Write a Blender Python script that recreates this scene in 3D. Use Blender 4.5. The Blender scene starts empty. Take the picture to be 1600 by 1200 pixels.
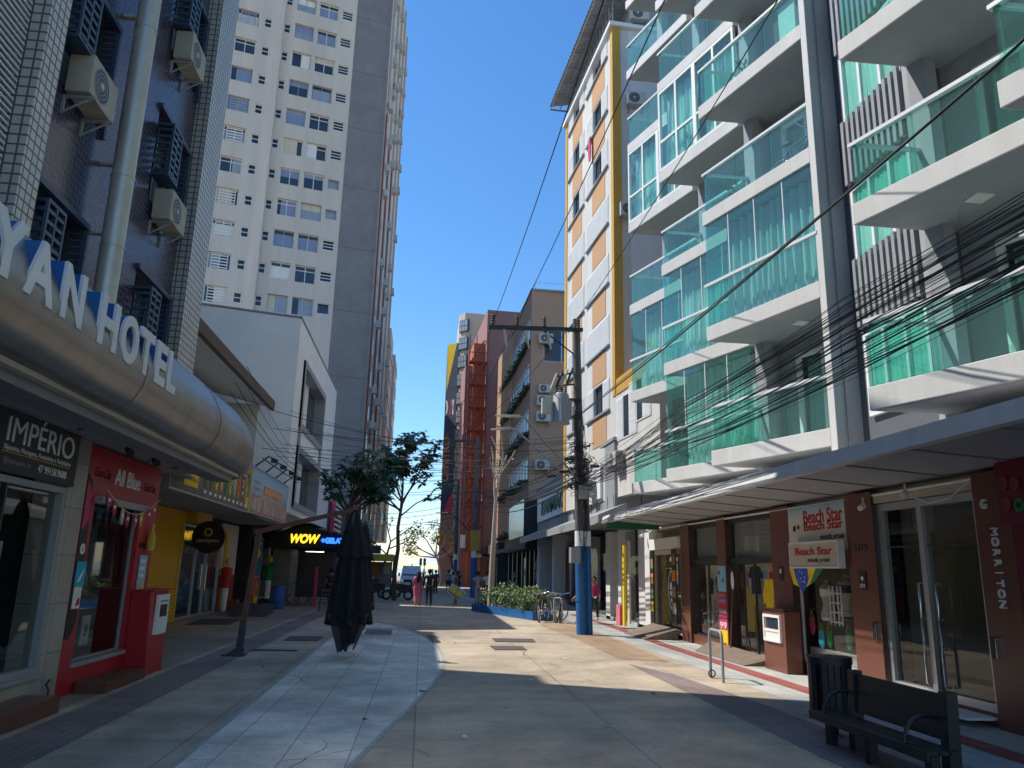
import bpy, bmesh, math, random
from mathutils import Vector, Matrix
R = math.radians
random.seed(7)
S = bpy.context.scene
COL = S.collection

# ------------------------------------------------------------ camera
CAM_H, FPX = 1.8, 1202.0
pitch, roll, yaw = R(13.6), R(1.35), R(6.1469)
fw = Vector((math.sin(yaw)*math.cos(pitch), math.cos(yaw)*math.cos(pitch), math.sin(pitch)))
rt0 = Vector((math.cos(yaw), -math.sin(yaw), 0)); up0 = rt0.cross(fw)
rt = rt0*math.cos(roll)+up0*math.sin(roll); up = -rt0*math.sin(roll)+up0*math.cos(roll)
cam = bpy.data.cameras.new('camera'); co = bpy.data.objects.new('camera', cam); COL.objects.link(co)
cam.sensor_width = 36; cam.lens = FPX/1600*36; cam.clip_start = .1; cam.clip_end = 6000
m = Matrix((rt, up, -fw)).transposed().to_4x4(); m.translation = Vector((0, 0, CAM_H)); co.matrix_world = m
S.camera = co
# ------------------------------------------------------------ sky, sun, exposure
SUN_EL, SUN_AZ = R(51.5), R(-67)          # azimuth from +Y towards +X of the sun itself
w = bpy.data.worlds.new('World'); S.world = w; w.use_nodes = True
nt = w.node_tree; nt.nodes.clear()
sky = nt.nodes.new('ShaderNodeTexSky'); sky.sky_type = 'NISHITA'; sky.sun_disc = False
sky.sun_elevation = SUN_EL; sky.sun_rotation = SUN_AZ; sky.air_density = 1.15; sky.dust_density = .1; sky.ozone_density = 6.0
bg = nt.nodes.new('ShaderNodeBackground'); bg.inputs[1].default_value = .14
out = nt.nodes.new('ShaderNodeOutputWorld')
hsv = nt.nodes.new('ShaderNodeHueSaturation'); hsv.inputs['Saturation'].default_value = 1.17; hsv.inputs['Value'].default_value = .93; nt.links.new(sky.outputs[0], hsv.inputs['Color']); nt.links.new(hsv.outputs[0], bg.inputs[0]); nt.links.new(bg.outputs[0], out.inputs[0])
sl = bpy.data.lights.new('sun', 'SUN'); sl.energy = 3.7; sl.angle = R(.55); sl.color = (1, .95, .87)
so = bpy.data.objects.new('sun', sl); COL.objects.link(so)
sd = Vector((math.sin(SUN_AZ)*math.cos(SUN_EL), math.cos(SUN_AZ)*math.cos(SUN_EL), math.sin(SUN_EL)))
so.rotation_euler = sd.to_track_quat('Z', 'Y').to_euler(); so.location = (0, 0, 60)
S.view_settings.view_transform = 'Standard'; S.view_settings.look = 'None'; S.view_settings.exposure = .6; S.view_settings.gamma = 1
S.cycles.max_bounces = 8; S.cycles.transparent_max_bounces = 24; S.cycles.caustics_reflective = True; S.cycles.blur_glossy = 0.0; S.cycles.sample_clamp_indirect = 0.0; S.cycles.caustics_refractive = False
try: S.cycles.use_denoising = True
except Exception: pass

def ray(x, y):
    return (fw*FPX+rt*(x-800)-up*(y-600)).normalized()
CP = Vector((0, 0, CAM_H))
def G(x, y, z=0):                 # the world point at height z seen at photo pixel x, y
    d = ray(x, y); return CP+d*((z-CAM_H)/d.z)
def AY(x, y, Y):                  # the world point at depth Y seen there
    d = ray(x, y); return CP+d*(Y/d.y)

# ------------------------------------------------------------ materials
M = {}
def nmat(name):
    m = bpy.data.materials.new(name); m.use_nodes = True; n = m.node_tree
    return m, n, n.nodes['Principled BSDF']
def lin(c):
    return tuple(c)+(1,) if len(c) == 3 else c
def mat(name, c, r=.6, met=0, var=.12, scale=3, bump=0, bscale=60, emit=0, spec=.5, streak=0):
    m, n, b = nmat(name)
    b.inputs['Roughness'].default_value = r; b.inputs['Metallic'].default_value = met
    b.inputs['Specular IOR Level'].default_value = spec
    tc = n.nodes.new('ShaderNodeTexCoord')
    src = tc.outputs['Object']
    if streak:
        mp = n.nodes.new('ShaderNodeMapping'); mp.inputs['Scale'].default_value = (1, 1, streak); n.links.new(src, mp.inputs[0]); src = mp.outputs[0]
    nz = n.nodes.new('ShaderNodeTexNoise'); nz.inputs['Scale'].default_value = scale; nz.inputs['Detail'].default_value = 8; nz.inputs['Roughness'].default_value = .65
    n.links.new(src, nz.inputs['Vector'])
    mx = n.nodes.new('ShaderNodeMix'); mx.data_type = 'RGBA'
    mx.inputs[6].default_value = lin([max(0, v*(1-2.2*var)) for v in c]); mx.inputs[7].default_value = lin([v*(1+1.6*var) for v in c])
    n.links.new(nz.outputs[0], mx.inputs[0]); n.links.new(mx.outputs[2], b.inputs['Base Color'])
    if bump:
        n2 = n.nodes.new('ShaderNodeTexNoise'); n2.inputs['Scale'].default_value = bscale; n2.inputs['Detail'].default_value = 4
        n.links.new(tc.outputs['Object'], n2.inputs['Vector'])
        bp = n.nodes.new('ShaderNodeBump'); bp.inputs['Strength'].default_value = bump; bp.inputs['Distance'].default_value = .02
        n.links.new(n2.outputs[0], bp.inputs['Height']); n.links.new(bp.outputs[0], b.inputs['Normal'])
    if emit:
        b.inputs['Emission Color'].default_value = lin(c); b.inputs['Emission Strength'].default_value = emit
    M[name] = m; return m
def tilemat(name, c1, c2, grout, du, dv, direction=(0, 1, 0), r=.3, gap=.03, flat=False, var=.3, off=0, dirt=.0):
    m, n, b = nmat(name); b.inputs['Roughness'].default_value = r
    g = n.nodes.new('ShaderNodeNewGeometry')
    def dot(v):
        d = n.nodes.new('ShaderNodeVectorMath'); d.operation = 'DOT_PRODUCT'; n.links.new(g.outputs['Position'], d.inputs[0]); d.inputs[1].default_value = v; return d.outputs['Value']
    cb = n.nodes.new('ShaderNodeCombineXYZ')
    n.links.new(dot(direction), cb.inputs[0]); n.links.new(dot((1, 0, 0) if flat else (0, 0, 1)), cb.inputs[1])
    bt = n.nodes.new('ShaderNodeTexBrick'); n.links.new(cb.outputs[0], bt.inputs['Vector'])
    bt.offset = off; bt.inputs['Scale'].default_value = 1; bt.inputs['Brick Width'].default_value = du; bt.inputs['Row Height'].default_value = dv
    bt.inputs['Mortar Size'].default_value = gap*min(du, dv); bt.inputs['Color1'].default_value = lin(c1); bt.inputs['Color2'].default_value = lin(c2); bt.inputs['Mortar'].default_value = lin(grout)
    bt.inputs['Mortar Smooth'].default_value = .1; bt.inputs['Bias'].default_value = 0
    nz = n.nodes.new('ShaderNodeTexNoise'); nz.inputs['Scale'].default_value = .8; nz.inputs['Detail'].default_value = 12; nz.inputs['Roughness'].default_value = .72
    n.links.new(g.outputs['Position'], nz.inputs['Vector'])
    rp = n.nodes.new('ShaderNodeMapRange'); rp.inputs[1].default_value = .3; rp.inputs[2].default_value = .7; rp.inputs[3].default_value = 1-var; rp.inputs[4].default_value = 1+var
    n.links.new(nz.outputs[0], rp.inputs[0])
    fac = rp.outputs[0]
    if flat:      # grit and old gum spots
        n2 = n.nodes.new('ShaderNodeTexNoise'); n2.inputs['Scale'].default_value = 38; n2.inputs['Detail'].default_value = 5; n2.inputs['Roughness'].default_value = .8; n.links.new(g.outputs['Position'], n2.inputs['Vector'])
        r2 = n.nodes.new('ShaderNodeMapRange'); r2.inputs[1].default_value = .32; r2.inputs[2].default_value = .68; r2.inputs[3].default_value = .78; r2.inputs[4].default_value = 1.2; n.links.new(n2.outputs[0], r2.inputs[0])
        m1 = n.nodes.new('ShaderNodeMath'); m1.operation = 'MULTIPLY'; n.links.new(fac, m1.inputs[0]); n.links.new(r2.outputs[0], m1.inputs[1])
        vo = n.nodes.new('ShaderNodeTexVoronoi'); vo.inputs['Scale'].default_value = 2.6; n.links.new(g.outputs['Position'], vo.inputs['Vector'])
        r3 = n.nodes.new('ShaderNodeMapRange'); r3.inputs[1].default_value = .045; r3.inputs[2].default_value = .075; r3.inputs[3].default_value = .6; r3.inputs[4].default_value = 1; n.links.new(vo.outputs['Distance'], r3.inputs[0])
        m2 = n.nodes.new('ShaderNodeMath'); m2.operation = 'MULTIPLY'; n.links.new(m1.outputs[0], m2.inputs[0]); n.links.new(r3.outputs[0], m2.inputs[1])
        n3 = n.nodes.new('ShaderNodeTexNoise'); n3.inputs['Scale'].default_value = .23; n3.inputs['Detail'].default_value = 6; n3.inputs['Distortion'].default_value = 1.2; n.links.new(g.outputs['Position'], n3.inputs['Vector'])
        r4 = n.nodes.new('ShaderNodeMapRange'); r4.inputs[1].default_value = .35; r4.inputs[2].default_value = .62; r4.inputs[3].default_value = .80; r4.inputs[4].default_value = 1.14; n.links.new(n3.outputs[0], r4.inputs[0])
        m3 = n.nodes.new('ShaderNodeMath'); m3.operation = 'MULTIPLY'; n.links.new(m2.outputs[0], m3.inputs[0]); n.links.new(r4.outputs[0], m3.inputs[1]); fac = m3.outputs[0]
    mu = n.nodes.new('ShaderNodeVectorMath'); mu.operation = 'SCALE'; n.links.new(bt.outputs['Color'], mu.inputs[0]); n.links.new(fac, mu.inputs['Scale'])
    n.links.new(mu.outputs[0], b.inputs['Base Color'])
    bp = n.nodes.new('ShaderNodeBump'); bp.inputs['Strength'].default_value = .5; bp.inputs['Distance'].default_value = .004; bp.invert = True
    n.links.new(bt.outputs['Fac'], bp.inputs['Height']); n.links.new(bp.outputs[0], b.inputs['Normal'])
    M[name] = m; return m
def glassmat(name, tint, refl=.5, r=.02, milk=0.0):
    # thin clear sheet: a tinted see-through part and a mirror part by angle
    m = bpy.data.materials.new(name); m.use_nodes = True; n = m.node_tree; n.nodes.clear()
    tr = n.nodes.new('ShaderNodeBsdfTransparent'); tr.inputs[0].default_value = lin(tint)
    gl = n.nodes.new('ShaderNodeBsdfGlossy'); gl.inputs['Roughness'].default_value = r
    fr = n.nodes.new('ShaderNodeFresnel'); fr.inputs[0].default_value = 1.5
    mu = n.nodes.new('ShaderNodeMath'); mu.operation = 'MULTIPLY_ADD'; mu.inputs[1].default_value = refl*2; mu.inputs[2].default_value = .01; mu.use_clamp = True
    n.links.new(fr.outputs[0], mu.inputs[0])
    ge = n.nodes.new('ShaderNodeNewGeometry'); fo = n.nodes.new('ShaderNodeMath'); fo.operation = 'SUBTRACT'; fo.inputs[0].default_value = 1; n.links.new(ge.outputs['Backfacing'], fo.inputs[1])
    fm = n.nodes.new('ShaderNodeMath'); fm.operation = 'MULTIPLY'; n.links.new(mu.outputs[0], fm.inputs[0]); n.links.new(fo.outputs[0], fm.inputs[1]); mu = fm
    tm = n.nodes.new('ShaderNodeMix'); tm.data_type = 'RGBA'; tm.inputs[6].default_value = lin(tint); tm.inputs[7].default_value = (1,1,1,1); n.links.new(ge.outputs['Backfacing'], tm.inputs[0]); n.links.new(tm.outputs[2], tr.inputs[0])
    mx = n.nodes.new('ShaderNodeMixShader'); n.links.new(mu.outputs[0], mx.inputs[0]); n.links.new(tr.outputs[0], mx.inputs[1]); n.links.new(gl.outputs[0], mx.inputs[2])
    last = mx.outputs[0]
    if milk:
        df = n.nodes.new('ShaderNodeBsdfDiffuse'); df.inputs[0].default_value = lin(tint)
        m2 = n.nodes.new('ShaderNodeMixShader'); m2.inputs[0].default_value = milk
        n.links.new(last, m2.inputs[1]); n.links.new(df.outputs[0], m2.inputs[2]); last = m2.outputs[0]
    o = n.nodes.new('ShaderNodeOutputMaterial'); n.links.new(last, o.inputs[0]); M[name] = m; return m

# ------------------------------------------------------------ geometry helper
SPLIT = {'seam','joint','fan_opening','pillar','partition','glazing_bar','shop_window','post','door_handle','pilaster','drain_pipe','roof_beam','cooling_fin','bushing','mirror','stretcher','display_window','doorstep','transom_bar','pier','plinth','fuse_arm','bracket','mount','hoop','panel_seam','window_surround','metal_slats','stair_flight','shutter','shoes','door_edge','rung','upright'}
class MB:
    def __init__(s): s.v = []; s.f = []; s.sm = []
    def add(s, vs, fs, smooth=False):
        o = len(s.v); s.v += [tuple(p) for p in vs]; s.f += [tuple(i+o for i in f) for f in fs]; s.sm += [smooth]*len(fs); return s
    def box(s, a, b):
        x0, y0, z0 = a; x1, y1, z1 = b
        s.add([(x0,y0,z0),(x1,y0,z0),(x1,y1,z0),(x0,y1,z0),(x0,y0,z1),(x1,y0,z1),(x1,y1,z1),(x0,y1,z1)],
              [(0,3,2,1),(4,5,6,7),(0,1,5,4),(1,2,6,5),(2,3,7,6),(3,0,4,7)]); return s
    def hexa(s, p):  # eight points, bottom ring then top ring
        return s.add(p, [(0,3,2,1),(4,5,6,7),(0,1,5,4),(1,2,6,5),(2,3,7,6),(3,0,4,7)])
    def fb(s, F, u0, u1, z0, z1, o0, o1):
        if u0 > u1: u0, u1 = u1, u0
        return s.hexa([F.P(u0,z0,o0),F.P(u1,z0,o0),F.P(u1,z0,o1),F.P(u0,z0,o1),F.P(u0,z1,o0),F.P(u1,z1,o0),F.P(u1,z1,o1),F.P(u0,z1,o1)])
    def prism(s, pts, vec):   # polygon pts extruded along vec
        n = len(pts); p = [Vector(q) for q in pts]; v = Vector(vec)
        return s.add(p+[q+v for q in p], [tuple(range(n-1,-1,-1)), tuple(range(n,2*n))]+[(i,(i+1)%n,n+(i+1)%n,n+i) for i in range(n)])
    def fpoly(s, F, uz, o0, o1):   # polygon drawn on a wall frame, with thickness
        return s.prism([F.P(u,z,o0) for u, z in uz], F.n*(o1-o0))
    def tube(s, pts, rs, n=8, caps=True, smooth=True):
        pts = [Vector(p) for p in pts]
        if not hasattr(rs, '__len__'): rs = [rs]*len(pts)
        vs = []; prev = None
        for i, p in enumerate(pts):
            t = (pts[min(i+1,len(pts)-1)]-pts[max(i-1,0)])
            t = t.normalized() if t.length > 1e-9 else Vector((0,0,1))
            if prev is None:
                a = t.cross(Vector((0,0,1)));
                if a.length < .05: a = t.cross(Vector((1,0,0)))
            else: a = prev-t*prev.dot(t)
            a.normalize(); prev = a; b = t.cross(a)
            vs += [p+(a*math.cos(2*math.pi*k/n)+b*math.sin(2*math.pi*k/n))*rs[i] for k in range(n)]
        fs = [(i*n+k,i*n+(k+1)%n,(i+1)*n+(k+1)%n,(i+1)*n+k) for i in range(len(pts)-1) for k in range(n)]
        s.add(vs, fs, smooth)
        if caps:
            s.add(vs[:n], [tuple(range(n-1,-1,-1))]); s.add(vs[-n:], [tuple(range(n))])
        return s
    def cyl(s, c, r, z0, z1, n=16, r2=None):
        return s.tube([(c[0],c[1],z0),(c[0],c[1],z1)], [r, r if r2 is None else r2], n)
    def disc(s, c, nrm, r, t=.01, n=20):
        c = Vector(c); nrm = Vector(nrm).normalized(); return s.tube([c, c+nrm*t], r, n, smooth=False)
    def ell(s, c, r, nu=14, nv=9, fn=None):
        vs = []; fs = []
        for j in range(nv+1):
            th = math.pi*j/nv
            for i in range(nu):
                ph = 2*math.pi*i/nu; d = Vector((math.sin(th)*math.cos(ph), math.sin(th)*math.sin(ph), math.cos(th)))
                k = fn(d) if fn else 1
                vs.append((c[0]+r[0]*d.x*k, c[1]+r[1]*d.y*k, c[2]+r[2]*d.z*k))
        for j in range(nv):
            for i in range(nu): fs.append((j*nu+i,(j+1)*nu+i,(j+1)*nu+(i+1)%nu,j*nu+(i+1)%nu))
        return s.add(vs, fs, True)
    def grid(s, fn, nu, nv, smooth=True, thick=None):
        vs = [fn(i/nu, j/nv) for j in range(nv+1) for i in range(nu+1)]
        fs = [(j*(nu+1)+i,j*(nu+1)+i+1,(j+1)*(nu+1)+i+1,(j+1)*(nu+1)+i) for j in range(nv) for i in range(nu)]
        return s.add(vs, fs, smooth)
    def islands(s):
        par_ = list(range(len(s.v)))
        def fnd(i):
            while par_[i] != i: par_[i] = par_[par_[i]]; i = par_[i]
            return i
        for f in s.f:
            a = fnd(f[0])
            for i in f[1:]: par_[fnd(i)] = a
        # boxes share no vertices, so weld by position first
        key = {}
        for i, p in enumerate(s.v):
            k = (round(p[0],3), round(p[1],3), round(p[2],3))
            if k in key: par_[fnd(i)] = fnd(key[k])
            else: key[k] = i
        g = {}
        for f, sm in zip(s.f, s.sm): g.setdefault(fnd(f[0]), []).append((f, sm))
        out = []
        for fs in g.values():
            mb = MB(); mp = {}
            for f, sm in fs:
                nf = []
                for i in f:
                    if i not in mp: mp[i] = len(mb.v); mb.v.append(s.v[i])
                    nf.append(mp[i])
                mb.f.append(tuple(nf)); mb.sm.append(sm)
            out.append(mb)
        return out
    def build(s, name, m, parent=None, bevel=0):
        if name in SPLIT and parent is not None:
            isl_ = s.islands()
            if 1 < len(isl_) < 70:
                for k in isl_[1:]: k._b(name, m, parent, bevel)
                return isl_[0]._b(name, m, parent, bevel)
        return s._b(name, m, parent, bevel)
    def _b(s, name, m, parent=None, bevel=0):
        me = bpy.data.meshes.new(name); me.from_pydata(s.v, [], s.f); me.validate()
        if len(me.polygons) == len(s.sm): me.polygons.foreach_set('use_smooth', s.sm)
        if len(me.polygons) < 30000:
            bm = bmesh.new(); bm.from_mesh(me); bmesh.ops.recalc_face_normals(bm, faces=bm.faces); bm.to_mesh(me); bm.free()
        me.materials.append(M[m] if isinstance(m, str) else m); me.update()
        o = bpy.data.objects.new(name, me); COL.objects.link(o)
        if parent is not None: par(o, parent)
        if bevel:
            b = o.modifiers.new('bevel', 'BEVEL'); b.width = bevel; b.segments = 2; b.limit_method = 'ANGLE'
        return o
def par(o, p):
    o.parent = p
    if p.type == 'EMPTY': o.matrix_parent_inverse = p.matrix_basis.inverted()
def tag(o, label=None, cat=None, group=None, kind=None):
    if label: o['label'] = label
    if cat: o['category'] = cat
    if group: o['group'] = group
    if kind: o['kind'] = kind
    return o
def thing(name, label, cat, loc=(0,0,0), group=None):
    o = bpy.data.objects.new(name, None); COL.objects.link(o); o.location = loc; o.empty_display_size = .2
    return tag(o, label, cat, group)
def kids(o): return [c for c in bpy.data.objects if c.parent == o]
def copy_tree(o, parent=None):
    c = o.copy(); COL.objects.link(c)
    if parent is not None: c.parent = parent
    for ch in kids(o): copy_tree(ch, c)
    return c
class Fr:      # a wall frame: u along the wall, z up, o outward (towards the street)
    def __init__(s, a, b, ref=(0, 12)):
        s.a = Vector((a[0], a[1], 0)); s.d = Vector((b[0]-a[0], b[1]-a[1], 0)).normalized(); s.n = Vector((-s.d.y, s.d.x, 0))
        if (Vector((ref[0], ref[1], 0))-s.a).dot(s.n) < 0: s.n = -s.n
    def P(s, u, z, o=0): return s.a+s.d*u+s.n*o+Vector((0,0,z))
    def px(s, x, y, o=0):
        d = ray(x, y); a = s.a+s.n*o; t = (a-CP).dot(s.n)/d.dot(s.n); P = CP+d*t
        return (P-s.a).dot(s.d), P.z
def wall(mb, F, u0, u1, z0, z1, holes, depth=.2, o=0):
    us = sorted({u0,u1}|{h[0] for h in holes}|{h[1] for h in holes}); zs = sorted({z0,z1}|{h[2] for h in holes}|{h[3] for h in holes})
    us = [u for u in us if u0 <= u <= u1]; zs = [z for z in zs if z0 <= z <= z1]
    for i in range(len(us)-1):
        j = 0
        while j < len(zs)-1:
            cu = (us[i]+us[i+1])/2
            def inh(k): cz = (zs[k]+zs[k+1])/2; return any(h[0] < cu < h[1] and h[2] < cz < h[3] for h in holes)
            if inh(j): j += 1; continue
            k = j
            while k+1 < len(zs)-1 and not inh(k+1): k += 1
            mb.add([F.P(us[i],zs[j],o),F.P(us[i+1],zs[j],o),F.P(us[i+1],zs[k+1],o),F.P(us[i],zs[k+1],o)], [(0,1,2,3)]); j = k+1
    for a, b, c, d in holes:
        q = [(a,c),(b,c),(b,d),(a,d)]
        for i in range(4):
            (ua, za), (ub, zb) = q[i], q[(i+1)%4]
            mb.add([F.P(ua,za,o),F.P(ub,zb,o),F.P(ub,zb,o-depth),F.P(ua,za,o-depth)], [(0,1,2,3)])
    return mb
def frame_mb(mb, F, u0, u1, z0, z1, o, t=.05, d=.06, mull=(), trans=()):
    mb.fb(F,u0,u0+t,z0,z1,o-d,o); mb.fb(F,u1-t,u1,z0,z1,o-d,o); mb.fb(F,u0+t,u1-t,z0,z0+t,o-d,o); mb.fb(F,u0+t,u1-t,z1-t,z1,o-d,o)
    for k in mull: u = u0+(u1-u0)*k; mb.fb(F,u-t/2,u+t/2,z0+t,z1-t,o-d,o-.003)
    for k in trans: z = z0+(z1-z0)*k; mb.fb(F,u0+t,u1-t,z-t/2,z+t/2,o-d,o-.006)
    return mb
_font = None
def text(name, s, F, u, z, size, m, o=.02, depth=.01, width=None, bold=0, shear=0, align='LEFT', parent=None, flip=False, rot=0, sx=1):
    """lettering on a wall frame; u is the end where reading starts, runs towards the reader's right"""
    cu = bpy.data.curves.new(name, 'FONT'); cu.body = s; cu.size = size; cu.extrude = depth/2; cu.offset = bold*.3; cu.shear = shear; cu.align_x = align
    tmp = bpy.data.objects.new('tmp', cu); me = bpy.data.meshes.new_from_object(tmp); bpy.data.objects.remove(tmp); bpy.data.curves.remove(cu)
    # reading direction: looking at the wall along -n, right is  n x up ... z up
    rd = Vector((0,0,1)).cross(F.n)
    me.name = name
    xs = [v.co.x for v in me.vertices] or [0, 1]
    k = sx if width is None else width/max(1e-6, max(xs)-min(xs))
    c, q = math.cos(rot), math.sin(rot); P0 = F.P(u, z, o)
    for v in me.vertices:
        x, y, e = v.co.x*k, v.co.y, v.co.z
        x, y = x*c-y*q, x*q+y*c
        v.co = P0+rd*x+Vector((0,0,y))+F.n*(e+depth/2)
    me.materials.clear(); me.materials.append(M[m]); me.update()
    ob = bpy.data.objects.new(name, me); COL.objects.link(ob)
    if parent is not None: par(ob, parent)
    return ob
def curtain(mb, F, u0, u1, z0, z1, o, fold=.13, amp=.05, seed=0, n=None):
    fold *= .8+.5*random.Random(seed*3+1).random()
    rn = random.Random(seed); n = n or max(6, int((u1-u0)/.028)); ph = rn.random()*6
    vs = []
    def off(t, z): 
        u = u0+(u1-u0)*t
        return amp*math.sin(u/fold*2*math.pi+ph+2.1*math.sin(u*3.7+ph)+.5*math.sin(z*2.3+ph))+.55*amp*math.sin(u/fold*4.1+z*.9+ph*2)
    for j, zz in enumerate((z0, z0+(z1-z0)*.5, z1)):
        for i in range(n+1): vs.append(F.P(u0+(u1-u0)*i/n, zz, o+off(i/n, zz)*(1.15-.2*j)))
    fs = [(j*(n+1)+i,j*(n+1)+i+1,(j+1)*(n+1)+i+1,(j+1)*(n+1)+i) for j in range(2) for i in range(n)]
    return mb.add(vs, fs, True)

# ------------------------------------------------------------ palette
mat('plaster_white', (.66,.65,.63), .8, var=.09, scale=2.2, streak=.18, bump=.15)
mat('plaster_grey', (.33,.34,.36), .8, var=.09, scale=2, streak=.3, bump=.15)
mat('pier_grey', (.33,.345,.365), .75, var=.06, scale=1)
mat('plaster_dark', (.10,.11,.13), .75, var=.06, scale=1)
mat('slab_white', (.60,.59,.565), .75, var=.10, scale=3.2, bump=.15, streak=.16)
mat('white_paint', (.78,.78,.77), .45, var=.04)
mat('white_metal', (.72,.73,.74), .35, var=.04)
mat('alu', (.55,.56,.57), .35, met=.7, var=.06)
mat('dark_metal', (.03,.032,.036), .45, var=.15)
mat('black', (.012,.012,.014), .5, var=.1)
mat('rubber', (.02,.02,.02), .8, var=.1)
mat('chrome', (.7,.7,.72), .18, met=1, var=.03)
mat('steel_brushed', (.36,.34,.32), .44, met=.85, var=.22, scale=1.6, streak=.25, bump=.30, bscale=2.2)
mat('duct_metal', (.55,.52,.45), .38, met=.45, var=.12, scale=2.2, bump=.35, bscale=3)
mat('red_paint', (.42,.012,.022), .38, var=.1)
mat('yellow_paint', (.72,.42,.01), .5, var=.07)
mat('yellow_wall', (.52,.29,.05), .75, var=.08)
mat('orange_wall', (.50,.29,.15), .85, var=.10, scale=6, bump=.3, bscale=120)
mat('blue_paint', (.015,.12,.33), .5, var=.14, scale=5)
mat('granite_red', (.17,.060,.040), .3, var=.28, scale=45)
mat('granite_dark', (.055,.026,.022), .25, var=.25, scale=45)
mat('wood_warm', (.14,.055,.03), .55, var=.3, scale=4, streak=.2)
mat('wood_grey', (.20,.15,.115), .75, var=.25, scale=5)
mat('fabric_black', (.022,.024,.029), .9, var=.2, scale=4, spec=.2)
mat('fabric_grey', (.075,.078,.085), .9, var=.2, scale=4, spec=.2)
mat('curtain', (.86,.88,.85), .9, var=.04, spec=.1)
mat('curtain_cream', (.74,.70,.60), .9, var=.05, spec=.1)
mat('curtain_grey', (.62,.66,.66), .9, var=.05, spec=.1)
mat('concrete_pole', (.115,.115,.118), .85, var=.3, scale=5, bump=.3)
mat('bark', (.09,.068,.05), .9, var=.35, scale=9, bump=.6, bscale=25)
mat('leaf_dark', (.030,.080,.024), .5, var=.45, scale=1.6)
mat('leaf_mid', (.10,.19,.05), .5, var=.4, scale=3)
mat('leaf_yellow', (.42,.30,.05), .6, var=.4, scale=1.0)
mat('leaf_pale', (.19,.26,.10), .6, var=.4, scale=1.5)
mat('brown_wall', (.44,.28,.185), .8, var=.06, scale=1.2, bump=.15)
mat('brown_shaded', (.27,.18,.135), .8, var=.07, scale=1.2, bump=.15)  # darker copy of the brown wall: tower shade put into the colour
mat('mauve_wall', (.30,.165,.155), .85, var=.06)
mat('terracotta', (.52,.15,.06), .8, var=.1)
mat('rust_red', (.25,.05,.03), .6, var=.15)
mat('cream', (.55,.48,.38), .8, var=.06)
mat('ac_white', (.52,.51,.47), .5, var=.08)
mat('ac_old', (.42,.38,.29), .6, var=.12)
mat('interior_dark', (.035,.035,.038), .9, var=.3)
mat('interior_mid', (.13,.125,.115), .9, var=.3)
mat('win_glass', (.035,.05,.065), .06, var=.3, scale=.6, spec=.8)
mat('win_blind', (.30,.36,.42), .25, var=.15, scale=2)
mat('grille_dark', (.05,.06,.075), .5)
mat('navy_metal', (.035,.065,.11), .4, var=.1)
mat('skin', (.42,.22,.14), .6, var=.06)
mat('hair_dark', (.015,.01,.008), .6, var=.2)
mat('cable', (.018,.018,.02), .6, var=.1)
mat('skirt_paving', (.30,.285,.255), .9, var=.22, scale=3, bump=.3)
mat('green_paint', (.015,.14,.075), .45)
mat('white_sign', (.80,.80,.79), .4, var=.03)
mat('metal_grey_panel', (.30,.31,.32), .5, var=.08, scale=2)
glassmat('glass_clear', (.93,.96,.96), .55)
glassmat('glass_shop', (.60,.63,.62), .5)
glassmat('glass_low', (.62,.65,.64), .12)
glassmat('glass_teal', (.50,.84,.77), .7, r=.075, milk=.035)
glassmat('glass_teal_light', (.55,.88,.82), .55, r=.075, milk=.04)
glassmat('glass_window', (.55,.82,.78), .7, r=.075)
for nm, c in dict(pink=(.62,.16,.22), navy=(.018,.022,.035), white=(.74,.74,.72), beige=(.5,.40,.32), olive=(.10,.13,.05), bluegrey=(.22,.28,.42),
                  magenta=(.48,.03,.13), red=(.5,.02,.02), blue=(.02,.08,.45), lime=(.45,.60,.02), turquoise=(.02,.38,.55), yellow=(.80,.55,.01), green=(.01,.20,.07),
                  grey=(.25,.25,.26), brown=(.12,.07,.04), skyblue=(.25,.50,.70), darkred=(.16,.012,.035), cream=(.62,.55,.42), orange=(.75,.20,.02), photo_a=(.28,.20,.10), photo_b=(.13,.16,.07), photo_c=(.35,.10,.05),
                  charcoal=(.045,.048,.05), rose=(.55,.05,.16), paper=(.78,.77,.72), gold=(.55,.38,.05)).items():
    mat('c_'+nm, c, .7, var=.1, scale=5)
mat('neon_yellow', (1,.62,.03), .4, var=0, emit=1.3)
mat('neon_blue', (.02,.12,1), .4, var=0, emit=2.2)
mat('lamp_on', (1,.95,.85), .4, var=0, emit=6)
# ============================================================ SETTING
tilemat('paving_sand', (.43,.345,.25), (.385,.315,.23), (.24,.20,.155), 3.4, 2.35, r=.85, gap=.0045, flat=True, var=.36, off=.35)
tilemat('paving_tiles', (.72,.65,.54), (.60,.555,.48), (.32,.30,.27), 1.25, .62, r=.62, gap=.012, flat=True, var=.42, off=.5)
tilemat('paving_side', (.29,.225,.17), (.26,.205,.155), (.16,.15,.14), 1.6, .8, r=.85, gap=.01, flat=True, var=.22)
tilemat('paving_walk', (.42,.42,.39), (.38,.385,.36), (.24,.24,.22), 1.2, .85, r=.85, gap=.01, flat=True, var=.18)
tilemat('paving_purple', (.25,.185,.165), (.215,.165,.15), (.12,.10,.10), .22, .11, r=.85, gap=.05, flat=True, var=.22, off=.5)
tilemat('paving_rust', (.36,.23,.13), (.32,.235,.16), (.2,.16,.12), 1.1, .6, r=.85, gap=.012, flat=True, var=.3)
mat('crack', (.07,.06,.05), .9)
tilemat('tactile_red', (.33,.10,.085), (.28,.085,.075), (.18,.04,.04), .25, .25, r=.75, gap=.04, flat=True, var=.2)
def sheet(name, pts, z, m, t=.004, kind='structure'):
    mb = MB(); n = len(pts); mb.add([(x,y,z) for x, y in pts], [tuple(range(n))]); o = mb.build(name, m); return tag(o, kind=kind)
mb = MB()
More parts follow.
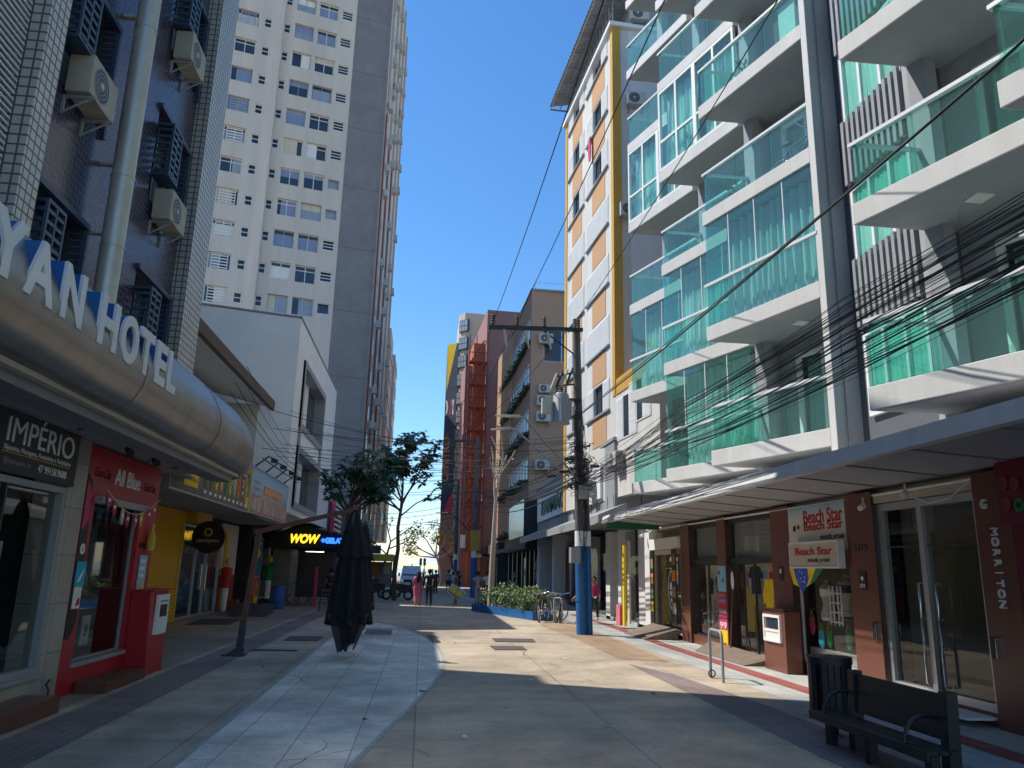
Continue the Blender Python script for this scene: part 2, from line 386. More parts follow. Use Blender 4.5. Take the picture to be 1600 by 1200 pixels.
mb.add([(-1500,-300,0),(1500,-300,0),(1500,185,0),(-1500,185,0)], [(0,1,2,3)])
tag(mb.build('ground', 'paving_sand'), kind='structure')
mat('sea_water', (.03,.12,.17), .12, var=.2, scale=.05, bump=.4, bscale=.6)
mb = MB(); mb.add([(-4500,183,-2),(4500,183,-2),(4500,5800,-2),(-4500,5800,-2)], [(0,1,2,3)]); tag(mb.build('sea', 'sea_water'), kind='structure')
mat('beach_sand', (.55,.47,.35), .9)
mb = MB(); mb.add([(-1500,184.9,0),(1500,184.9,0),(1500,215,-2.2),(-1500,215,-2.2)], [(0,1,2,3)]); tag(mb.build('beach', 'beach_sand'), kind='structure')
isl = [(-2.12,3.5),(-.95,3.5),(-.72,6.4),(-.58,7.8),(-.3,9.6),(-.02,11.3),(.22,12.8),(.42,14.5),(.52,16.3),(.5,18.2),(.38,20),(.12,22),(-.3,24),(-.8,25.8),(-1.3,26.8),(-1.75,26.9),(-2.05,26),(-2.2,24.5),(-2.25,20),(-2.2,14)]
sheet('paved_island', isl, .004, 'paving_tiles')
mb = MB()
for i in range(len(isl)):
    a, b = Vector(isl[i]+(0,)), Vector(isl[(i+1)%len(isl)]+(0,)); d = (b-a).normalized(); n = Vector((d.y,-d.x,0))
    mb.hexa([a-n*.03, b-n*.03, b+n*.03, a+n*.03]+[q+Vector((0,0,.009)) for q in (a-n*.03, b-n*.03, b+n*.03, a+n*.03)])
mat('edge_strip', (.38,.38,.36), .8); tag(mb.build('paving_edge', 'edge_strip'), kind='structure')
sheet('left_pavement', [(-9,-4),(-4.35,-4),(-4.35,17.4),(-4.35,60),(-9,60)], .004, 'paving_side')
sheet('left_paver_band', [(-4.05,-4),(-3.35,-4),(-3.5,14),(-3.6,60),(-4.3,60),(-4.2,14)], .008, 'paving_purple')
sheet('right_pavement', [(5.55,-4),(8.6,-4),(8.6,29),(8.0,60),(5.3,60),(5.35,32),(5.5,20)], .004, 'paving_walk')
sheet('right_paver_band', [(4.15,4),(5.0,4),(5.0,11.2),(4.7,14.5),(4.25,16.2),(4.2,12)], .004, 'paving_purple')
sheet('rust_paving_patch', [(4.3,17),(5.25,16.6),(5.4,20),(5.35,26),(4.6,29.5),(4.05,27),(4.3,22)], .005, 'paving_rust')
sheet('tactile_path', [(6.15,-4),(6.5,-4),(6.5,21),(6.62,23),(6.75,27),(6.7,34),(6.4,34),(6.4,27),(6.25,23),(6.15,20)], .009, 'tactile_red')

rn = random.Random(77); mb = MB()
for k in range(16):
    x, y = rn.uniform(-3.5,5), rn.uniform(6,26); a = rn.random()*6.28; pts_ = [(x,y)]
    for j in range(rn.randint(8,26)): a += rn.uniform(-.55,.55); x += .16*math.cos(a); y += .16*math.sin(a); pts_.append((x,y))
    for (ax,ay),(bx,by) in zip(pts_, pts_[1:]):
        d = Vector((bx-ax,by-ay,0)).normalized(); n_ = Vector((-d.y,d.x,0))*rn.uniform(.003,.007); A = Vector((ax,ay,.0135)); B = Vector((bx,by,.0135)); mb.add([A-n_,B-n_,B+n_,A+n_], [(0,1,2,3)])
tag(mb.build('paving_cracks', 'crack'), kind='structure')
for k, (x, y, m_) in enumerate(((1.9,13.6,'paper'),(.55,9.1,'paper'),(-1.1,8.8,'paper'),(-.6,10.1,'charcoal'),(.1,12.3,'charcoal'),(2.3,9.7,'beige'),(-1.9,9.3,'paper'),(1.2,10.9,'beige'),(-2.9,11.2,'beige'),(3.1,16.9,'paper'),(.9,20.1,'brown'),(3.6,12.2,'brown'))):
    a = rn.random()*3; s_ = rn.uniform(.02,.05); mb = MB(); mb.hexa([(x+s_*math.cos(a+q*1.57)*(1+.6*(q%2)), y+s_*math.sin(a+q*1.57), .014) for q in range(4)]+[(x+s_*math.cos(a+q*1.57)*(1+.6*(q%2))*.9, y+s_*math.sin(a+q*1.57)*.9, .02+.012*(q==1)) for q in range(4)])
    tag(mb.build('litter', 'c_'+m_), 'tiny scrap of litter lying on the open paving of the street', 'litter', 'scraps of litter on the paving')
def cover(name, label, cat, pts, m='c_charcoal', z=.012, grp=None, bars=False):
    mb = MB(); n = len(pts); mb.prism([(x,y,.004) for x, y in pts], (0,0,z))
    o = mb.build(name, m); return tag(o, label, cat, grp)
mat('iron', (.115,.085,.085), .7, var=.3, scale=20, bump=.5, bscale=90)
cover('manhole_cover', 'brown iron manhole cover set in sunlit paving, farther of the two', 'manhole cover', [(1.95,20.6),(3.0,20.65),(3.05,21.6),(1.95,21.6)], 'iron')
cover('manhole_cover', 'small brown iron manhole cover in sunlit paving, nearer of the two', 'manhole cover', [(1.75,18.6),(2.5,18.65),(2.5,19.5),(1.7,19.5)], 'iron')
cover('manhole_cover', 'dark rectangular cover in the shaded paving left of the umbrella', 'manhole cover', [(-3.3,20.2),(-2.45,20.2),(-2.45,21.4),(-3.3,21.4)], 'iron')
cover('drain_grate', 'long dark drain slot crossing the shaded paving left of the umbrella', 'drain', [(-3.6,17.8),(-2.6,17.8),(-2.6,18.0),(-3.6,18.0)], 'c_charcoal')
cover('drain_grate', 'thin dark grate at the right edge of the grey tiled island', 'drain', [(.35,20.2),(.55,20.2),(.42,22.2),(.22,22.2)], 'c_charcoal')
cover('door_mat', 'dark door mat lying on the pavement before the glass bar door', 'mat', [(-6.9,24.8),(-5.7,25.1),(-5.9,27.6),(-7.1,27.3)], 'c_charcoal', .015)
cover('door_mat', 'small tan mat on the pavement beside the waste bin', 'mat', [(6.85,12.3),(7.3,12.2),(7.35,13.3),(6.95,13.4)], 'wood_grey', .015)

# ============================================================ TEAL APARTMENT BLOCK (right)
FT = R(18.4); td = Vector((math.sin(FT), -math.cos(FT), 0))
ZB = [4.04, 6.8, 9.55, 12.3, 15.1, 17.85, 20.6, 23.35]
apt = thing('apartment_building', 'white and grey apartment block with staggered balconies of green glass and green curtains', 'apartment block', (9, 13, 0))
X1 = Vector((1,0,0))
BW = 3.25
bays = {'A': (22.15, 3.25), 'B': (18.85, 3.2), 'C': (15.72, 3.25), 'D': (9.75, 2.95), 'E': (6.8, 2.95), 'F': (3.8, 2.95)}
#  O open balcony, G curtained glass enclosure with rail, W white framed windows, L louvred service bay
kinds = {'A': 'LGOWOOO', 'B': 'GGOWOOO', 'C': 'OGOOGOO', 'D': 'OOOOOOO', 'E': 'OOGOOOO', 'F': 'OOOOOOO'}
walls = MB(); dark = MB()
def seg(mb, p, q, z0, z1, th=.12):   # wall slab between two plan points
    d = (q-p).normalized(); n = Vector((-d.y,d.x,0))*th
    mb.prism([p+Vector((0,0,z0)), q+Vector((0,0,z0)), q+n+Vector((0,0,z0)), p+n+Vector((0,0,z0))], (0,0,z1-z0))
for key, (Y0, L) in bays.items():
    P0 = Vector((6.0, Y0, 0)); E = P0+td*L
    F = Fr(P0, P0+td, ref=(0, P0.y))
    DD = 1.1
    # cross wall at the far end of the bay and the back wall
    a = P0+X1*DD; back0 = P0+X1*(DD+.5); back1 = back0+td*(L+.1)
    walls.prism([a+Vector((0,.0,3.7)), a+td*.3+Vector((0,0,3.7)), a+td*.3+X1*.18+Vector((0,0,3.7)), a+X1*.18+Vector((0,.0,3.7))], (0,0,20))
    walls.prism([q+Vector((0,0,3.7)) for q in (a+X1*.1+Vector((0,0,0)), back0, back0+Vector((0,.25,0)), a+X1*.1+Vector((0,.25,0)))], (0,0,20))
    FB = Fr(back0, back0+td, ref=(0, back0.y))
    holes = []
    for k in range(7):
        if kinds[key][k] == 'O': holes.append((.55, 2.75, ZB[k]+.36, ZB[k]+2.42))
    wall(walls, FB, 0, L+.6, 3.7, 23.7, holes, .12)
    for k in range(7):
        z0, z1 = ZB[k], ZB[k+1]
        zf = z0+.33
        bal = MB()
        bal.prism([q+Vector((0,0,z0)) for q in (P0, P0+td*L, P0+td*L+X1*(DD+1.0), P0+X1*(DD+1.0))], (0,0,.33))
        sl_ = bal.build('balcony', 'slab_white', apt, bevel=.012)
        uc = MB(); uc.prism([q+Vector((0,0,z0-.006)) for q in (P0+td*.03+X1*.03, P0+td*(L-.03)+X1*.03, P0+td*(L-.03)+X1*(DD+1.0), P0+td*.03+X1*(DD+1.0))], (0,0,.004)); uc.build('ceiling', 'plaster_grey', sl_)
        knd = kinds[key][k]
        far = key in 'A' and k > 4
        if knd in 'OL':
            gl = MB(); n = 3
            for j in range(n):
                u0 = .06+(L-.1)*j/n; gl.fb(F, u0+.015, u0+(L-.1)/n-.015, zf+.04, zf+.92, -.07, -.058)
            gl.prism([P0+td*.07+X1*.07+Vector((0,0,zf+.04)), P0+td*.07+X1*(DD)+Vector((0,0,zf+.04)), P0+td*.082+X1*(DD)+Vector((0,0,zf+.04)), P0+td*.082+X1*.07+Vector((0,0,zf+.04))], (0,0,.88))
            gl.build('glass_panel', 'glass_teal_light', sl_)
            hr = MB(); hr.fb(F, 0, L+.02, zf+.93, zf+.985, -.1, -.02)
            hr.prism([P0+td*.02+X1*.05+Vector((0,0,zf+.93)), P0+td*.02+X1*DD+Vector((0,0,zf+.93)), P0+td*.09+X1*DD+Vector((0,0,zf+.93)), P0+td*.09+X1*.05+Vector((0,0,zf+.93))], (0,0,.05))
            hr.build('handrail', 'white_metal', sl_)
            ps = MB()
            for j in range(n+1):
                u0 = .06+(L-.1)*j/n; ps.fb(F, u0-.03, u0+.03, zf, zf+.93, -.1, -.072)
            ps.fb(F, .06, L-.04, zf, zf+.035, -.1, -.055)
            ps.build('railing_post', 'glass_teal', sl_)
            ls = None
        if knd == 'O':
            dr = MB(); frame_mb(dr, FB, .55, 2.75, zf+.03, z0+2.42, .01, .09, .1, (.333,.667)); d_ = dr.build('balcony_door', 'white_paint', apt)
            MB().fb(FB, .6, 2.7, zf+.1, z0+2.36, -.07, -.06).build('pane', 'glass_window', d_)
            curtain(MB(), FB, .62, 2.68, zf+.1, z0+2.34, -.28, seed=k*7+ord(key)).build('curtain', ('curtain','curtain_grey','curtain_cream')[(k*5+ord(key))%3], d_)
        elif knd == 'G':
            gl = MB(); gl.fb(F, .03, L-.03, zf+.01, z1-.02, -.05, -.04)
            gl.prism([P0+td*.03+X1*.05+Vector((0,0,zf+.01)), P0+td*.03+X1*(DD)+Vector((0,0,zf+.01)), P0+td*.045+X1*(DD)+Vector((0,0,zf+.01)), P0+td*.045+X1*.05+Vector((0,0,zf+.01))], (0,0,z1-zf-.03))
            gl.build('glass_enclosure', 'glass_teal', sl_)
            cu = MB(); curtain(cu, F, .35, L-.06, zf+.02, z1-.04, -.42, fold=.15, amp=.055, seed=k*5+ord(key)); cu.build('curtain', ('curtain','curtain','curtain_grey')[(k+ord(key))%3], sl_)
            hr = MB(); hr.fb(F, 0, L+.01, zf+.93, zf+.99, -.06, .015); hr.build('handrail', 'white_metal', sl_)
            br = MB()
            for j in range(1, 4): u = L*j/4; br.fb(F, u-.012, u+.012, zf+.99, z1-.01, -.06, -.03)
            br.build('glazing_bar', 'white_metal', sl_)
            MB().fb(F, .32, L-.05, zf, z1, -.62, -.58).build('room_wall', 'plaster_grey', sl_)
        elif knd == 'W':
            for (ua, ub) in ((.02, L*.5), (L*.5, L-.02)):
                fm = MB(); frame_mb(fm, F, ua, ub, zf+.0, z1-.01, 0, .07, .08, (.5,), (.36,)); f_ = fm.build('window', 'white_paint', apt)
                MB().fb(F, ua+.05, ub-.05, zf+.05, z1-.06, -.05, -.04).build('pane', 'glass_teal', f_)
                curtain(MB(), F, ua+.1, ub-.12, zf+.06, z1-.06, -.25, seed=k+int(ua*9)).build('curtain', ('curtain','curtain_cream')[k%2 if ua > 1 else 0], f_)
            MB().fb(F, .1, L-.05, zf, z1, -.60, -.56).build('room_wall', 'plaster_grey', sl_)
        elif knd == 'L':
            lv = MB()
            for j in range(12): lv.fb(F, .9+j*.13, .96+j*.13, zf+.0, z1-.01, -.95, -.85)
            lv.build('louvre_screen', 'dark_metal', apt)
            MB().fb(F, .85, L, zf, z1, -1.1, -1.05).build('service_wall', 'plaster_dark', apt)
walls.build('wall', 'plaster_grey', apt)
# pier between the third and fourth bays, with its conduit
E = Vector((6, 15.72, 0))+td*3.25
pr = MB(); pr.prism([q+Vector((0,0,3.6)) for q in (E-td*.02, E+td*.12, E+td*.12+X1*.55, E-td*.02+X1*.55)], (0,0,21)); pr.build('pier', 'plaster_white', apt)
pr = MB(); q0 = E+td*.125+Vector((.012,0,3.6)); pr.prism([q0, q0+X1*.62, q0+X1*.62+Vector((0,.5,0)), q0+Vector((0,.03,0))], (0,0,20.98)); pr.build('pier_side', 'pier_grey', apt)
pr = MB(); pr.tube([E+td*.14+X1*.2+Vector((0,-.03,3.7)), E+td*.14+X1*.2+Vector((0,-.03,23))], .016, 6); pr.build('conduit', 'plaster_grey', apt)
# recessed service strip with louvres and windows between the pier and the fourth bay
FL = Fr((7.55, 12.3), (7.55, 9.8), ref=(0, 10))
MB().fb(FL, -.2, 2.6, 3.6, 23.6, -.3, 0).build('service_wall', 'plaster_dark', apt)
for k in range(7):
    zf = ZB[k]
    lb = MB(); lb.fb(FL, .05, 1.95, zf+2.0, zf+3.35, .0, .04)
    l_ = lb.build('louvre_box', 'dark_metal', apt)
    ls = MB()
    for j in range(11): ls.fb(FL, .1+j*.168, .185+j*.168, zf+2.03, zf+3.32, .042, .13)
    ls.build('louvre_slat', 'metal_grey_panel', l_)
    wf = MB(); frame_mb(wf, FL, .15, 1.9, zf+.45, zf+1.93, .08, .07, .09, (.33,.67)); w_ = wf.build('window', 'white_paint', apt)
    MB().fb(FL, .2, 1.85, zf+.5, zf+1.9, .045, .052).build('pane', 'glass_teal', w_)
    curtain(MB(), FL, .22, 1.83, zf+.5, zf+1.88, .02, amp=.015, seed=k).build('curtain', 'curtain', w_)
co_ = MB(); co_.prism([(8.55,-2,3.6),(22,-2,3.6),(22,25,3.6),(7.95+1.35,25,3.6),(8.9,9,3.6)], (0,0,20.2)); co_.build('core', 'plaster_grey', apt)
for (u, k, key) in ((2.0, 1, 'C'), (1.4, 1, 'D')):
    P0 = Vector((6, bays[key][0], 0)); F = Fr(P0, P0+td, ref=(0, P0.y)); q = F.P(u, ZB[k], -.75)
    MB().box((q.x-.13,q.y-.13,ZB[k]-.03),(q.x+.13,q.y+.13,ZB[k]-.001)).build('ceiling_lamp', 'white_paint', apt)

FCb = Fr((6, 15.72), (6+td.x, 15.72+td.y), ref=(0, 15.7))
def bal_thing(name, label, cat, mb, m): return tag(mb.build(name, m), label, cat)
bal_thing('towel', 'white cloth hung over the inside of a high balcony railing near the grey pier', 'towel', MB().fb(FCb, 2.55, 3.0, ZB[3]+.45, ZB[3]+1.2, -.16, -.13), 'c_paper')
bal_thing('cushion', 'dusty pink rolled mat on a balcony floor near the grey pier', 'mat', MB().tube([FCb.P(2.1,ZB[2]+.43,-.4), FCb.P(3.05,ZB[2]+.43,-.4)], .1, 12), 'c_pink')
for (u, k) in ((1.1,3),(.6,2)):
    t = thing('potted_plant', ['potted plant on the floor of the second balcony row behind green glass','potted plant on a high balcony floor behind green glass'][k > 2], 'plant', tuple(FCb.P(u, ZB[k]+.33, -.5)))
    q = FCb.P(u, ZB[k]+.33, -.5); MB().tube([q, q+Vector((0,0,.22))], [.09,.12], 12).build('pot', 'c_brown', t)
    rn_ = random.Random(k); lf = MB()
    for j in range(26): a = rn_.random()*6.28; r_ = rn_.random()*.2; p = q+Vector((r_*math.cos(a), r_*math.sin(a), .25+rn_.random()*.4)); lf.add([p, p+Vector((.05*math.cos(a),.05*math.sin(a),.04)), p+Vector((.1*math.cos(a+.4),.1*math.sin(a+.4),.12)), p+Vector((.03,-.03,.05))], [(0,1,2,3)])
    lf.build('leaves', 'leaf_mid', t)
t = thing('wind_chime', 'round white wind chime hanging over the lowest near balcony', 'wind chime', (7.2, 8.9, 6.3)); MB().disc((7.1,9.0,5.55), (-1,-.3,0), .07, .02).build('disc', 'c_paper', t); MB().tube([(7.1,9.0,5.48),(7.1,9.0,5.25)], [.012,.03], 6).build('tassel', 'c_charcoal', t); MB().tube([(7.1,9.0,5.62),(7.1,9.0,6.78)], .004, 4).build('string', 'c_grey', t)
# ------------------------------------------------ ground floor of the block: canopy, pillars, shops
shops = thing('shop_row', 'ground floor shop row with red granite pillars and glass fronts under the green glass block', 'shop row', (7.4, 14, 0))
FS = Fr((7.4, 0), (7.4, 30), ref=(0, 10))       # u == world Y
mb = MB()
for (a, b, o) in ((21.75,21.05,.12),(18.96,18.4,.12),(15.85,15.0,.12),(12.8,12.0,.14),(9.6,8.95,.14)):
    p = MB(); p.fb(FS, b, a, 0, 3.2, -.35, o); p.build('pillar', 'granite_red', shops, bevel=.008)
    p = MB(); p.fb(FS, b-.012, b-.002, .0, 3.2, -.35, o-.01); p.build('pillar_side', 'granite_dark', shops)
mb = MB(); mb.box((7.5,2,3.2),(9.5,26,3.62)); mb.box((10.0,2,0),(10.2,26,3.3)); mb.box((7.5,25.4,0),(10.2,25.6,3.3)); mb.build('wall', 'c_cream', shops)
mb = MB()
for y in (21.4, 15.4, 12.4, 9.3): mb.box((7.8,y-.08,0),(10,y+.08,3.25))
mb.build('partition', 'c_cream', shops)
mb = MB()
for a, b in ((21.05,18.96),(15.0,12.8),(12.0,9.6)): mb.fb(FS, b, a, 0, .24 if b > 12.5 else .17, -.3, .05)
mb.build('plinth', 'granite_red', shops)
MB().box((7.45,9,.003),(11.5,25.4,.08)).build('shop_floor', 'c_grey', shops)
mb = MB(); mb.fb(FS, 18.4, 21.06, 2.08, 2.2, -.1, .02); mb.fb(FS, 15.85, 18.4, 2.08, 2.2, -.1, .02); mb.fb(FS, 18.96, 21.05, 3.02, 3.2, -.1, .03); mb.fb(FS, 15.85, 18.4, 3.02, 3.2, -.1, .03); mb.build('transom_bar', 'dark_metal', shops)
for a, b in ((18.96,21.05),(15.85,18.4)):
    o = MB().fb(FS, a, b, 2.2, 3.02, -.05, -.04).build('transom_window', 'glass_shop', shops)
    MB().fb(FS, a, b, 2.2, 3.02, -.16, -.13).build('blind_or_reflection', 'plaster_white', o)  # pale sheet added behind the glass, standing in for the facade's reflection
o = MB().fb(FS, 18.96, 21.05, .24, 2.08, -.05, -.04).build('shop_window', 'glass_clear', shops)
b_ = MB(); frame_mb(b_, FS, 18.96, 21.05, .24, 2.08, -.03, .04, .05, (.5,)); b_.build('frame', 'dark_metal', o)
o = MB().fb(FS, 17.2, 18.4, .1, 2.08, -.05, -.04).build('shop_window', 'glass_clear', shops)
for y_ in (20.0, 17.0): tag(MB().box((7.9,y_-.6,2.9),(7.98,y_+.6,2.96)).build('tube_lamp', 'lamp_on'), ['lit tube lamp inside the right half of the shirt shop','lit tube lamp inside the left half of the shirt shop'][y_ > 18], 'lamp')
b_ = MB(); frame_mb(b_, FS, 17.1, 18.4, .1, 2.08, -.03, .03, .05, (.5,)); b_.build('frame', 'dark_metal', o)
o = MB().fb(FS, 12.85, 15.0, .24, 2.35, -.05, -.04).build('shop_window', 'glass_clear', shops)
b_ = MB(); frame_mb(b_, FS, 12.8, 15.0, .24, 2.35, -.03, .045, .05); b_.build('frame', 'white_metal', o)
# big empty glass shop with aluminium doors
b_ = MB(); frame_mb(b_, FS, 9.62, 12.0, .17, 2.98, .05, .11, .12, (.545,), ()); dj = b_.build('door_frame', 'alu', shops)
MB().fb(FS, 9.7, 11.9, .2, 2.92, -.02, -.01).build('glass_door', 'glass_shop', dj)
b_ = MB()
for u, k in ((11.02,-1),(10.62,1)):
    for z0, z1 in ((.35,1.25),(.85,1.75)):
        b_.tube([FS.P(u,z0,.02),FS.P(u,z0,.09),FS.P(u,z1,.09),FS.P(u,z1,.02)], .018, 8)
b_.build('door_handle', 'chrome', dj)
b_ = MB(); b_.fb(FS, 9.65, 11.97, 2.28, 2.31, -.03, .0); b_.build('door_rail', 'dark_metal', dj)
b_ = MB(); b_.fb(FS, 8.6, 12.1, 3.0, 3.15, .0, .1); b_.build('lintel', 'cream', shops)
b_ = MB(); b_.fb(FS, 9.7, 12.0, .09, .12, .05, .5); b_.build('doorstep', 'white_paint', shops)
# glass shop at the far end, with shutter box and door frame
b_ = MB(); frame_mb(b_, FS, 21.8, 24.6, .1, 2.5, .08, .13, .14, ()); dj = b_.build('door_frame', 'cream', shops)
MB().fb(FS, 21.9, 24.5, .1, 2.4, 0, .01).build('glass_door', 'glass_shop', dj)
b_ = MB(); b_.fb(FS, 21.8, 24.6, 2.52, 2.85, .05, .2); b_.build('shutter_box', 'white_paint', shops)
b_ = MB(); b_.fb(FS, 24.75, 25.3, 0, 3.1, -.3, .15); b_.build('pillar', 'plaster_white', shops)

# canopy over the pavement
can = thing('shop_canopy', 'long flat grey canopy with a sloped fascia over the shop pavement under the balconies', 'canopy', (6.4, 15, 3.3))
mb = MB(); mb.prism([(5.55,2,3.30),(5.60,2,3.52),(6.6,2,3.64),(7.5,2,3.64),(7.5,2,3.62),(5.7,2,3.44),(5.7,2,3.30)], (0,22.2,0))
mb.build('fascia', 'slab_white', can)
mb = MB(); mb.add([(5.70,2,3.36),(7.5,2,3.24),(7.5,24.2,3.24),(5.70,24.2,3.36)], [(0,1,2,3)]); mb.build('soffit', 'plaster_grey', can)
mb = MB()
for i in range(15):
    y = 2.7+i*1.5; zz = lambda x: 3.36-.12*(x-5.7)/1.8
    bt_ = MB(); bt_.hexa([(5.8,y,zz(5.8)-.018),(7.4,y,zz(7.4)-.018),(7.4,y+.03,zz(7.4)-.018),(5.8,y+.03,zz(5.8)-.018),(5.8,y,zz(5.8)-.002),(7.4,y,zz(7.4)-.002),(7.4,y+.03,zz(7.4)-.002),(5.8,y+.03,zz(5.8)-.002)]); bt_.build('soffit_batten', 'c_grey', can)
mb = MB(); mb.tube([(7.3,2,3.16),(7.3,13,3.13),(7.3,24,3.16)], .025, 6); mb.build('pipe', 'white_paint', can)
FB = Fr((9.0, 24.0), (5.5, 24.0), ref=(5, 0))

def sign(name, label, F, u0, u1, z0, z1, m='white_sign', o=.02, t=.06, fr=None, group=None, rot=0):
    s = thing(name, label, 'sign', tuple(F.P((u0+u1)/2, z0, o)), group)
    MB().fb(F, u0, u1, z0, z1, o, o+t).build('board', m, s)
    if fr:
        f = MB(); frame_mb(f, F, u0-.02, u1+.02, z0-.02, z1+.02, o+t+.02, .03, t+.02); f.build('frame', fr, s)
    return s
# sign gradient face: blue sky top over pale
def gradmat(name, z0, z1, stops, noise=.25, nscale=2.2):
    m, n, b = nmat(name); g = n.nodes.new('ShaderNodeNewGeometry'); sp = n.nodes.new('ShaderNodeSeparateXYZ'); n.links.new(g.outputs['Position'], sp.inputs[0])
    nz = n.nodes.new('ShaderNodeTexNoise'); nz.inputs['Scale'].default_value = nscale; nz.inputs['Detail'].default_value = 6; n.links.new(g.outputs['Position'], nz.inputs['Vector'])
    mr = n.nodes.new('ShaderNodeMapRange'); mr.inputs[1].default_value = z0; mr.inputs[2].default_value = z1; n.links.new(sp.outputs[2], mr.inputs[0])
    ad = n.nodes.new('ShaderNodeMath'); ad.operation = 'MULTIPLY_ADD'; ad.inputs[1].default_value = noise; n.links.new(nz.outputs[0], ad.inputs[0]); 
    sb = n.nodes.new('ShaderNodeMath'); sb.operation = 'SUBTRACT'; sb.inputs[1].default_value = noise/2; n.links.new(mr.outputs[0], sb.inputs[0]); n.links.new(sb.outputs[0], ad.inputs[2])
    cr = n.nodes.new('ShaderNodeValToRGB'); el = cr.color_ramp.elements
    while len(el) > 1: el.remove(el[-1])
    el[0].position = stops[0][0]; el[0].color = lin(stops[0][1])
    for p, c in stops[1:]: e = el.new(p); e.color = lin(c)
    n.links.new(ad.outputs[0], cr.inputs[0]); n.links.new(cr.outputs[0], b.inputs['Base Color']); b.inputs['Roughness'].default_value = .5; M[name] = m
gradmat('beach_sign_print', 2.5, 3.16, [(0,(.62,.60,.54)),(.55,(.66,.66,.62)),(.85,(.42,.56,.66)),(1,(.16,.36,.55))])
s = sign('shop_sign', 'weathered white beachwear shop sign with blue sky print and red lettering, under the canopy', FS, 12.85, 14.98, 2.34, 3.12, 'beach_sign_print', .10, .03)
text('lettering', 'Beach Star', FS, 14.35, 2.79, .36, 'c_red', .135, .006, width=1.42, bold=.012, parent=s)
text('lettering', 'Beach Star', FS, 14.35, 2.66, .22, 'c_red', .135, .006, width=1.42, bold=.012, parent=s)
text('lettering', 'moda praia', FS, 13.75, 2.48, .15, 'c_charcoal', .135, .006, width=.85, shear=.4, parent=s)
f = MB(); f.disc(FS.P(14.72,2.72,.135), FS.n, .06, .006); f.disc(FS.P(14.56,2.74,.135), FS.n, .045, .006); f.build('emblem', 'c_charcoal', s)
s = sign('shop_sign', 'smaller grey beachwear sign box hanging in front below the blue printed one', FS, 12.83, 14.62, 1.98, 2.42, 'cream', .2, .10, 'white_metal')
text('lettering', 'Beach Star', FS, 14.42, 2.20, .19, 'c_red', .305, .006, width=1.35, bold=.008, parent=s)
text('lettering', 'moda praia', FS, 13.95, 2.07, .12, 'c_charcoal', .305, .006, width=.8, shear=.4, parent=s)
s = thing('house_number', 'dark number 105 fixed on the granite pillar right of the beachwear sign', 'number', tuple(FS.P(12.4,2.2,.15)))
text('digits', '105', FS, 12.62, 2.24, .17, 'c_charcoal', .142, .008, width=.36, parent=s)
s = sign('alarm_plate', 'small black and white alarm company plate on the pillar below number 105', FS, 12.3, 12.5, 1.62, 1.92, 'black', .145, .012)
text('lettering', 'STV', FS, 12.48, 1.65, .09, 'white_paint', .16, .004, width=.16, bold=.004, shear=.2, parent=s)
MB().disc(FS.P(12.4,1.80,.158), FS.n, .035, .006).build('emblem', 'white_paint', s)
s = sign('alarm_plate', 'small black alarm plate on the pillar left of the beachwear window', FS, 15.35, 15.52, 1.72, 2.0, 'black', .125, .012)
MB().fb(FS, 15.4, 15.47, 1.86, 1.95, .137, .141).build('emblem', 'white_paint', s)
# vertical lettering on the right pillar
s = thing('shop_lettering', 'white letters running down the granite pillar beside the magenta frame', 'sign', tuple(FS.P(9.3,1.5,.15)))
for i, ch in enumerate('MORRITON'):
    text('letter', ch, FS, 9.30, 2.42-i*.128, .15, 'white_paint', .145, .03, bold=.004, parent=s, rot=-math.pi/2, align='CENTER')
o = text('letter', 'G', FS, 9.44, 2.72, .17, 'white_paint', .145, .03, bold=.01, parent=s)
# magenta frame shop on the far right
mg = thing('magenta_shop_front', 'dark shop opening framed in magenta at the right edge with coloured discs on its sign', 'shop front', tuple(FS.P(8,0,0)))
mat('disc_red', (.22,.03,.02), .5)
mat('magenta_gloss', (.15,.006,.026), .3, var=.08)
MB().fb(FS, 5.0, 8.93, 2.48, 3.25, -.1, .3).build('fascia', 'magenta_gloss', mg)
MB().fpoly(FS, [(8.92,0),(8.92,2.475),(8.60,2.475),(8.25,0)], -.05, .16).build('side_frame', 'magenta_gloss', mg)
MB().fb(FS, 3.0, 8.75, 0, 2.5, -1.3, -1.2).build('interior', 'black', mg)
for (u, z, c) in ((8.80,2.98,'disc_red'),(8.62,2.96,'disc_red'),(8.79,2.72,'disc_red'),(8.58,2.70,'c_green')):
    MB().disc(FS.P(u,z,.302), FS.n, .085, .02).build('disc', c, mg)
MB().disc(FS.P(8.58,2.70,.325), FS.n, .03, .01).build('disc_eye', 'black', mg)
text('lettering', 'BAR', FS, 8.42, 2.88, .24, 'navy_metal', .302, .02, bold=.012, parent=mg)

# pay-station style meter box clad in granite
kb = thing('meter_box', 'red granite meter cabinet with a white framed hatch between the shop windows', 'meter box', (7.0, 15.4, 0))
MB().box((6.95,14.72,0),(7.27,15.7,1.14)).build('body', 'granite_red', kb, bevel=.01)
MB().box((6.92,14.69,1.142),(7.27,15.73,1.18)).build('cap', 'granite_dark', kb)
FK = Fr((6.95,0), (6.95,16), ref=(0,14))
b_ = MB(); frame_mb(b_, FK, 14.85, 15.6, .55, 1.06, .05, .05, .05, (), (.42,)); b_.build('frame', 'white_paint', kb)
MB().fb(FK, 14.9, 15.55, .6, .76, .0, .03).build('hatch', 'white_paint', kb)
MB().fb(FK, 14.98, 15.45, .80, 1.0, .0, .02).build('window', 'win_glass', kb)

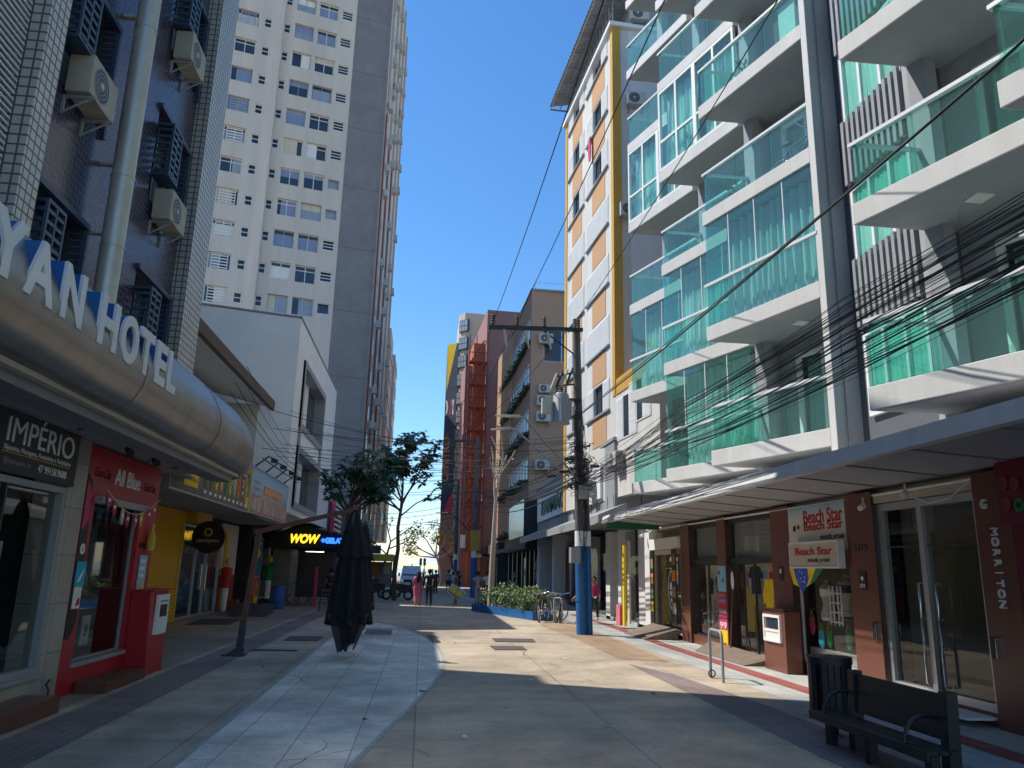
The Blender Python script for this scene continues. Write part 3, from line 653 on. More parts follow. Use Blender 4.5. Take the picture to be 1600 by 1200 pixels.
# letter slots / intercoms
for u, lab in ((12.12, 'black intercom box with a steel edge on the pillar left of the empty glass shop'), (9.48, 'black intercom box on the pillar right of the empty glass shop')):
    it = thing('intercom', lab, 'intercom', tuple(FS.P(u,.95,.15)))
    MB().fb(FS, u-.06, u+.06, .85, 1.12, .142, .19).build('box', 'black', it, bevel=.02)
    MB().fb(FS, u-.07, u-.062, .86, 1.11, .142, .2).build('edge', 'chrome', it)

# wooden ramps
def ramp(label, pts, z, m='wood_grey'):
    mb = MB(); n = len(pts)
    mb.add([(x,y,.006) for x,y,_ in pts]+[(x,y,max(h,.02)) for x,y,h in pts], [tuple(range(n-1,-1,-1)), tuple(range(n,2*n))]+[(i,(i+1)%n,n+(i+1)%n,n+i) for i in range(n)])
    return tag(mb.build('ramp', m), label, 'ramp')
ramp('grey plank ramp rising to the football shirt shop door', [(6.62,15.95,.02),(7.27,15.95,.16),(7.27,19.6,.20),(6.62,18.9,.02)], 0)
ramp('wooden ramp standing open at the side before the shop with the round logo', [(6.2,21.9,.02),(7.2,21.9,.30),(7.2,24.4,.30),(6.2,24.0,.02)], 0)

# window displays ------------------------------------------------------
def shirt(label, F, u, z, w, h, o, m, m2=None, cat='shirt', group=None):
    t = thing('shirt', label, cat, tuple(F.P(u, z, o)), group)
    uz = [(-.5,0),(.5,0),(.5,.62),(.78,.55),(.9,.72),(.55,.98),(.18,1.0),(0,.93),(-.18,1.0),(-.55,.98),(-.9,.72),(-.78,.55),(-.5,.62)]
    MB().fpoly(F, [(u+a*w*.6, z+b*h) for a, b in uz], o-.05, o+.0).build('cloth', m, t, bevel=.015)
    if m2: MB().fpoly(F, [(u+a*w*.6, z+b*h) for a, b in [(-.5,.66),(.5,.66),(.55,.975),(.18,.995),(0,.92),(-.18,.995),(-.55,.975)]], o+.002, o+.01).build('yoke', m2, t)
    hk = MB(); hk.tube([F.P(u,z+h*.92,o-.02),F.P(u,z+h*1.12,o-.02),F.P(u+.04,z+h*1.16,o-.02)], .008, 5); hk.build('hanger', 'alu', t)
    return t
shirt('green football shirt with a yellow shoulder hanging in the shop window', FS, 19.4, .85, .62, .95, -.12, 'c_green', 'c_yellow')
shirt('long yellow football shirt hanging behind the open shop door', FS, 16.7, .5, .62, 1.25, -.16, 'c_yellow')
shirt('blue football shirt above the yellow shirts in the doorway', FS, 17.35, 1.4, .7, .62, -.14, 'c_navy')
shirt('olive yellow football shirt hanging left of the long yellow one', FS, 17.8, .55, .6, 1.0, -.18, 'c_gold')
for i, (u, z, c) in enumerate(((20.6,1.3,'c_navy'),(20.1,1.35,'c_charcoal'),(20.5,.75,'c_grey'),(16.2,.9,'c_red'),(16.35,1.3,'c_navy'),(19.9,.6,'c_turquoise'))):
    shirt(['navy folded swimwear hanging at the left of the shirt window','dark shorts hanging beside the green shirt','grey top low at the left of the shirt window','red shirt hanging at the right end of the doorway','navy shirt hanging at the right end of the doorway','turquoise top low in the shirt window'][i], FS, u, z, .32, .42, -.3, c, cat='clothes')
rn = random.Random(50)
for (y0, y1, x, z, lab) in ((15.95,18.3,8.5,1.0,'rail of hanging clothes deep inside the open shirt shop doorway'),(18.9,21.0,8.4,1.05,'rail of hanging clothes deep behind the green shirt window'),(18.9,21.0,7.9,.35,'low rail of folded beach clothes behind the green shirt window')):
    rk = thing('clothes_rail', lab, 'clothes rail', (x, (y0+y1)/2, 0)); h = .95 if z > .5 else .45
    MB().tube([(x,y0,z+h),(x,y1,z+h)], .015, 6).build('rail', 'chrome', rk)
    for e in (y0, y1): MB().tube([(x,e,.1),(x,e,z+h)], .015, 6).build('post', 'chrome', rk)
    yy = y0+.08
    while yy < y1-.1:
        w_ = rn.uniform(.06,.2); hh = h*rn.uniform(.55,.95); MB().box((x-.2,yy,z+h-.04-hh),(x+.2,yy+w_,z+h-.04)).build('garment', rn.choice(('c_navy','c_white','c_yellow','c_green','c_turquoise','c_pink','c_grey','c_red','c_beige','c_charcoal','c_skyblue')), rk, bevel=.02); yy += w_+rn.uniform(.015,.05)
mb = MB()
for z in (.5,.8,1.1,1.4,1.7,1.95): mb.box((9.2,16.0,z),(9.24,21,z+.03))
tag(mb.build('slat_wall', 'alu'), 'rows of metal display rails on the back wall of the shirt shop', 'display rail')
tag(MB().fb(FS, 16.1, 17.2, .1, .45, -.9, -.35).build('display_box', 'c_cream'), 'low pale box of patterned towels standing in the shirt shop doorway', 'box')
ball = thing('ball', 'yellow and blue ball hanging high in the shirt shop doorway', 'ball', tuple(FS.P(16.45,1.88,-.3)))
q = FS.P(16.45,1.88,-.3); MB().ell(q, (.13,.13,.13)).build('skin', 'c_yellow', ball)
q = FS.P(16.5,1.5,-.3); bb = thing('ball', 'white and black ball under the yellow one', 'ball', tuple(q)); MB().ell(q, (.13,.13,.13)).build('skin', 'white_paint', bb)
# price banner on the second pillar
s = thing('price_banner', 'vertical turquoise, red and yellow price banner on the pillar between the shirt windows', 'banner', tuple(FS.P(18.68,.3,.14)))
z = 2.02
for h, c, tx, tc in ((.62,'c_skyblue','',None),(.14,'c_red','CANGAS','c_skyblue'),(.14,'c_rose','BONES','c_skyblue'),(.26,'c_red','TOALHAS','c_skyblue'),(.34,'c_rose','99','paper'),(.6,'c_yellow','VENHA','c_red')):
    MB().fb(FS, 18.43, 18.93, z-h+.01, z, .122, .13).build('panel', c, s)
    if tx: text('lettering', tx, FS, 18.9, z-h+.04, h*.6, 'c_'+tc if tc == 'paper' else tc, .132, .004, width=.42, parent=s)
    if tx == 'VENHA':
        for k, t2 in enumerate(('CONHECER', 'A LOJA')): text('lettering', t2, FS, 18.9, z-.36-.13*k, .1, 'c_red', .132, .004, width=.42, parent=s)
    z -= h
for a, b in ((18.83,1.86),(18.6,1.68)): MB().disc(FS.P(a,b,.131), FS.n, .05, .004).build('picture', 'c_navy', s)
# paddle shaped sign on a stick
s = thing('paddle_sign', 'white oar shaped sign leaning at the shirt shop door', 'sign', tuple(FS.P(18.1,.1,.15)))
MB().tube([FS.P(18.1,.1,.2),FS.P(18.13,1.5,.08)], .02, 6).build('stick', 'wood_warm', s)
mb = MB(); mb.ell(FS.P(18.13,1.68,.08), (.02,.09,.22)); mb.build('blade', 'white_paint', s)
# beachwear window
def mannequin(label, F, u, z, h, o, m, dress='c_charcoal'):
    t = thing('mannequin', label, 'mannequin', tuple(F.P(u,z,o)))
    b = MB(); b.tube([F.P(u,z,o),F.P(u,z+h*.15,o),F.P(u,z+h*.4,o),F.P(u,z+h*.62,o),F.P(u,z+h*.85,o),F.P(u,z+h*.92,o),F.P(u,z+h,o)], [.13,.16,.10,.14,.15,.05,.045], 10); b.build('torso', m, t)
    b = MB(); b.tube([F.P(u,z+h*.02,o),F.P(u,z+h*.2,o)], [.145,.15], 10); b.tube([F.P(u,z+h*.6,o),F.P(u,z+h*.78,o)], [.15,.155], 10); b.build('swimwear', dress, t)
    return t
mannequin('pale mannequin torso in the left of the beachwear window', FS, 14.5, 1.0, .75, -.35, 'c_beige', 'c_white')
mannequin('mannequin torso in black patterned swimwear, middle of the beachwear window', FS, 13.9, 1.05, .8, -.4, 'c_beige')
mannequin('mannequin torso in grey swimwear at the right of the beachwear window', FS, 13.35, .95, .85, -.4, 'c_cream', 'c_grey')
for i, (u, z, c, d) in enumerate(((14.42,.62,'c_turquoise','blue sequin bikini top hanging low in the beachwear window'),(14.12,.66,'c_green','dark green bikini hanging beside the blue one'),(13.45,.68,'c_green','green and yellow bikini hanging low right in the beachwear window'),(13.1,.66,'c_green','plain green bikini at the right end of the beachwear window'),(14.75,.85,'c_magenta','magenta bikini at the left edge of the beachwear window'))):
    t = thing('bikini', d, 'bikini', tuple(FS.P(u,z,-.12)))
    mb = MB(); mb.ell(FS.P(u,z+.05,-.12), (.03,.11,.17)); mb.build('cloth', c, t)
    MB().tube([FS.P(u-.09,z+.15,-.12),FS.P(u,z+.34,-.12),FS.P(u+.09,z+.15,-.12)], .006, 5).build('strap', 'c_yellow', t)
t = thing('ladder_rack', 'white ladder shaped rack standing in the beachwear window', 'rack', tuple(FS.P(14,.3,-.2)))
mb = MB()
for u in (14.15,14.02,13.86,13.74): mb.fb(FS, u-.012, u+.012, .95, 1.65, -.2, -.18)
mb.build('upright', 'white_paint', t)
mb = MB()
for k in range(4): mb.fb(FS, 13.73, 14.16, 1.0+k*.17, 1.02+k*.17, -.198, -.182)
mb.build('rung', 'white_paint', t)
t = thing('sun_hat', 'straw sun hat on top of the display in the beachwear window', 'hat', tuple(FS.P(13.5,1.82,-.4)))
q = FS.P(13.5,1.82,-.4); MB().cyl(q, .2, 1.82, 1.835, 18).build('brim', 'wood_grey', t); MB().ell((q.x,q.y,1.84), (.1,.1,.1)).build('crown', 'wood_grey', t)
tag(MB().fb(FS, 12.95, 14.95, .26, .5, -.6, -.15).build('display_box', 'paving_walk'), 'pale low display shelf at the foot of the beachwear window', 'shelf')
# brazilian flag bunting
t = thing('flag', 'green, yellow and blue flag cloth hung under the beachwear sign', 'flag', tuple(FS.P(14.5,1.7,.2)))
MB().fpoly(FS, [(14.92,1.95),(13.6,1.95),(13.95,1.72),(14.3,1.6)], .19, .2).build('green_field', 'c_green', t)
MB().fpoly(FS, [(14.9,1.96),(13.85,1.96),(14.1,1.68),(14.35,1.58),(14.75,1.66)], .202, .208).build('yellow_lozenge', 'c_yellow', t)
MB().fpoly(FS, [(14.7,1.96),(14.16,1.96),(14.14,1.75),(14.26,1.6),(14.4,1.5),(14.5,1.62),(14.62,1.75)], .21, .216).build('blue_globe', 'c_blue', t)
mb = MB()
for k in range(14): mb.disc(FS.P(14.25+random.random()*.33,1.68+random.random()*.24,.217), FS.n, .012, .003, 6)
mb.build('star', 'white_paint', t)
# security camera and small dome
for u, z, lab in ((11.95,2.95,'white security camera above the left edge of the empty glass shop'),(10.8,3.05,'grey security camera hanging from the canopy before the empty glass shop'),(25.0,3.0,'white security camera on the far pillar of the shop row')):
    t = thing('security_camera', lab, 'camera', tuple(FS.P(u,z,.2)))
    q = FS.P(u, z, .3); MB().tube([q+Vector((0,.0,.14)), q+Vector((0,0,.02))], .02, 6).build('mount', 'alu', t)
    MB().tube([q, q+Vector((-.12,-.1,-.05))], [.05,.045], 10).build('housing', 'white_paint', t)
tag(MB().tube([FS.P(10.7,3.02,.32),FS.P(10.3,2.86,.3),FS.P(9.9,2.9,.25),FS.P(9.55,3.1,.2)], .012, 6).build('loose_cable', 'white_paint'), 'white loose cable sagging above the empty glass shop doors', 'cable')
# posters by the round-logo shop
t = thing('window_logo', 'round white logo sticker on the far glass door of the shop row', 'sticker', tuple(FS.P(23,1.4,.02)))
mb = MB()
mb.grid(lambda u, v: FS.P(22.9+(.42+.05*v)*math.cos(u*6.2832)*.8, 1.35+(.52+.05*v)*math.sin(u*6.2832), .02), 32, 1); mb.build('ring', 'white_sign', t)
for a, b, c, d in ((22.72,23.08,1.35,1.55),(22.68,23.1,1.18,1.3),(22.8,23.0,.98,1.1)): MB().fb(FS, a, b, c, d, .015, .022).build('mark', 'white_sign', t)
MB().disc(FS.P(22.45,2.02,.015), FS.n, .12, .006).build('mark', 'white_sign', t)
s = sign('menu_board', 'tall dark menu board with food pictures beside the far glass door', FS, 24.42, 24.72, .3, 2.5, 'black', .1, .03)
for z, c in ((2.1,'c_photo_a'),(1.65,'c_orange'),(1.2,'c_photo_b'),(.8,'c_yellow')): MB().fb(FS, 24.46, 24.68, z-.15, z+.15, .131, .135).build('picture', c, s)
s = sign('menu_board', 'dark menu board with food pictures on the pillar right of the round logo door', FS, 21.82, 22.2, .4, 2.5, 'black', .22, .03)
for z, c in ((2.2,'c_photo_c'),(1.75,'c_orange'),(1.3,'c_photo_a'),(.85,'c_beige')): MB().fb(FS, 21.86, 22.16, z-.15, z+.15, .251, .255).build('picture', c, s)
# ============================================================ AIR CONDITIONERS (template)
def make_ac(m='ac_white', w=.8, h=.56, d=.3):
    t = thing('air_conditioner', 'x', 'air conditioner', (0,0,0), 'air conditioners on the building walls')
    # local frame: back at y=0 on the wall, front faces -Y
    MB().box((-w/2,-d-.06,0),(w/2,-.06,h)).build('casing', m, t, bevel=.012)
    mb = MB(); c = (-w*.12, -d-.062, h/2)
    for r in (.9,.68,.46,.24): mb.tube([(c[0]+r*h*.45*math.cos(a),c[1],c[2]+r*h*.45*math.sin(a)) for a in [k*math.pi/10 for k in range(21)]], .006, 4)
    mb.tube([(c[0],c[1],c[2]),(c[0],c[1]-.015,c[2])], .05, 10); mb.build('fan_grille', 'ac_white', t)
    MB().tube([(c[0],c[1]+.004,c[2]),(c[0],c[1]-.002,c[2])], h*.42, 20, smooth=False).build('fan_opening', 'grille_dark', t)
    mb = MB()
    for k in range(9): mb.box((w/2-.001,-d-.04+.0,.06+k*.05),(w/2+.004,-.1,.085+k*.05))
    mb.build('side_grille', 'grille_dark', t)
    mb = MB()
    for x in (-w*.36, w*.36): mb.box((x-.02,-d-.1,-.045),(x+.02,0,-.003)); mb.box((x-.02,-.035,-.28),(x+.02,0,-.045)); mb.hexa([(x-.012,-.03,-.27),(x+.012,-.03,-.27),(x+.012,0,-.27),(x-.012,0,-.27),(x-.012,-d-.05,-.05),(x+.012,-d-.05,-.05),(x+.012,-d+.0,-.05),(x-.012,-d+.0,-.05)])
    mb.build('bracket', 'metal_grey_panel', t)
    return t
AC1 = make_ac(); AC2 = make_ac('ac_old', .85, .6, .34); _acu = set()
def ac(label, P, n, tpl=None, s=1.0, group=None):
    tpl = tpl or AC1
    first = tpl.name not in _acu; _acu.add(tpl.name)
    t = tpl if first else copy_tree(tpl)
    t.location = P; t.rotation_euler = (0,0,math.atan2(n[1],n[0])+math.pi/2); t.scale = (s,s,s); t['label'] = label
    if group: t['group'] = group
    return t

# ============================================================ WHITE AND ORANGE APARTMENT BUILDING
a_ = R(-4.09); FW = Fr((7.0, 28.0), (7.0+math.sin(a_), 28+math.cos(a_)), ref=(0, 20))
wo = thing('apartment_building', 'narrow white apartment building with orange panels, white shutters and a yellow edge strip', 'apartment block', (9, 30, 0))
cols = [(0.72,3.9),(4.4,7.25)]        # the two window columns (u range)
rows = [8.0+2.62*k for k in range(7)]  # sill heights
holes = []; mbw = MB()
for c0, c1 in cols:
    for z in rows:
        holes.append((c0+ (c1-c0)*.28, c1-(c1-c0)*.32, z, z+1.25))
wall(mbw, FW, .0, 7.85, 4.5, 24.6, holes, .18)
mbw.fb(FW, -4.5, -.0, 4.5, 8.35, -.3, 0)
mbw.add([FW.P(0,8.35,0),FW.P(0,24.6,0),FW.P(0,24.6,-9),FW.P(0,8.35,-9)], [(0,1,2,3)])
mbw.fb(FW, 0.02, 7.8, 4.5, 24.58, -9, -.3)
mbw.add([FW.P(7.85,4.5,0),FW.P(7.85,24.6,0),FW.P(7.85,24.6,-9),FW.P(7.85,4.5,-9)], [(0,1,2,3)])
mat('stained_white', (.58,.56,.52), .85, var=.16, scale=1.1, bump=.2, streak=.2)
mbw.build('wall', 'stained_white', wo)
mb = MB(); mb.fb(FW, -.06, .26, 8.35, 24.62, -.32, .035); mb.fb(FW, 7.5, 7.9, 4.5, 24.62, -.1, .035); mb.fb(FW, -4.6, -.18, 8.35, 8.95, -.9, .035); mb.build('yellow_frame', 'yellow_wall', wo)
# shaded side wall of the recess and grey wall behind the yellow frame
mb = MB(); FG = Fr((7.9, 28.05), (14, 28.05), ref=(7, 0)); mb.fb(FG, -.75, 6, 8.95, 24.7, -.3, 0); mb.build('side_wall', 'plaster_white', wo)
for ci, (c0, c1) in enumerate(cols):
    w_ = c1-c0
    for ri, z in enumerate(rows):
        a, b = c0+w_*.28, c1-w_*.32
        f = MB(); frame_mb(f, FW, a, b, z, z+1.25, -.10, .04, .05, (.5,)); f_ = f.build('window', 'navy_metal', wo)
        MB().fb(FW, a+.03, b-.03, z+.03, z+1.22, -.14, -.13).build('pane', 'win_glass', f_)
        sh = MB(); 
        for (p, q) in ((c0, a-.02), (b+.02, c1))+(((a, b),) if (ci, ri) in ((0,1),(0,2),(0,3),(1,2),(1,3)) else ()):
            sh.fb(FW, p, q, z, z+1.25, 0, .03)
            for k in range(14): sh.fb(FW, p+.04, q-.04, z+.06+k*.083, z+.1+k*.083, .03, .045)
        sh.build('shutter', 'white_paint', f_)
        MB().fb(FW, c0-.05, c1+.05, z-.08, z-.01, 0, .10).build('sill', 'metal_grey_panel', f_)
        if z > 8.2 or ci == 0: MB().fb(FW, c0+w_*.14, c1-w_*.26, z-1.28, z-.085, 0, .018).build('orange_panel', 'orange_wall', wo)
for (a, b, z, h) in ((-1.6,-.9,6.55,1.6),(-3.0,-2.35,6.9,1.6)):
    f = MB(); frame_mb(f, FW, a, b, z, z+h, .03, .04, .04); f_ = f.build('window', 'white_paint', wo); MB().fb(FW, a+.03, b-.03, z+.03, z+h-.03, .0, .01).build('pane', 'win_glass', f_)
    for (p, q) in ((a-.75,a-.02),(b+.02,b+.75)):
        s_ = MB(); s_.fb(FW, p, q, z, z+h, .002, .03)
        for k in range(16): s_.fb(FW, p+.04, q-.04, z+.06+k*.095, z+.11+k*.095, .03, .045)
        s_.build('shutter', 'white_paint', f_)
mb = MB(); mb.fb(FW, -.2, 8.0, 24.62, 24.8, -9, .18); mb.build('cornice', 'white_paint', wo)
mb = MB(); mb.fb(FW, .1, 7.8, 24.82, 26.6, -3, -1.0); mb.build('attic', 'plaster_grey', wo)
mb = MB()
for k in range(17): mb.fb(FW, .2+k*.47, .26+k*.47, 24.8, 26.2, -.12, -.06)
mb.fb(FW, .1, 7.9, 25.6, 25.66, -.11, -.07); mb.build('railing', 'metal_grey_panel', wo)
mb = MB()
def roof_pt(u, v):
    U = -1.2+9.9*u; O = .75-3.9*v
    return FW.P(U, 26.25+.95*v+.03*math.sin(U*22), O)
mb.grid(roof_pt, 220, 1)
r_ = mb.build('roof_sheet', 'metal_grey_panel', wo)
mb = MB()
for k in range(9): mb.fb(FW, -.9+k*1.2, -.84+k*1.2, 26.1, 26.17, -2.5, .7)
for o in (.68, .2, -.5): mb.fb(FW, -1.1, 8.6, 26.12, 26.16, o-.04, o)
mb.build('roof_beam', 'c_grey', r_)
tag(MB().fpoly(FW, [(3.2,21.05),(2.9,21.1),(2.85,20.3),(2.98,19.9),(3.15,19.95),(3.22,20.4)], .12, .16).build('towel', 'c_magenta'), 'bright pink towel hanging from an upper window sill of the orange and white building', 'towel')
for i, (x, y) in enumerate(((1000,20),(995,152),(985,325),(1002,265))):
    q = AY(x, y, 27.7); ac(['grey air conditioner high on the shaded side wall under the roof','air conditioner on the side wall beside the second balcony from the top','small air conditioner half hidden at the edge of the green balconies','air conditioner on the shaded wall behind the green balconies'][i], (q.x, 28.04, q.z-.3), (0,-1))
q = FW.P(-.6, 5.55, 0); ac('white air conditioner low on the orange and white building, above the grey panels', q, FW.n)
q = FW.P(2.8, 4.8, 0); ac('white air conditioner behind the pole at the base of the orange and white building', q, FW.n)
ac('air conditioner at the far base of the orange and white building left of the pole', FW.P(4.2, 5.9, 0), FW.n)

# ============================================================ GREY CLAD COSMETICS SHOP (between)
gs = thing('shop_building', 'low grey panel clad shop building with a big white sign board behind the blue pole', 'shop', (8, 36, 0))
FN = Fr((6.9, 0), (6.9, 30), ref=(0, 30))
mb = MB(); mb.fb(FN, 27.9, 47.5, 3.72, 6.62, -8, 0); mb.build('wall', 'metal_grey_panel', gs)
mb = MB()
for k in range(21): mb.fb(FN, 28+k*.97, 28.03+k*.97, 3.75, 4.6, .0, .012)
for x in (7.9,8.9): mb.box((x,27.885,3.8),(x+.03,27.9,6.6))
mb.build('panel_seam', 'c_charcoal', gs)
mb = MB(); mb.box((6.85,27.8,6.62),(11,48,6.74)); mb.build('coping', 'metal_grey_panel', gs)
mb = MB(); mb.prism([(6.9,26.2,3.72),(5.9,26.2,3.42),(5.9,26.2,3.72),(6.9,26.2,4.15)], (0,22,0)); mb.build('canopy', 'metal_grey_panel', gs)
mb = MB(); mb.box((7.45,26,0),(9,26.8,3.4)); mb.box((7.45,31,0),(8.2,31.7,3.4)); mb.box((7.45,36,0),(8.2,37.6,3.4)); mb.box((7.45,29.2,0),(8,29.7,3.4)); mb.box((6.9,46.4,0),(8.2,47.5,3.7)); mb.box((6.95,41.5,0),(8.2,42.2,3.7)); mb.build('pillar', 'plaster_white', gs)
mb = MB(); mb.box((9,26,0),(9.2,47,3.7)); mb.build('interior_wall', 'interior_mid', gs)
mb = MB(); mb.box((7.6,37.7,0),(7.65,41.4,3.3)); mb.box((7.6,31.8,0),(7.65,35.9,3.3)); mb.box((7.6,26.9,0),(7.65,29.1,3.3)); mb.build('shop_window', 'glass_low', gs)
mb = MB(); mb.box((7.45,26,.004),(9,47,.12)); mb.build('doorstep', 'paving_walk', gs)
s = sign('shop_sign', 'large white sign board with green letters behind the tangle of cables', FN, 29.7, 46.8, 4.62, 6.0, 'white_sign', .01, .12)
text('lettering', 'FARMÁCIA', FN, 45.0, 4.95, 1.1, 'green_paint', .14, .05, width=9.3, bold=.06, parent=s)
s = sign('shop_sign', 'dark green sign board under the canopy edge right of the blue pole', FB, 1.75, 3.4, 3.12, 3.42, 'green_paint', .3, .08)
s = sign('advert_panel', 'yellow and pink advertising panel at the corner of the shop right of the walking woman', FN, 26.9, 27.15, .1, 2.9, 'c_cream', -.3, .06)
mb = MB(); q = AY(970, 900, 26); 
tag(MB().box((6.66,25.75,.1),(6.74,25.95,2.7)).build('advert_column', 'c_yellow'), 'bright yellow narrow advertising column beside the white shop pillar', 'advert column')
tag(MB().box((6.60,26.1,.1),(6.78,26.6,.75)).build('advert_column', 'c_pink'), 'low pink advertising stand at the foot of the yellow column', 'advert stand')
s = sign('poster', 'tall dark poster of a standing model in the shop window left of the blue pole', FN, 38.0, 40.9, .4, 3.0, 'c_charcoal', -.6, .04)
MB().fpoly(FN, [(39.2,.6),(39.6,.6),(39.7,1.5),(39.8,2.2),(39.5,2.4),(39.3,2.4),(39.0,2.2),(39.1,1.5)], -.55, -.54).build('figure', 'c_beige', s)
# ============================================================ BLACK SHOP FRONT AND BROWN OFFICE BUILDING
bk = thing('shop_building', 'black fronted shop with dark canopy at the foot of the brown building', 'shop', (8.5, 53, 0))
mb = MB(); mb.box((6.3,48.0,3.1),(9.5,56.3,3.9)); mb.box((6.2,48.0,3.12),(6.3,70,3.4)); mb.build('canopy', 'c_charcoal', bk)
mb = MB()
for y in (48.6,50.6,52.8,54.8,57,60,63,66): mb.box((7.2,y,0),(7.5,y+.5,3.2))
mb.box((7.9,48,0),(8,72,3.2)); mb.build('shop_front', 'black', bk)
mb = MB(); mb.box((7.3,49.1,.3),(7.34,50.6,2.7)); mb.box((7.3,55.3,.3),(7.34,57,2.7)); mb.build('display_window', 'win_blind', bk)
for i, (y, z, c) in enumerate(((49.4,1.6,'c_white'),(49.9,1.2,'c_skyblue'),(50.2,1.9,'c_grey'),(49.5,2.2,'c_beige'),(55.7,1.4,'c_pink'))):
    tag(MB().box((7.22,y,z),(7.28,y+.35,z+.5)).build('garment', 'c_grey' if i > 2 else c), ['white blouse displayed at the black shop window','pale blue top displayed low at the black shop window','grey garment high at the black shop window','beige hat display at the top of the black shop window','pale pink garment at the far window of the black shop'][i], 'clothes')
s = thing('glass_sign_box', 'large grey blue glazed box projecting above the black shop canopy', 'facade box', (6.6, 56, 3.7))
FX = Fr((6.35, 0), (6.35, 60), ref=(0, 50))
MB().box((6.38,49.8,3.92),(8.4,58.6,6.35)).build('box', 'dark_metal', s)
mat('pale_glass', (.22,.30,.34), .16, var=.35, scale=1.2, spec=.9)
mb = MB()
for k in range(9): mb.fb(FX, 49.85+k*.97, 50.75+k*.97, 3.98, 6.3, .0, .02)
mb.build('glass_panel', 'pale_glass', s)
bb_ = thing('office_building', 'brown five storey building with bands of windows and plant boxes facing the street', 'building', (9, 64, 0))
FBn = Fr((7.5, 56.5), (7.2, 77), ref=(0, 60))   # street face
FBc = Fr((7.5, 56.5), (18, 57.2), ref=(7, 0))     # face towards the camera
zt = 23.2
fl = [5.6, 9.3, 12.95, 16.6, 20.2]
hl = [(.4, 19.6, z+.85, z+2.35) for z in fl[:4]]+[(.4, 19.6, 18.9, 20.7)]
hl = [(.4, 19.6, z+1.1, z+2.75) for z in (3.7,7.3,10.95,14.6,18.2)]
mb = MB(); wall(mb, FBn, 0, 20.4, 3.3, zt, hl, .35); mb.build('street_wall', 'brown_shaded', bb_)
mb = MB(); wall(mb, FBc, 0, 11, 3.3, zt, [(1.0,3.9,17.5,20.3)], .25); mb.fb(FBc, 0.6, 11, 3.3, zt-.1, -20, -.4); mb.build('wall', 'brown_wall', bb_)
mb = MB(); mb.fb(FBn, -.1, 20.5, zt, zt+.12, -11, .1); mb.build('coping', 'metal_grey_panel', bb_)
f = MB(); frame_mb(f, FBc, 1.0, 3.9, 17.5, 20.3, -.15, .08, .08, (.5,)); f_ = f.build('window', 'alu', bb_); MB().fb(FBc, 1.05, 3.85, 17.55, 20.25, -.2, -.19).build('pane', 'win_glass', f_)
for z in (3.7,7.3,10.95,14.6,18.2):
    f = MB(); frame_mb(f, FBn, .4, 19.6, z+1.1, z+2.75, .06, .10, .10, [k/12 for k in range(1,12)]); f_ = f.build('window_band', 'alu', bb_)
    MB().fb(FBn, .45, 19.55, z+1.15, z+2.7, -.02, .0).build('pane', 'pale_glass', f_)
    MB().fb(FBn, .4, 19.6, z+.80, z+1.04, .02, .28).build('plant_box', 'c_charcoal', bb_)
mb = MB()
for k in range(16): mb.tube([FBn.P(.3+k*1.2,zt,-.3),FBn.P(.3+k*1.2,zt+.75,-.3)], .03, 5)
mb.tube([FBn.P(.2,zt+.75,-.3),FBn.P(19,zt+.75,-.3)], .03, 5); mb.tube([FBn.P(.2,zt+.75,-.3),FBn.P(.2,zt+.75,-9)], .03, 5); mb.build('roof_railing', 'white_metal', bb_)
def leaves(mb, c, r, n, size, flat=.6, rn=random, up=.3):
    for _ in range(n):
        while True:
            d = Vector((rn.uniform(-1,1), rn.uniform(-1,1), rn.uniform(-1,1)))
            if d.length < 1: break
        p = Vector(c)+Vector((d.x*r[0], d.y*r[1], d.z*r[2]))
        a = Vector((rn.uniform(-1,1), rn.uniform(-1,1), rn.uniform(-.6,.8))).normalized(); b = a.cross(Vector((rn.uniform(-1,1), rn.uniform(-1,1), rn.uniform(-1,1)))).normalized()
        s_ = size*rn.uniform(.6,1.3); mb.add([p, p+a*s_*.5+b*s_*flat*.5, p+a*s_, p+a*s_*.5-b*s_*flat*.5], [(0,1,2,3)])
for k, z in enumerate((3.7,7.3,10.95,14.6,18.2)):
    mb = MB(); rn = random.Random(k)
    for j in range(26): leaves(mb, FBn.P(.5+j*.74+rn.uniform(-.2,.2), z+1.02-rn.random()*.25, .22+rn.random()*.12), (.3,.3,rn.uniform(.16,.42)), 30, .2, rn=rn)
    tag(mb.build('balcony_plants', 'leaf_dark'), 'trailing dark plants in the %s window box band of the brown building' % ['lowest','second lowest','middle','second highest','highest'][k], 'plants', kind='stuff')
for i, (x, y) in enumerate(((852,531),(850,607),(849,627),(848,652),(846,727))):
    q = AY(x, y, 56.6); ac('air conditioner on the tan wall of the brown building, %s of five' % ['topmost','second from the top','third from the top','fourth from the top','lowest'][i], (q.x, 56.55, q.z-.4), (0,-1), s=1.35 if i != 1 else 1.1)
for x, y in ((840,652),): pass
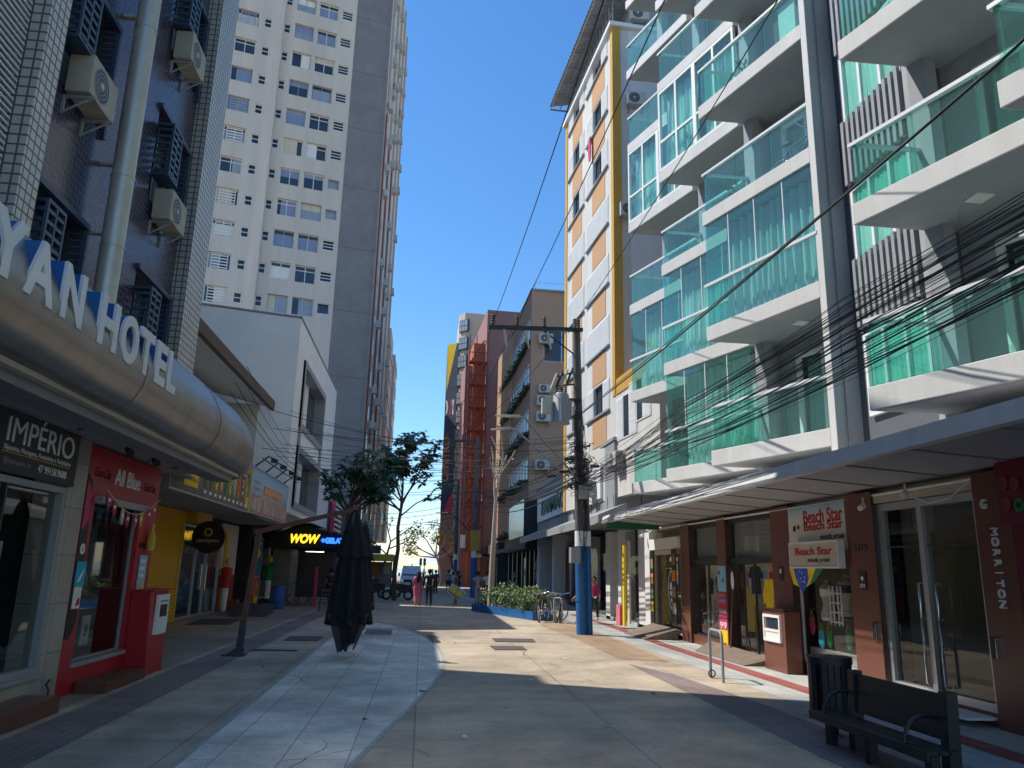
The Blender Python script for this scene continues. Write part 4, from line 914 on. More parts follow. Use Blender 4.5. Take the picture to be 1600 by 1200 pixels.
# ============================================================ FAR TOWERS ON THE RIGHT
mt = thing('mauve_building', 'tall mauve building with a rusty red fire escape on orange walls', 'building', (7, 84, 0))
FM = Fr((5.9, 82), (16, 82.6), ref=(5, 0))
mb = MB(); mb.fb(FM, 0, 10, 0, 30.2, -12, 0); mb.build('wall', 'mauve_wall', mt)
mb = MB(); mb.fb(FM, -1.3, 0, 0, 26.5, -6, -1.0); mb.build('orange_wall', 'terracotta', mt)
mb = MB(); mb.fb(FM, -2.1, -1.3, 0, 24, -6, -1.5); mb.build('stair_core', 'mauve_wall', mt)
for k in range(9):
    z = 3.5+k*2.55
    b_ = MB(); b_.fb(FM, -1.9, .1, z, z+.12, -.7, .5); bz = b_.build('stair_landing', 'rust_red', mt)
    mb = MB()
    for j in range(9): mb.fb(FM, -1.88+j*.24, -1.84+j*.24, z+.14, z+1.1, .44, .48)
    mb.fb(FM, -1.9, .1, z+1.08, z+1.14, .42, .5); mb.build('railing', 'c_charcoal', bz)
mb = MB()
for k in range(9):
    z = 3.5+k*2.55; mb.hexa([FM.P(-1.8,z,.55),FM.P(-1.6,z,.55),FM.P(-1.6,z,.3),FM.P(-1.8,z,.3),FM.P(-.4,z+2.5,.55),FM.P(-.2,z+2.5,.55),FM.P(-.2,z+2.5,.3),FM.P(-.4,z+2.5,.3)])
for u in (-1.95,-1.2,.05): mb.fb(FM, u, u+.09, 0, 27, .4, .5)
mb.build('stair_flight', 'rust_red', mt)
ct = thing('mural_building', 'cream corner tower with glazed bays and a dark blue painted side wall', 'building', (5, 100, 0))
FQ = Fr((3.0, 100), (5.5, 96.6), ref=(0, 50))
FQ1 = Fr((2.0, 100.5), (3.7, 98.9), ref=(0, 40))
mb = MB(); mb.prism([(3.35,98.6,0),(4.05,97.6,0),(9,98,0),(9,112,0),(3.4,108,0)], (0,0,35)); mb.build('wall', 'cream', ct)
FC = Fr((3.55, 98.25), (4.35, 97.4), ref=(0, 60))
for k in range(12):
    z = 5.4+k*2.45
    f = MB(); f.fb(FC, -.1, 1.45, z, z+1.65, -.1, .22); f_ = f.build('bay_window', 'dark_metal', ct)
    g_ = MB()
    for j in range(3): g_.fb(FC, -.04+j*.5, .4+j*.5, z+.08, z+.75, .221, .24); g_.fb(FC, -.04+j*.5, .4+j*.5, z+.85, z+1.58, .221, .24)
    g_.build('pane', 'win_blind', f_)
FD = Fr((1.95, 99.6), (3.5, 98.3), ref=(0, 50))
mb = MB(); mb.prism([FD.P(0,0,0),FD.P(1.95,0,0),FD.P(1.95,0,-6),FD.P(0,0,-6)], (0,0,31)); mb.build('side_wall', 'mauve_wall', ct)
mat('mural_blue', (.045,.07,.12), .7, var=.15, scale=1)
mur = thing('mural', 'dark blue wall mural with a yellow triangle, white and orange lettering and a pink wedge', 'mural', tuple(FD.P(1, 6, .1)))
MB().fb(FD, 0, 1.93, 8.5, 31, .01, .06).build('panel', 'mural_blue', mur)
MB().fpoly(FD, [(.02,31),(1.6,31),(.15,24.5)], .062, .07).build('triangle', 'c_yellow', mur)
MB().fpoly(FD, [(.7,21.3),(1.0,21.3),(1.12,22.4),(1.25,23.5),(.85,23.3),(.95,22.4)], .062, .07).build('red_mark', 'c_rose', mur)
MB().fpoly(FD, [(.1,21.2),(.4,21.5),(.55,22.3),(.4,23.2),(.1,23.4),(.3,22.3)], .062, .07).build('white_mark', 'white_sign', mur)
MB().fpoly(FD, [(1.5,21.2),(1.2,21.5),(1.3,22.3),(1.2,23.2),(1.55,23.4),(1.4,22.3)], .062, .07).build('white_mark', 'white_sign', mur)
text('lettering', 'CENTRO', FD, 1.0, 12.6, 1.5, 'white_sign', .062, .01, width=5.8, bold=.09, parent=mur, rot=math.pi/2)
text('lettering', 'CENTRO', FD, .98, 12.6, 1.4, 'c_orange', .075, .01, width=5.8, bold=.02, parent=mur, rot=math.pi/2)
MB().fpoly(FD, [(1.2,8.6),(1.9,8.6),(1.9,11.5),(.4,8.6)], .062, .07).build('pink_wedge', 'c_rose', mur)
mb = MB(); mb.fb(FD, .1, 1.93, 2.5, 8.4, .0, .04); mb.build('lower_wall', 'mauve_wall', ct)
# low dark shop fronts further along the right side
for i, (y0, y1, x, z, c, lab) in enumerate(((70,82,6.6,4.2,'c_charcoal','low dark shop with a deep awning beyond the black shop'),(86,97,5.6,3.6,'interior_mid','low brown shop at the foot of the mural tower'),(100,130,5.4,4.6,'brown_shaded','low brown building at the sea end of the right side'))):
    t = thing('shop_building', lab, 'shop', (x+2, y0, 0))
    MB().box((x,y0,0),(x+8,y1,z)).build('wall', c, t)
    MB().box((x-1.4,y0+.3,2.9),(x-.002,y1-.3,3.15)).build('awning', 'black', t)
    mb = MB()
    for k in range(4): mb.box((x-.03,y0+.8+k*(y1-y0)/4,.3),(x-.003,y0+.5+(k+.8)*(y1-y0)/4,2.6))
    mb.build('shop_window', 'win_glass', t)
for i, (x, y, z, w_, h, c, lab) in enumerate(((4.6,84,3.0,1.9,1.6,'c_charcoal','dark projecting shop sign beyond the second pole'),(3.7,80,3.9,.5,1.3,'white_sign','small white projecting sign on the far right shops'))):
    tag(MB().box((x,y,z),(x+w_,y+.15,z+h)).build('projecting_sign', c), lab, 'sign')

# ============================================================ POLES AND LAMPS
def utility_pole(label, x, y, h, r0, r1, painted=True, lean=0):
    t = thing('utility_pole', label, 'utility pole', (x, y, 0))
    def c(z): return (x+lean*z, y, z)
    if painted:
        MB().tube([c(0),c(2.55)], [r0,r0-.005], 14).build('blue_base', 'blue_paint', t)
        MB().tube([c(2.55),c(3.0)], [r0+.001,r0-.006], 14).build('white_band', 'white_paint', t)
        MB().tube([c(3.0),c(h)], [r0-.01,r1], 14).build('shaft', 'concrete_pole', t)
    else: MB().tube([c(0),c(h)], [r0,r1], 12).build('shaft', 'concrete_pole', t)
    return t
up1 = utility_pole('tall near utility pole with a blue base, white band, transformer and tangled cables', 4.78, 23.4, 9.75, .175, .115, lean=-.022)
q = lambda z, dx=0, dy=0: Vector((4.78-.022*z+dx, 23.4+dy, z))
MB().tube([q(0,.22,-.05),q(2.55,.22,-.05)], .085, 10).build('cable_duct', 'blue_paint', up1)
MB().tube([q(2.56,.22,-.05),q(3.0,.22,-.05)], .086, 10).build('duct_band', 'white_paint', up1)
MB().tube([q(3.0,.22,-.05),q(4.6,.21,-.05)], .07, 8).build('duct_pipe', 'concrete_pole', up1)
mb = MB(); mb.tube([q(.95,-.2),q(.95,.32,-.02)], .03, 6); mb.tube([q(.95),q(.99)], .19, 12); mb.build('clamp', 'blue_paint', up1)
ca = MB(); ca.hexa([Vector(p) for p in [(1.72,23.2,9.22),(4.75,23.2,9.3),(4.75,23.32,9.3),(1.72,23.32,9.22),(1.72,23.2,9.34),(4.75,23.2,9.42),(4.75,23.32,9.42),(1.72,23.32,9.34)]]); cross = ca.build('crossarm', 'dark_metal', up1)
mb = MB(); mb.tube([q(8.5),(3.5,23.26,9.25)], .025, 6); mb.build('arm_brace', 'dark_metal', up1)
for x in (1.85,2.62,3.5,4.6):
    mb = MB(); z0 = 9.36
    mb.tube([(x,23.26,z0-.02),(x,23.26,z0+.38)], .03, 8)
    for k in range(4): mb.tube([(x,23.26,z0+.06+k*.08),(x,23.26,z0+.10+k*.08)], [.075,.05], 10)
    mb.build('insulator', 'c_brown', cross)
for x in (2.2,2.9,3.6):
    mb = MB(); mb.tube([(x,23.2,9.2),(x+.06,23.1,8.75)], .045, 8); mb.tube([(x+.06,23.1,8.75),(x+.1,23.1,8.62)], .03, 6); mb.build('fuse_cutout', 'c_cream', cross)
tf = thing('transformer', 'grey pole mounted transformer with bushings on the near utility pole', 'transformer', (4.1, 23.3, 6.4))
MB().tube([(4.05,23.2,6.25),(4.05,23.2,6.3),(4.05,23.2,7.15),(4.05,23.2,7.22)], [.30,.27,.25,.2], 18).build('tank', 'metal_grey_panel', tf)
mb = MB()
for a in range(7): an = a*.5-1.9; mb.box((4.05+.28*math.cos(an)-.02,23.2+.28*math.sin(an)-.02,6.4),(4.05+.33*math.cos(an)+.02,23.2+.33*math.sin(an)+.02,7.0))
mb.build('cooling_fin', 'metal_grey_panel', tf)
MB().box((3.45,23.1,6.55),(3.72,23.35,7.05)).build('terminal_box', 'ac_white', tf)
mb = MB()
for dx in (-.12,.05,.18):
    for k in range(4): mb.tube([(4.02+dx,23.2,7.2+k*.07),(4.02+dx,23.2,7.25+k*.07)], [.05,.03], 8)
mb.build('bushing', 'c_brown', tf)
mb = MB(); mb.box((4.2,23.15,6.45),(4.7,23.35,6.52)); mb.box((4.2,23.15,7.0),(4.7,23.35,7.07)); mb.build('mount', 'dark_metal', tf)
mb = MB(); mb.tube([q(8.0),q(7.75,-.75,-.2)], .03, 6); mb.tube([q(7.6),q(7.45,-.7,-.2)], .03, 6)
mb.build('fuse_arm', 'dark_metal', up1)
for k in range(4):
    a = q(7.98-.07*k,-.28-.17*k,-.2); mb = MB(); mb.tube([a+Vector((.1,0,.08)),a+Vector((-.1,-.05,-.45))], .04, 8); mb.tube([a+Vector((-.12,-.05,-.45)),a+Vector((.04,-.05,-.5))], .015, 5); mb.build('fuse_cutout', 'c_cream' if k % 2 else 'dark_metal', up1)
mb = MB(); mb.box((4.62,23.0,3.95),(4.86,23.2,4.35)); mb.build('junction_box', 'metal_grey_panel', up1)
mb = MB(); mb.box((4.34,22.9,2.05),(4.62,23.25,2.5)); mb.build('meter_box', 'metal_grey_panel', up1)
# snarl of cable coils and splices about the pole
mb = MB(); rn = random.Random(3)
for k in range(62):
    z = 4.2+rn.random()*1.5; r = rn.uniform(.14,.42); ph = rn.random()*6.28; c0 = q(z, rn.uniform(-.16,.14), rn.uniform(-.25,.05)); tl = rn.uniform(-.6,.6)
    mb.tube([c0+Vector((r*math.cos(ph+a), r*.6*math.sin(ph+a), tl*r*math.sin(a)+rn.uniform(-.03,.03))) for a in [j*.45 for j in range(rn.randint(6,15))]], rn.choice((.008,.011,.016)), 5)
for k in range(16):
    z = 3.3+rn.random()*4; x_ = rn.uniform(-.22,.22); mb.tube([q(z,x_,-.15),q(z-.8,x_+rn.uniform(-.1,.1),-.22),q(z-1.6,x_*.6,-.18)], .011, 5)
tag(mb.build('cable_tangle', 'cable'), 'tangle of black cable loops wrapped round the near utility pole', 'cables', kind='stuff')
# ivy/leaf litter like splice boxes
for k, (dx, z) in enumerate(((-.5,4.75),(-.9,4.6),(.45,4.95),(-.35,5.15))):
    tag(MB().tube([q(z,dx-.14,-.2),q(z+.03,dx+.14,-.2)], .045, 8).build('splice_case', 'black'), ['black splice case on the cables just left of the near pole','black splice case farther left along the cables','black splice case right of the near pole','black splice case above the cable tangle'][k], 'splice case')
up2 = utility_pole('second utility pole beside the dark shops with a crossarm near its top', 3.35, 52, 10.6, .2, .13, lean=-.004)
MB().box((1.15,51.9,10.2),(3.4,52.05,10.35)).build('crossarm', 'dark_metal', up2)
for x in (1.25,1.75,2.3,2.9): MB().tube([(x,52,10.35),(x,52,10.75)], .05, 6).build('insulator', 'c_brown', up2)
tag(MB().box((3.05,51.75,3.0),(3.65,51.85,4.3)).build('warning_sign', 'yellow_wall'), 'yellow sign board fixed to the second utility pole', 'sign')
up3 = utility_pole('third utility pole farther down the street with a thin blue base', 2.7, 66, 9.2, .17, .12)
MB().box((.9,65.9,8.6),(2.7,66.0,8.72)).build('crossarm', 'dark_metal', up3)
def lamp(label, pts, head, m='metal_grey_panel', r=.035):
    t = thing('street_lamp', label, 'street lamp', tuple(pts[0]), 'street lamps on the utility poles')
    MB().tube(pts, r, 8).build('arm', m, t)
    h = Vector(head); e = Vector(pts[-1]); d = (h-e).normalized(); s_ = Vector((-d.y, d.x, 0)).normalized()
    L = (h-e).length
    MB().hexa([e+s_*.06-Vector((0,0,.03)), e+s_*-.06-Vector((0,0,.03)), h-s_*.07-Vector((0,0,.02)), h+s_*.07-Vector((0,0,.02)), e+s_*.06+Vector((0,0,.05)), e-s_*.06+Vector((0,0,.05)), h-s_*.05+Vector((0,0,.01)), h+s_*.05+Vector((0,0,.01))]).build('lamp_head', 'ac_white', t, bevel=.01)
    m_ = e.lerp(h,.6); MB().hexa([m_+s_*.05-d*.18-Vector((0,0,.035)), m_-s_*.05-d*.18-Vector((0,0,.035)), m_-s_*.05+d*.18-Vector((0,0,.03)), m_+s_*.05+d*.18-Vector((0,0,.03)), m_+s_*.05-d*.18-Vector((0,0,.0)), m_-s_*.05-d*.18-Vector((0,0,.0)), m_-s_*.05+d*.18, m_+s_*.05+d*.18]).build('lens', 'white_paint', t)
    return t
Y_ = 23.2
P_ = lambda x, y, Y=Y_: AY(x, y, Y)
lamp('upper of the two long curved street lamp arms on the near pole', [P_(897,742),P_(860,700),P_(832,668),P_(822,655),P_(812,651)], P_(774,649))
lamp('lower of the two long curved street lamp arms on the near pole', [P_(890,745),P_(850,712),P_(815,680),P_(806,672),P_(796,669)], P_(767,671))
for i, (ys, dx, lab) in enumerate(((66,0,'street lamp arm on the third pole, higher one'),(66,6,'street lamp arm on the third pole, lower one'))):
    Z = 66; lamp(lab, [P_(722,862-dx*-.5,Z),P_(708,838+dx,Z),P_(695,822+dx*.6,Z),P_(684,817+dx*.6,Z)], P_(664-dx*.4,816+dx*.6,Z))
lamp('street lamp on the second pole high above the walking people', [P_(733,830,52),P_(720,815,52),P_(706,804,52),P_(700,801,52)], P_(681,801,52), 'dark_metal')
# ---- cables
def cable(label, pts, r, sag=0, group='overhead cables across the street', n=10):
    mb = MB(); out = []
    for i in range(len(pts)-1):
        a, b = Vector(pts[i]), Vector(pts[i+1])
        for k in range(n+(i == len(pts)-2)):
            t = k/n; p = a.lerp(b, t); p.z -= sag*4*t*(1-t)*((b-a).length/20); out.append(p)
    mb.tube(out, r, 5, caps=False); o = mb.build('cable', 'cable'); return tag(o, label, 'cable', group)
rn = random.Random(11)
for k in range(42):     # the thick bundle running from the pole over the canopy towards the viewer
    x0 = 4.8+rn.uniform(-.12,.16); z0 = 4.45+rn.uniform(-.15,.35); x1 = 4.8+rn.uniform(-.25,.35); zm = 4.1+.95*rn.random()
    pts = [(x0,23.2,z0),(4.8+rn.uniform(-.1,.15),14,zm-.05),(4.85+rn.uniform(-.1,.2),8.2,zm),(x1,-8,4.9+rn.uniform(-.15,.3))]
    cable('black cable in the thick bundle sweeping from the near pole to the upper right', pts, rn.choice((.003,.004,.005,.006,.010)), sag=rn.uniform(.0,.3), group='bundled cables from the near pole towards the viewer')
cable('thick twisted cable from the near pole rising across the green balconies', [(4.7,23.3,6.6),(4.95,16.4,6.55),(4.9,9,6.35),(5.0,5.6,6.4),(5.1,-6,7.0)], .017, .02)
cable('thinner cable twisted along the thick one across the green balconies', [(4.72,23.3,6.66),(4.93,16.4,6.6),(4.93,9,6.40),(5.02,5.6,6.42),(5.1,-6,7.02)], .010, .02)
for k, (a, lab) in enumerate((((1.95,23.3,9.75),'high wire from the left end of the crossarm passing over the street'),((2.7,23.3,9.8),'high wire from the middle of the crossarm passing over the street'),((4.65,23.3,9.85),'high wire from the pole top passing in front of the green balconies'))):
    b = [(2.0,-6,9.3),(2.9,-6,9.5),(4.2,-6,10)][k]; cable(lab, [a, b], .010, .35)
    cable('high wire from the crossarm on to the second pole', [a, (1.25+k*.6,52,10.75)], .014, .3)
# crossing drops to the left buildings and on down the street
for k in range(16):
    z = 4.6+rn.random()*1.4
    cable('thin cable crossing from the near pole to the low white buildings on the left', [(4.7,23.3,z),(-4.4+rn.uniform(-.5,.2),rn.uniform(20,33),4.6+rn.random()*2.3)], rn.choice((.006,.009)), rn.uniform(.3,.9), group='cables crossing to the left side')
for k in range(12):
    z = 4.5+rn.random()*1.0
    cable('cable running from the near pole on to the second pole', [(4.65,23.5,z),(3.35,52,5.6+rn.random()*1.6)], rn.choice((.012,.016,.022)), rn.uniform(.2,.6), group='cables between the poles')
for k in range(7): cable('far cable crossing the street towards the sea', [(3.3,52,5.5+k*.45),(-7,62+rn.uniform(-6,8),5.0+k*.7)], .016, rn.uniform(.2,.7), group='far cables crossing the street')
for k in range(5): cable('far cable running along the street beyond the second pole', [(3.3,52,6.0+k*.4),(2.7,66,6.0+k*.5),(2.2,120,8)], .02, .3, group='far cables along the street')
for k in range(4):
    cable('cable sagging along the left facades', [(-3.9+rn.uniform(-.2,.2),15.8,5.2+k*.18),(-4.6,28,5.0+k*.2),(-4.6,42,5.3+k*.2),(-4.2,60,5.5+k*.3)], rn.choice((.006,.009)), rn.uniform(.2,.4), group='cables along the left facades')
# ============================================================ HOTEL (left)
tilemat('tile_blue', (.045,.043,.090), (.034,.033,.072), (.12,.105,.10), .105, .105, r=.24, gap=.09, var=.3)
tilemat('tile_white', (.64,.60,.53), (.60,.565,.50), (.10,.10,.095), .13, .13, r=.4, gap=.10, var=.12)
tilemat('tile_white_shaded', (.42,.395,.35), (.39,.37,.33), (.085,.085,.08), .13, .13, direction=(1,0,0), r=.4, gap=.10, var=.1)  # same white tile with the shade of the pier's near face in its colour
tilemat('marble', (.36,.33,.28), (.33,.31,.26), (.13,.11,.09), 1.0, .62, r=.35, gap=.008, var=.30)
ho = thing('hotel_building', 'dark blue tiled hotel with white tiled piers and window screens above its metal canopy', 'hotel', (-6, 10, 0))
FH = Fr((-5.25, 0), (-5.25, 30), ref=(0, 10))
HT = 19.0
wins = []
for k in range(5):
    z = 3.95+2.95*k if k else 4.95
    wins.append((9.62, 11.55, 4.95 if k == 0 else 6.72+2.95*(k-1)+1.4, 6.68+2.95*k if k < 4 else 18.4))
wins = [(9.6,11.25,5.0,6.60),(9.6,11.25,8.2,10.0),(9.6,11.25,11.6,13.4),(13.35,15.05,5.0,6.82),(13.35,15.05,8.2,10.0),(13.35,15.05,11.35,13.2),(9.6,11.25,14.8,16.6),(13.35,15.05,14.6,16.4)]
mb = MB(); wall(mb, FH, 9.35, 15.2, 3.4, HT, wins, .28); mb.build('wall', 'tile_blue', ho)
mb = MB(); mb.box((-16,-6,3.5),(-5.75,16.3,HT-.05)); mb.build('core', 'interior_dark', ho)
mb = MB(); mb.box((-14.5,16.3,4),(-9.0,27.6,12.9)); mb.box((-14.5,16.3,12.91),(-9.0,19.0,15.2)); mb.build('unseen_shadow_block', 'plaster_grey', ho)  # unseen blocks added behind the hotel, sized so their shadow covers the island
for i, (a, b, c, d) in enumerate(wins):
    f = MB(); frame_mb(f, FH, a+.01, b-.01, c, d-.01, -.18, .06, .06, (.34,.67), (.55,)); f_ = f.build('window', 'dark_metal', ho)
    MB().fb(FH, a+.05, b-.05, c+.05, d-.05, -.24, -.23).build('pane', 'win_glass', f_)
    # header slab and projecting louvred screen box
    h_ = MB(); h_.fb(FH, a-.05, b+.06, d-.02, d+.07, 0, .07); h_.fb(FH, b, b+.07, c-.1, d, 0, .06); h_.build('window_surround', 'navy_metal', f_)
    s_ = MB(); sc0, sc1, zt_, zb_ = a-.08, a+.42, d-.40, c+.45
    s_.fb(FH, sc0, sc1, zb_-.04, zb_, .02, .34); s_.fb(FH, sc0, sc1, zt_, zt_+.05, .02, .34)
    for e in (sc0, sc1-.04): s_.fb(FH, e, e+.04, zb_, zt_, .30, .34); 
    nsl = max(3, int((zt_-zb_)/.13))
    for k in range(nsl):
        z = zb_+.03+k*(zt_-zb_)/nsl
        s_.fb(FH, sc0+.04, sc1-.04, z, z+.05, .30, .335); s_.fb(FH, sc0, sc0+.025, z, z+.05, .03, .30); s_.fb(FH, sc1-.025, sc1, z, z+.05, .03, .30)
    s_.fb(FH, (sc0+sc1)/2-.02, (sc0+sc1)/2+.02, zb_, zt_, .302, .338)
    s_.build('window_screen', 'navy_metal', f_)
def pier(y0, y1, side=True, z0=3.5):
    MB().box((-5.9,y0+.004,z0),(-4.98,y1,HT)).build('pier', 'tile_white', ho)
    if side: MB().box((-5.9,y0-.004,z0),(-4.99,y0+.002,HT)).build('pier_face', 'tile_white_shaded', ho)
pier(15.2, 16.3); pier(8.92, 9.36)
mb = MB(); mb.fb(FH, -4, 8.92, 3.5, HT, -.3, -.12); mb.build('louvre_backing', 'black', ho)
mb = MB()
for k in range(int((HT-4.9)/.085)):
    z = 4.9+k*.085; mb.hexa([(-5.235,-2,z),(-5.20,-2,z-.004),(-5.20,8.9,z-.004),(-5.235,8.9,z),(-5.235,-2,z+.028),(-5.20,-2,z+.024),(-5.20,8.9,z+.024),(-5.235,8.9,z+.028)])
mb.build('louvre_panel', 'white_paint', ho)
mb = MB(); mb.box((-16,-6,HT-.04),(-4.95,16.35,HT+.15)); mb.build('parapet', 'plaster_grey', ho)
# metal duct
du = thing('exhaust_duct', 'dull metal exhaust duct running up the dark blue tiled hotel front', 'duct', (-4.95, 11.45, 4.6))
MB().tube([(-4.9,11.45,z) for z in (4.6,7,10,13,16,19.3)], .165, 20).build('pipe', 'duct_metal', du)
mb = MB()
for z in (6.4,7.55,10.2,12.9): mb.tube([(-4.9,11.45,z),(-4.9,11.45,z+.03)], .175, 20, smooth=False); mb.box((-5.25,11.4,z+.2),(-5.05,11.5,z+.24))
mb.build('joint', 'duct_metal', du)
for i, (y, z, lab) in enumerate(((10.35,8.05,'old air conditioner on the hotel front left of the duct'),(13.85,11.15,'old air conditioner on the hotel front right of the duct, the higher one'),(13.9,7.85,'old air conditioner on the hotel front right of the duct, the lower one'))):
    ac(lab, (-5.25, y, z), (1,0), AC2, .98, 'old air conditioners on the hotel front')
# canopy
hc = thing('hotel_canopy', 'long brushed metal canopy with a rounded front and rounded far end over the left pavement', 'canopy', (-4, 9, 3.5))
prof = [(-3.62,3.45),(-3.48,3.46),(-3.34,3.56),(-3.25,3.72),(-3.22,3.92),(-3.27,4.12),(-3.38,4.33),(-3.55,4.53),(-3.78,4.70),(-4.05,4.82),(-4.4,4.88),(-5.0,4.9)]
def cpt(u, v):
    i = v*(len(prof)-1); a = prof[int(min(i, len(prof)-2))]; b = prof[int(min(i, len(prof)-2))+1]; t = i-int(min(i, len(prof)-2))
    x, z = a[0]+(b[0]-a[0])*t, a[1]+(b[1]-a[1])*t
    y = 1.0+15.5*(1-(1-u)**1.6); s_ = 1.0
    if y > 13.6: q_ = min(1, (y-13.6)/2.95); s_ = math.sqrt(max(0, 1-q_**2.6))
    return (-4.6+(x+4.6)*(.25+.75*s_), y, 3.45+(z-3.45)*(.30+.70*s_)+.010*math.sin(y*2.1+v*3))
mb = MB(); mb.grid(cpt, 60, 33); mb.build('metal_skin', 'steel_brushed', hc)
mb = MB()
for y in (5.6, 8.9, 12.2):
    mb.tube([(x+(.006 if x > -4.2 else 0), y, z+.010*math.sin(y*2.1+j/11*3)+.002) for j, (x, z) in enumerate(prof)], .0035, 5)
mb.build('seam', 'c_charcoal', hc)
mb = MB(); mb.box((-3.68,1,3.40),(-3.58,15.2,3.455)); mb.build('lip', 'cream', hc)
mb = MB(); mb.box((-4.9,1,3.44),(-3.68,15.3,3.448)); mb.box((-5.3,1,3.449),(-4.7,16.3,3.5)); mb.build('soffit', 'plaster_grey', hc)
mb = MB(); mb.box((-4.05,1,3.30),(-3.69,15.2,3.438)); mb.build('gutter_beam', 'c_grey', hc)
hs = thing('hotel_sign', 'big white letters with blue sides reading the hotel name along the metal canopy', 'sign', (-3.3, 8, 3.9))
FT_ = Fr((-3.33, 0), (-3.33, 30), ref=(0, 10))
def big_letter(ch, u, z, wd, tilt=0):
    a = text('letter', ch, FT_, u, z, .67, 'blue_paint', -.18, .26, width=wd, bold=.075, parent=hs)
    text('letter_face', ch, FT_, u, z, .67, 'white_paint', .082, .03, width=wd, bold=.078, parent=a)
for ch, u, wd in (('B',4.5,.44),('R',5.08,.46),('Y',5.60,.50),('A',6.12,.50),('N',6.70,.42),('H',7.48,.46),('O',8.06,.48),('T',8.60,.44),('E',9.10,.37),('L',9.54,.34)): big_letter(ch, u, 3.87, wd)
# ground floor shops of the hotel
FI = Fr((-4.75, 0), (-4.75, 30), ref=(0, 10))
im = thing('jewellery_shop_front', 'marble framed shop window of the fashion jewellery shop at the left edge', 'shop front', (-4.9, 10, 0))
mb = MB(); mb.fb(FI, 2, 10.86, 0, .40, -.4, .0); mb.fb(FI, 10.86, 11.4, 0, 3.43, -.4, .02); mb.build('marble_wall', 'marble', im)
f = MB(); frame_mb(f, FI, 6.0, 10.86, .41, 2.72, .01, .08, .14); f.fb(FI, 6, 10.9, .36, .41, -.1, .06); f_ = f.build('window_frame', 'metal_grey_panel', im)
MB().fb(FI, 6.1, 10.8, .46, 2.66, -.09, -.08).build('pane', 'glass_shop', f_)
f = MB(); f.fb(FI, 9.25, 9.3, .46, 2.66, -.11, -.02); f.fb(FI, 9.42, 9.46, .46, 2.66, -.11, -.02); f.build('door_edge', 'dark_metal', f_)
MB().box((-7.2,4,0),(-7.1,11.4,3.4)).build('back_wall', 'interior_mid', im)
MB().box((-7.1,11.32,0),(-5.15,11.38,3.4)).build('partition', 'interior_dark', im)
mb = MB()
for k in range(7): mb.box((-6.2,7.2,.7+k*.27),(-5.8,9.3,.73+k*.27))
tag(mb.build('display_shelf', 'c_charcoal'), 'dark shelves of small goods in the jewellery shop window', 'shelf')
rn = random.Random(5)
mb = MB()
for k in range(90): y = 7.3+rn.random()*1.9; z = .74+rn.randrange(7)*.27; mb.box((-5.98,y,z),(-5.9,y+.06,z+.05+rn.random()*.1))
tag(mb.build('small_goods', 'c_beige'), 'countless small trinkets standing on the dark shelves', 'trinkets', kind='stuff')
t = thing('dress', 'long dark dress hanging behind the glass of the jewellery shop', 'dress', (-5.2, 9.0, 1.2)); MB().fpoly(FI, [(8.75,.9),(9.15,.9),(9.12,1.6),(9.02,2.2),(8.95,2.35),(8.88,2.2),(8.8,1.6)], -.4, -.3).build('cloth', 'c_charcoal', t)
s = sign('poster', 'tall pale paper poster standing inside the jewellery shop window', FI, 9.75, 10.1, .95, 2.0, 'c_white', -.3, .01)
s = sign('poster', 'small white notice on the glass door of the jewellery shop', FI, 8.65, 8.85, 1.75, 2.0, 'c_paper', -.07, .005)
t = thing('card_rack', 'wire rack of cards standing low inside the jewellery shop window', 'rack', (-5.3,9.8,.45))
mb = MB()
for k in range(7): mb.box((-5.35,9.55+(k%2)*.22,.55+k*.11),(-5.33,9.7+(k%2)*.22,.68+k*.11))
mb.build('card', 'c_paper', t); MB().tube([(-5.37,9.72,.42),(-5.37,9.72,1.45)], .012, 6).build('stem', 'dark_metal', t)
s = sign('shop_sign', 'dark grey jewellery shop sign with large white name and telephone number', FI, 5.2, 10.88, 2.74, 3.43, 'c_charcoal', .03, .05)
text('name', 'IMPÉRIO', FI, 9.0, 3.08, .40, 'white_paint', .082, .01, width=1.68, parent=s)
text('tagline', 'Bijuterias, Massagens, Acessórios e Variedades', FI, 9.02, 2.985, .085, 'white_paint', .082, .004, width=1.66, parent=s)
MB().fb(FI, 9.0, 10.68, 2.955, 2.967, .081, .085).build('rule', 'c_gold', s)
text('handle', '@lojaimperio_bc', FI, 9.05, 2.84, .085, 'c_grey', .082, .004, width=.62, parent=s)
text('phone', '47 99158.9688', FI, 9.85, 2.82, .13, 'white_paint', .082, .004, width=.76, bold=.003, parent=s)
mb = MB()
for r in (.30,.27,.22): mb.tube([FI.P(8.62+r*.8*math.cos(a), 3.1+r*math.sin(a), .085) for a in [k*math.pi/12 for k in range(25)]], .006, 4)
mb.build('emblem', 'c_gold', s)
rd_ = thing('red_shop_front', 'glossy red bar front with a white script name and a wide dark window', 'shop front', (-4.9, 13, 0))
mb = MB(); wall(mb, FI, 11.4, 14.42, 0, 3.40, [(11.78,13.66,.41,2.66)], .12, .02); mb.box((-5.5,14.40,0),(-4.732,14.42,3.4)); mb.build('wall', 'red_paint', rd_)
mb = MB(); mb.fpoly(FI, [(11.42,.75),(11.56,.75),(11.70,.95),(11.73,1.35),(11.66,2.2),(11.60,2.9),(11.42,3.0)], .022, .03); mb.build('black_swoosh', 'black', rd_)
MB().fpoly(FI, [(11.43,2.2),(11.62,2.35),(11.60,2.75),(11.43,2.9)], .031, .034).build('white_swoosh', 'c_rose', rd_)
f = MB(); frame_mb(f, FI, 11.79, 13.65, .42, 2.65, -.05, .03, .05); f.fb(FI, 11.75, 13.7, .36, .42, -.02, .06); f_ = f.build('window', 'metal_grey_panel', rd_)
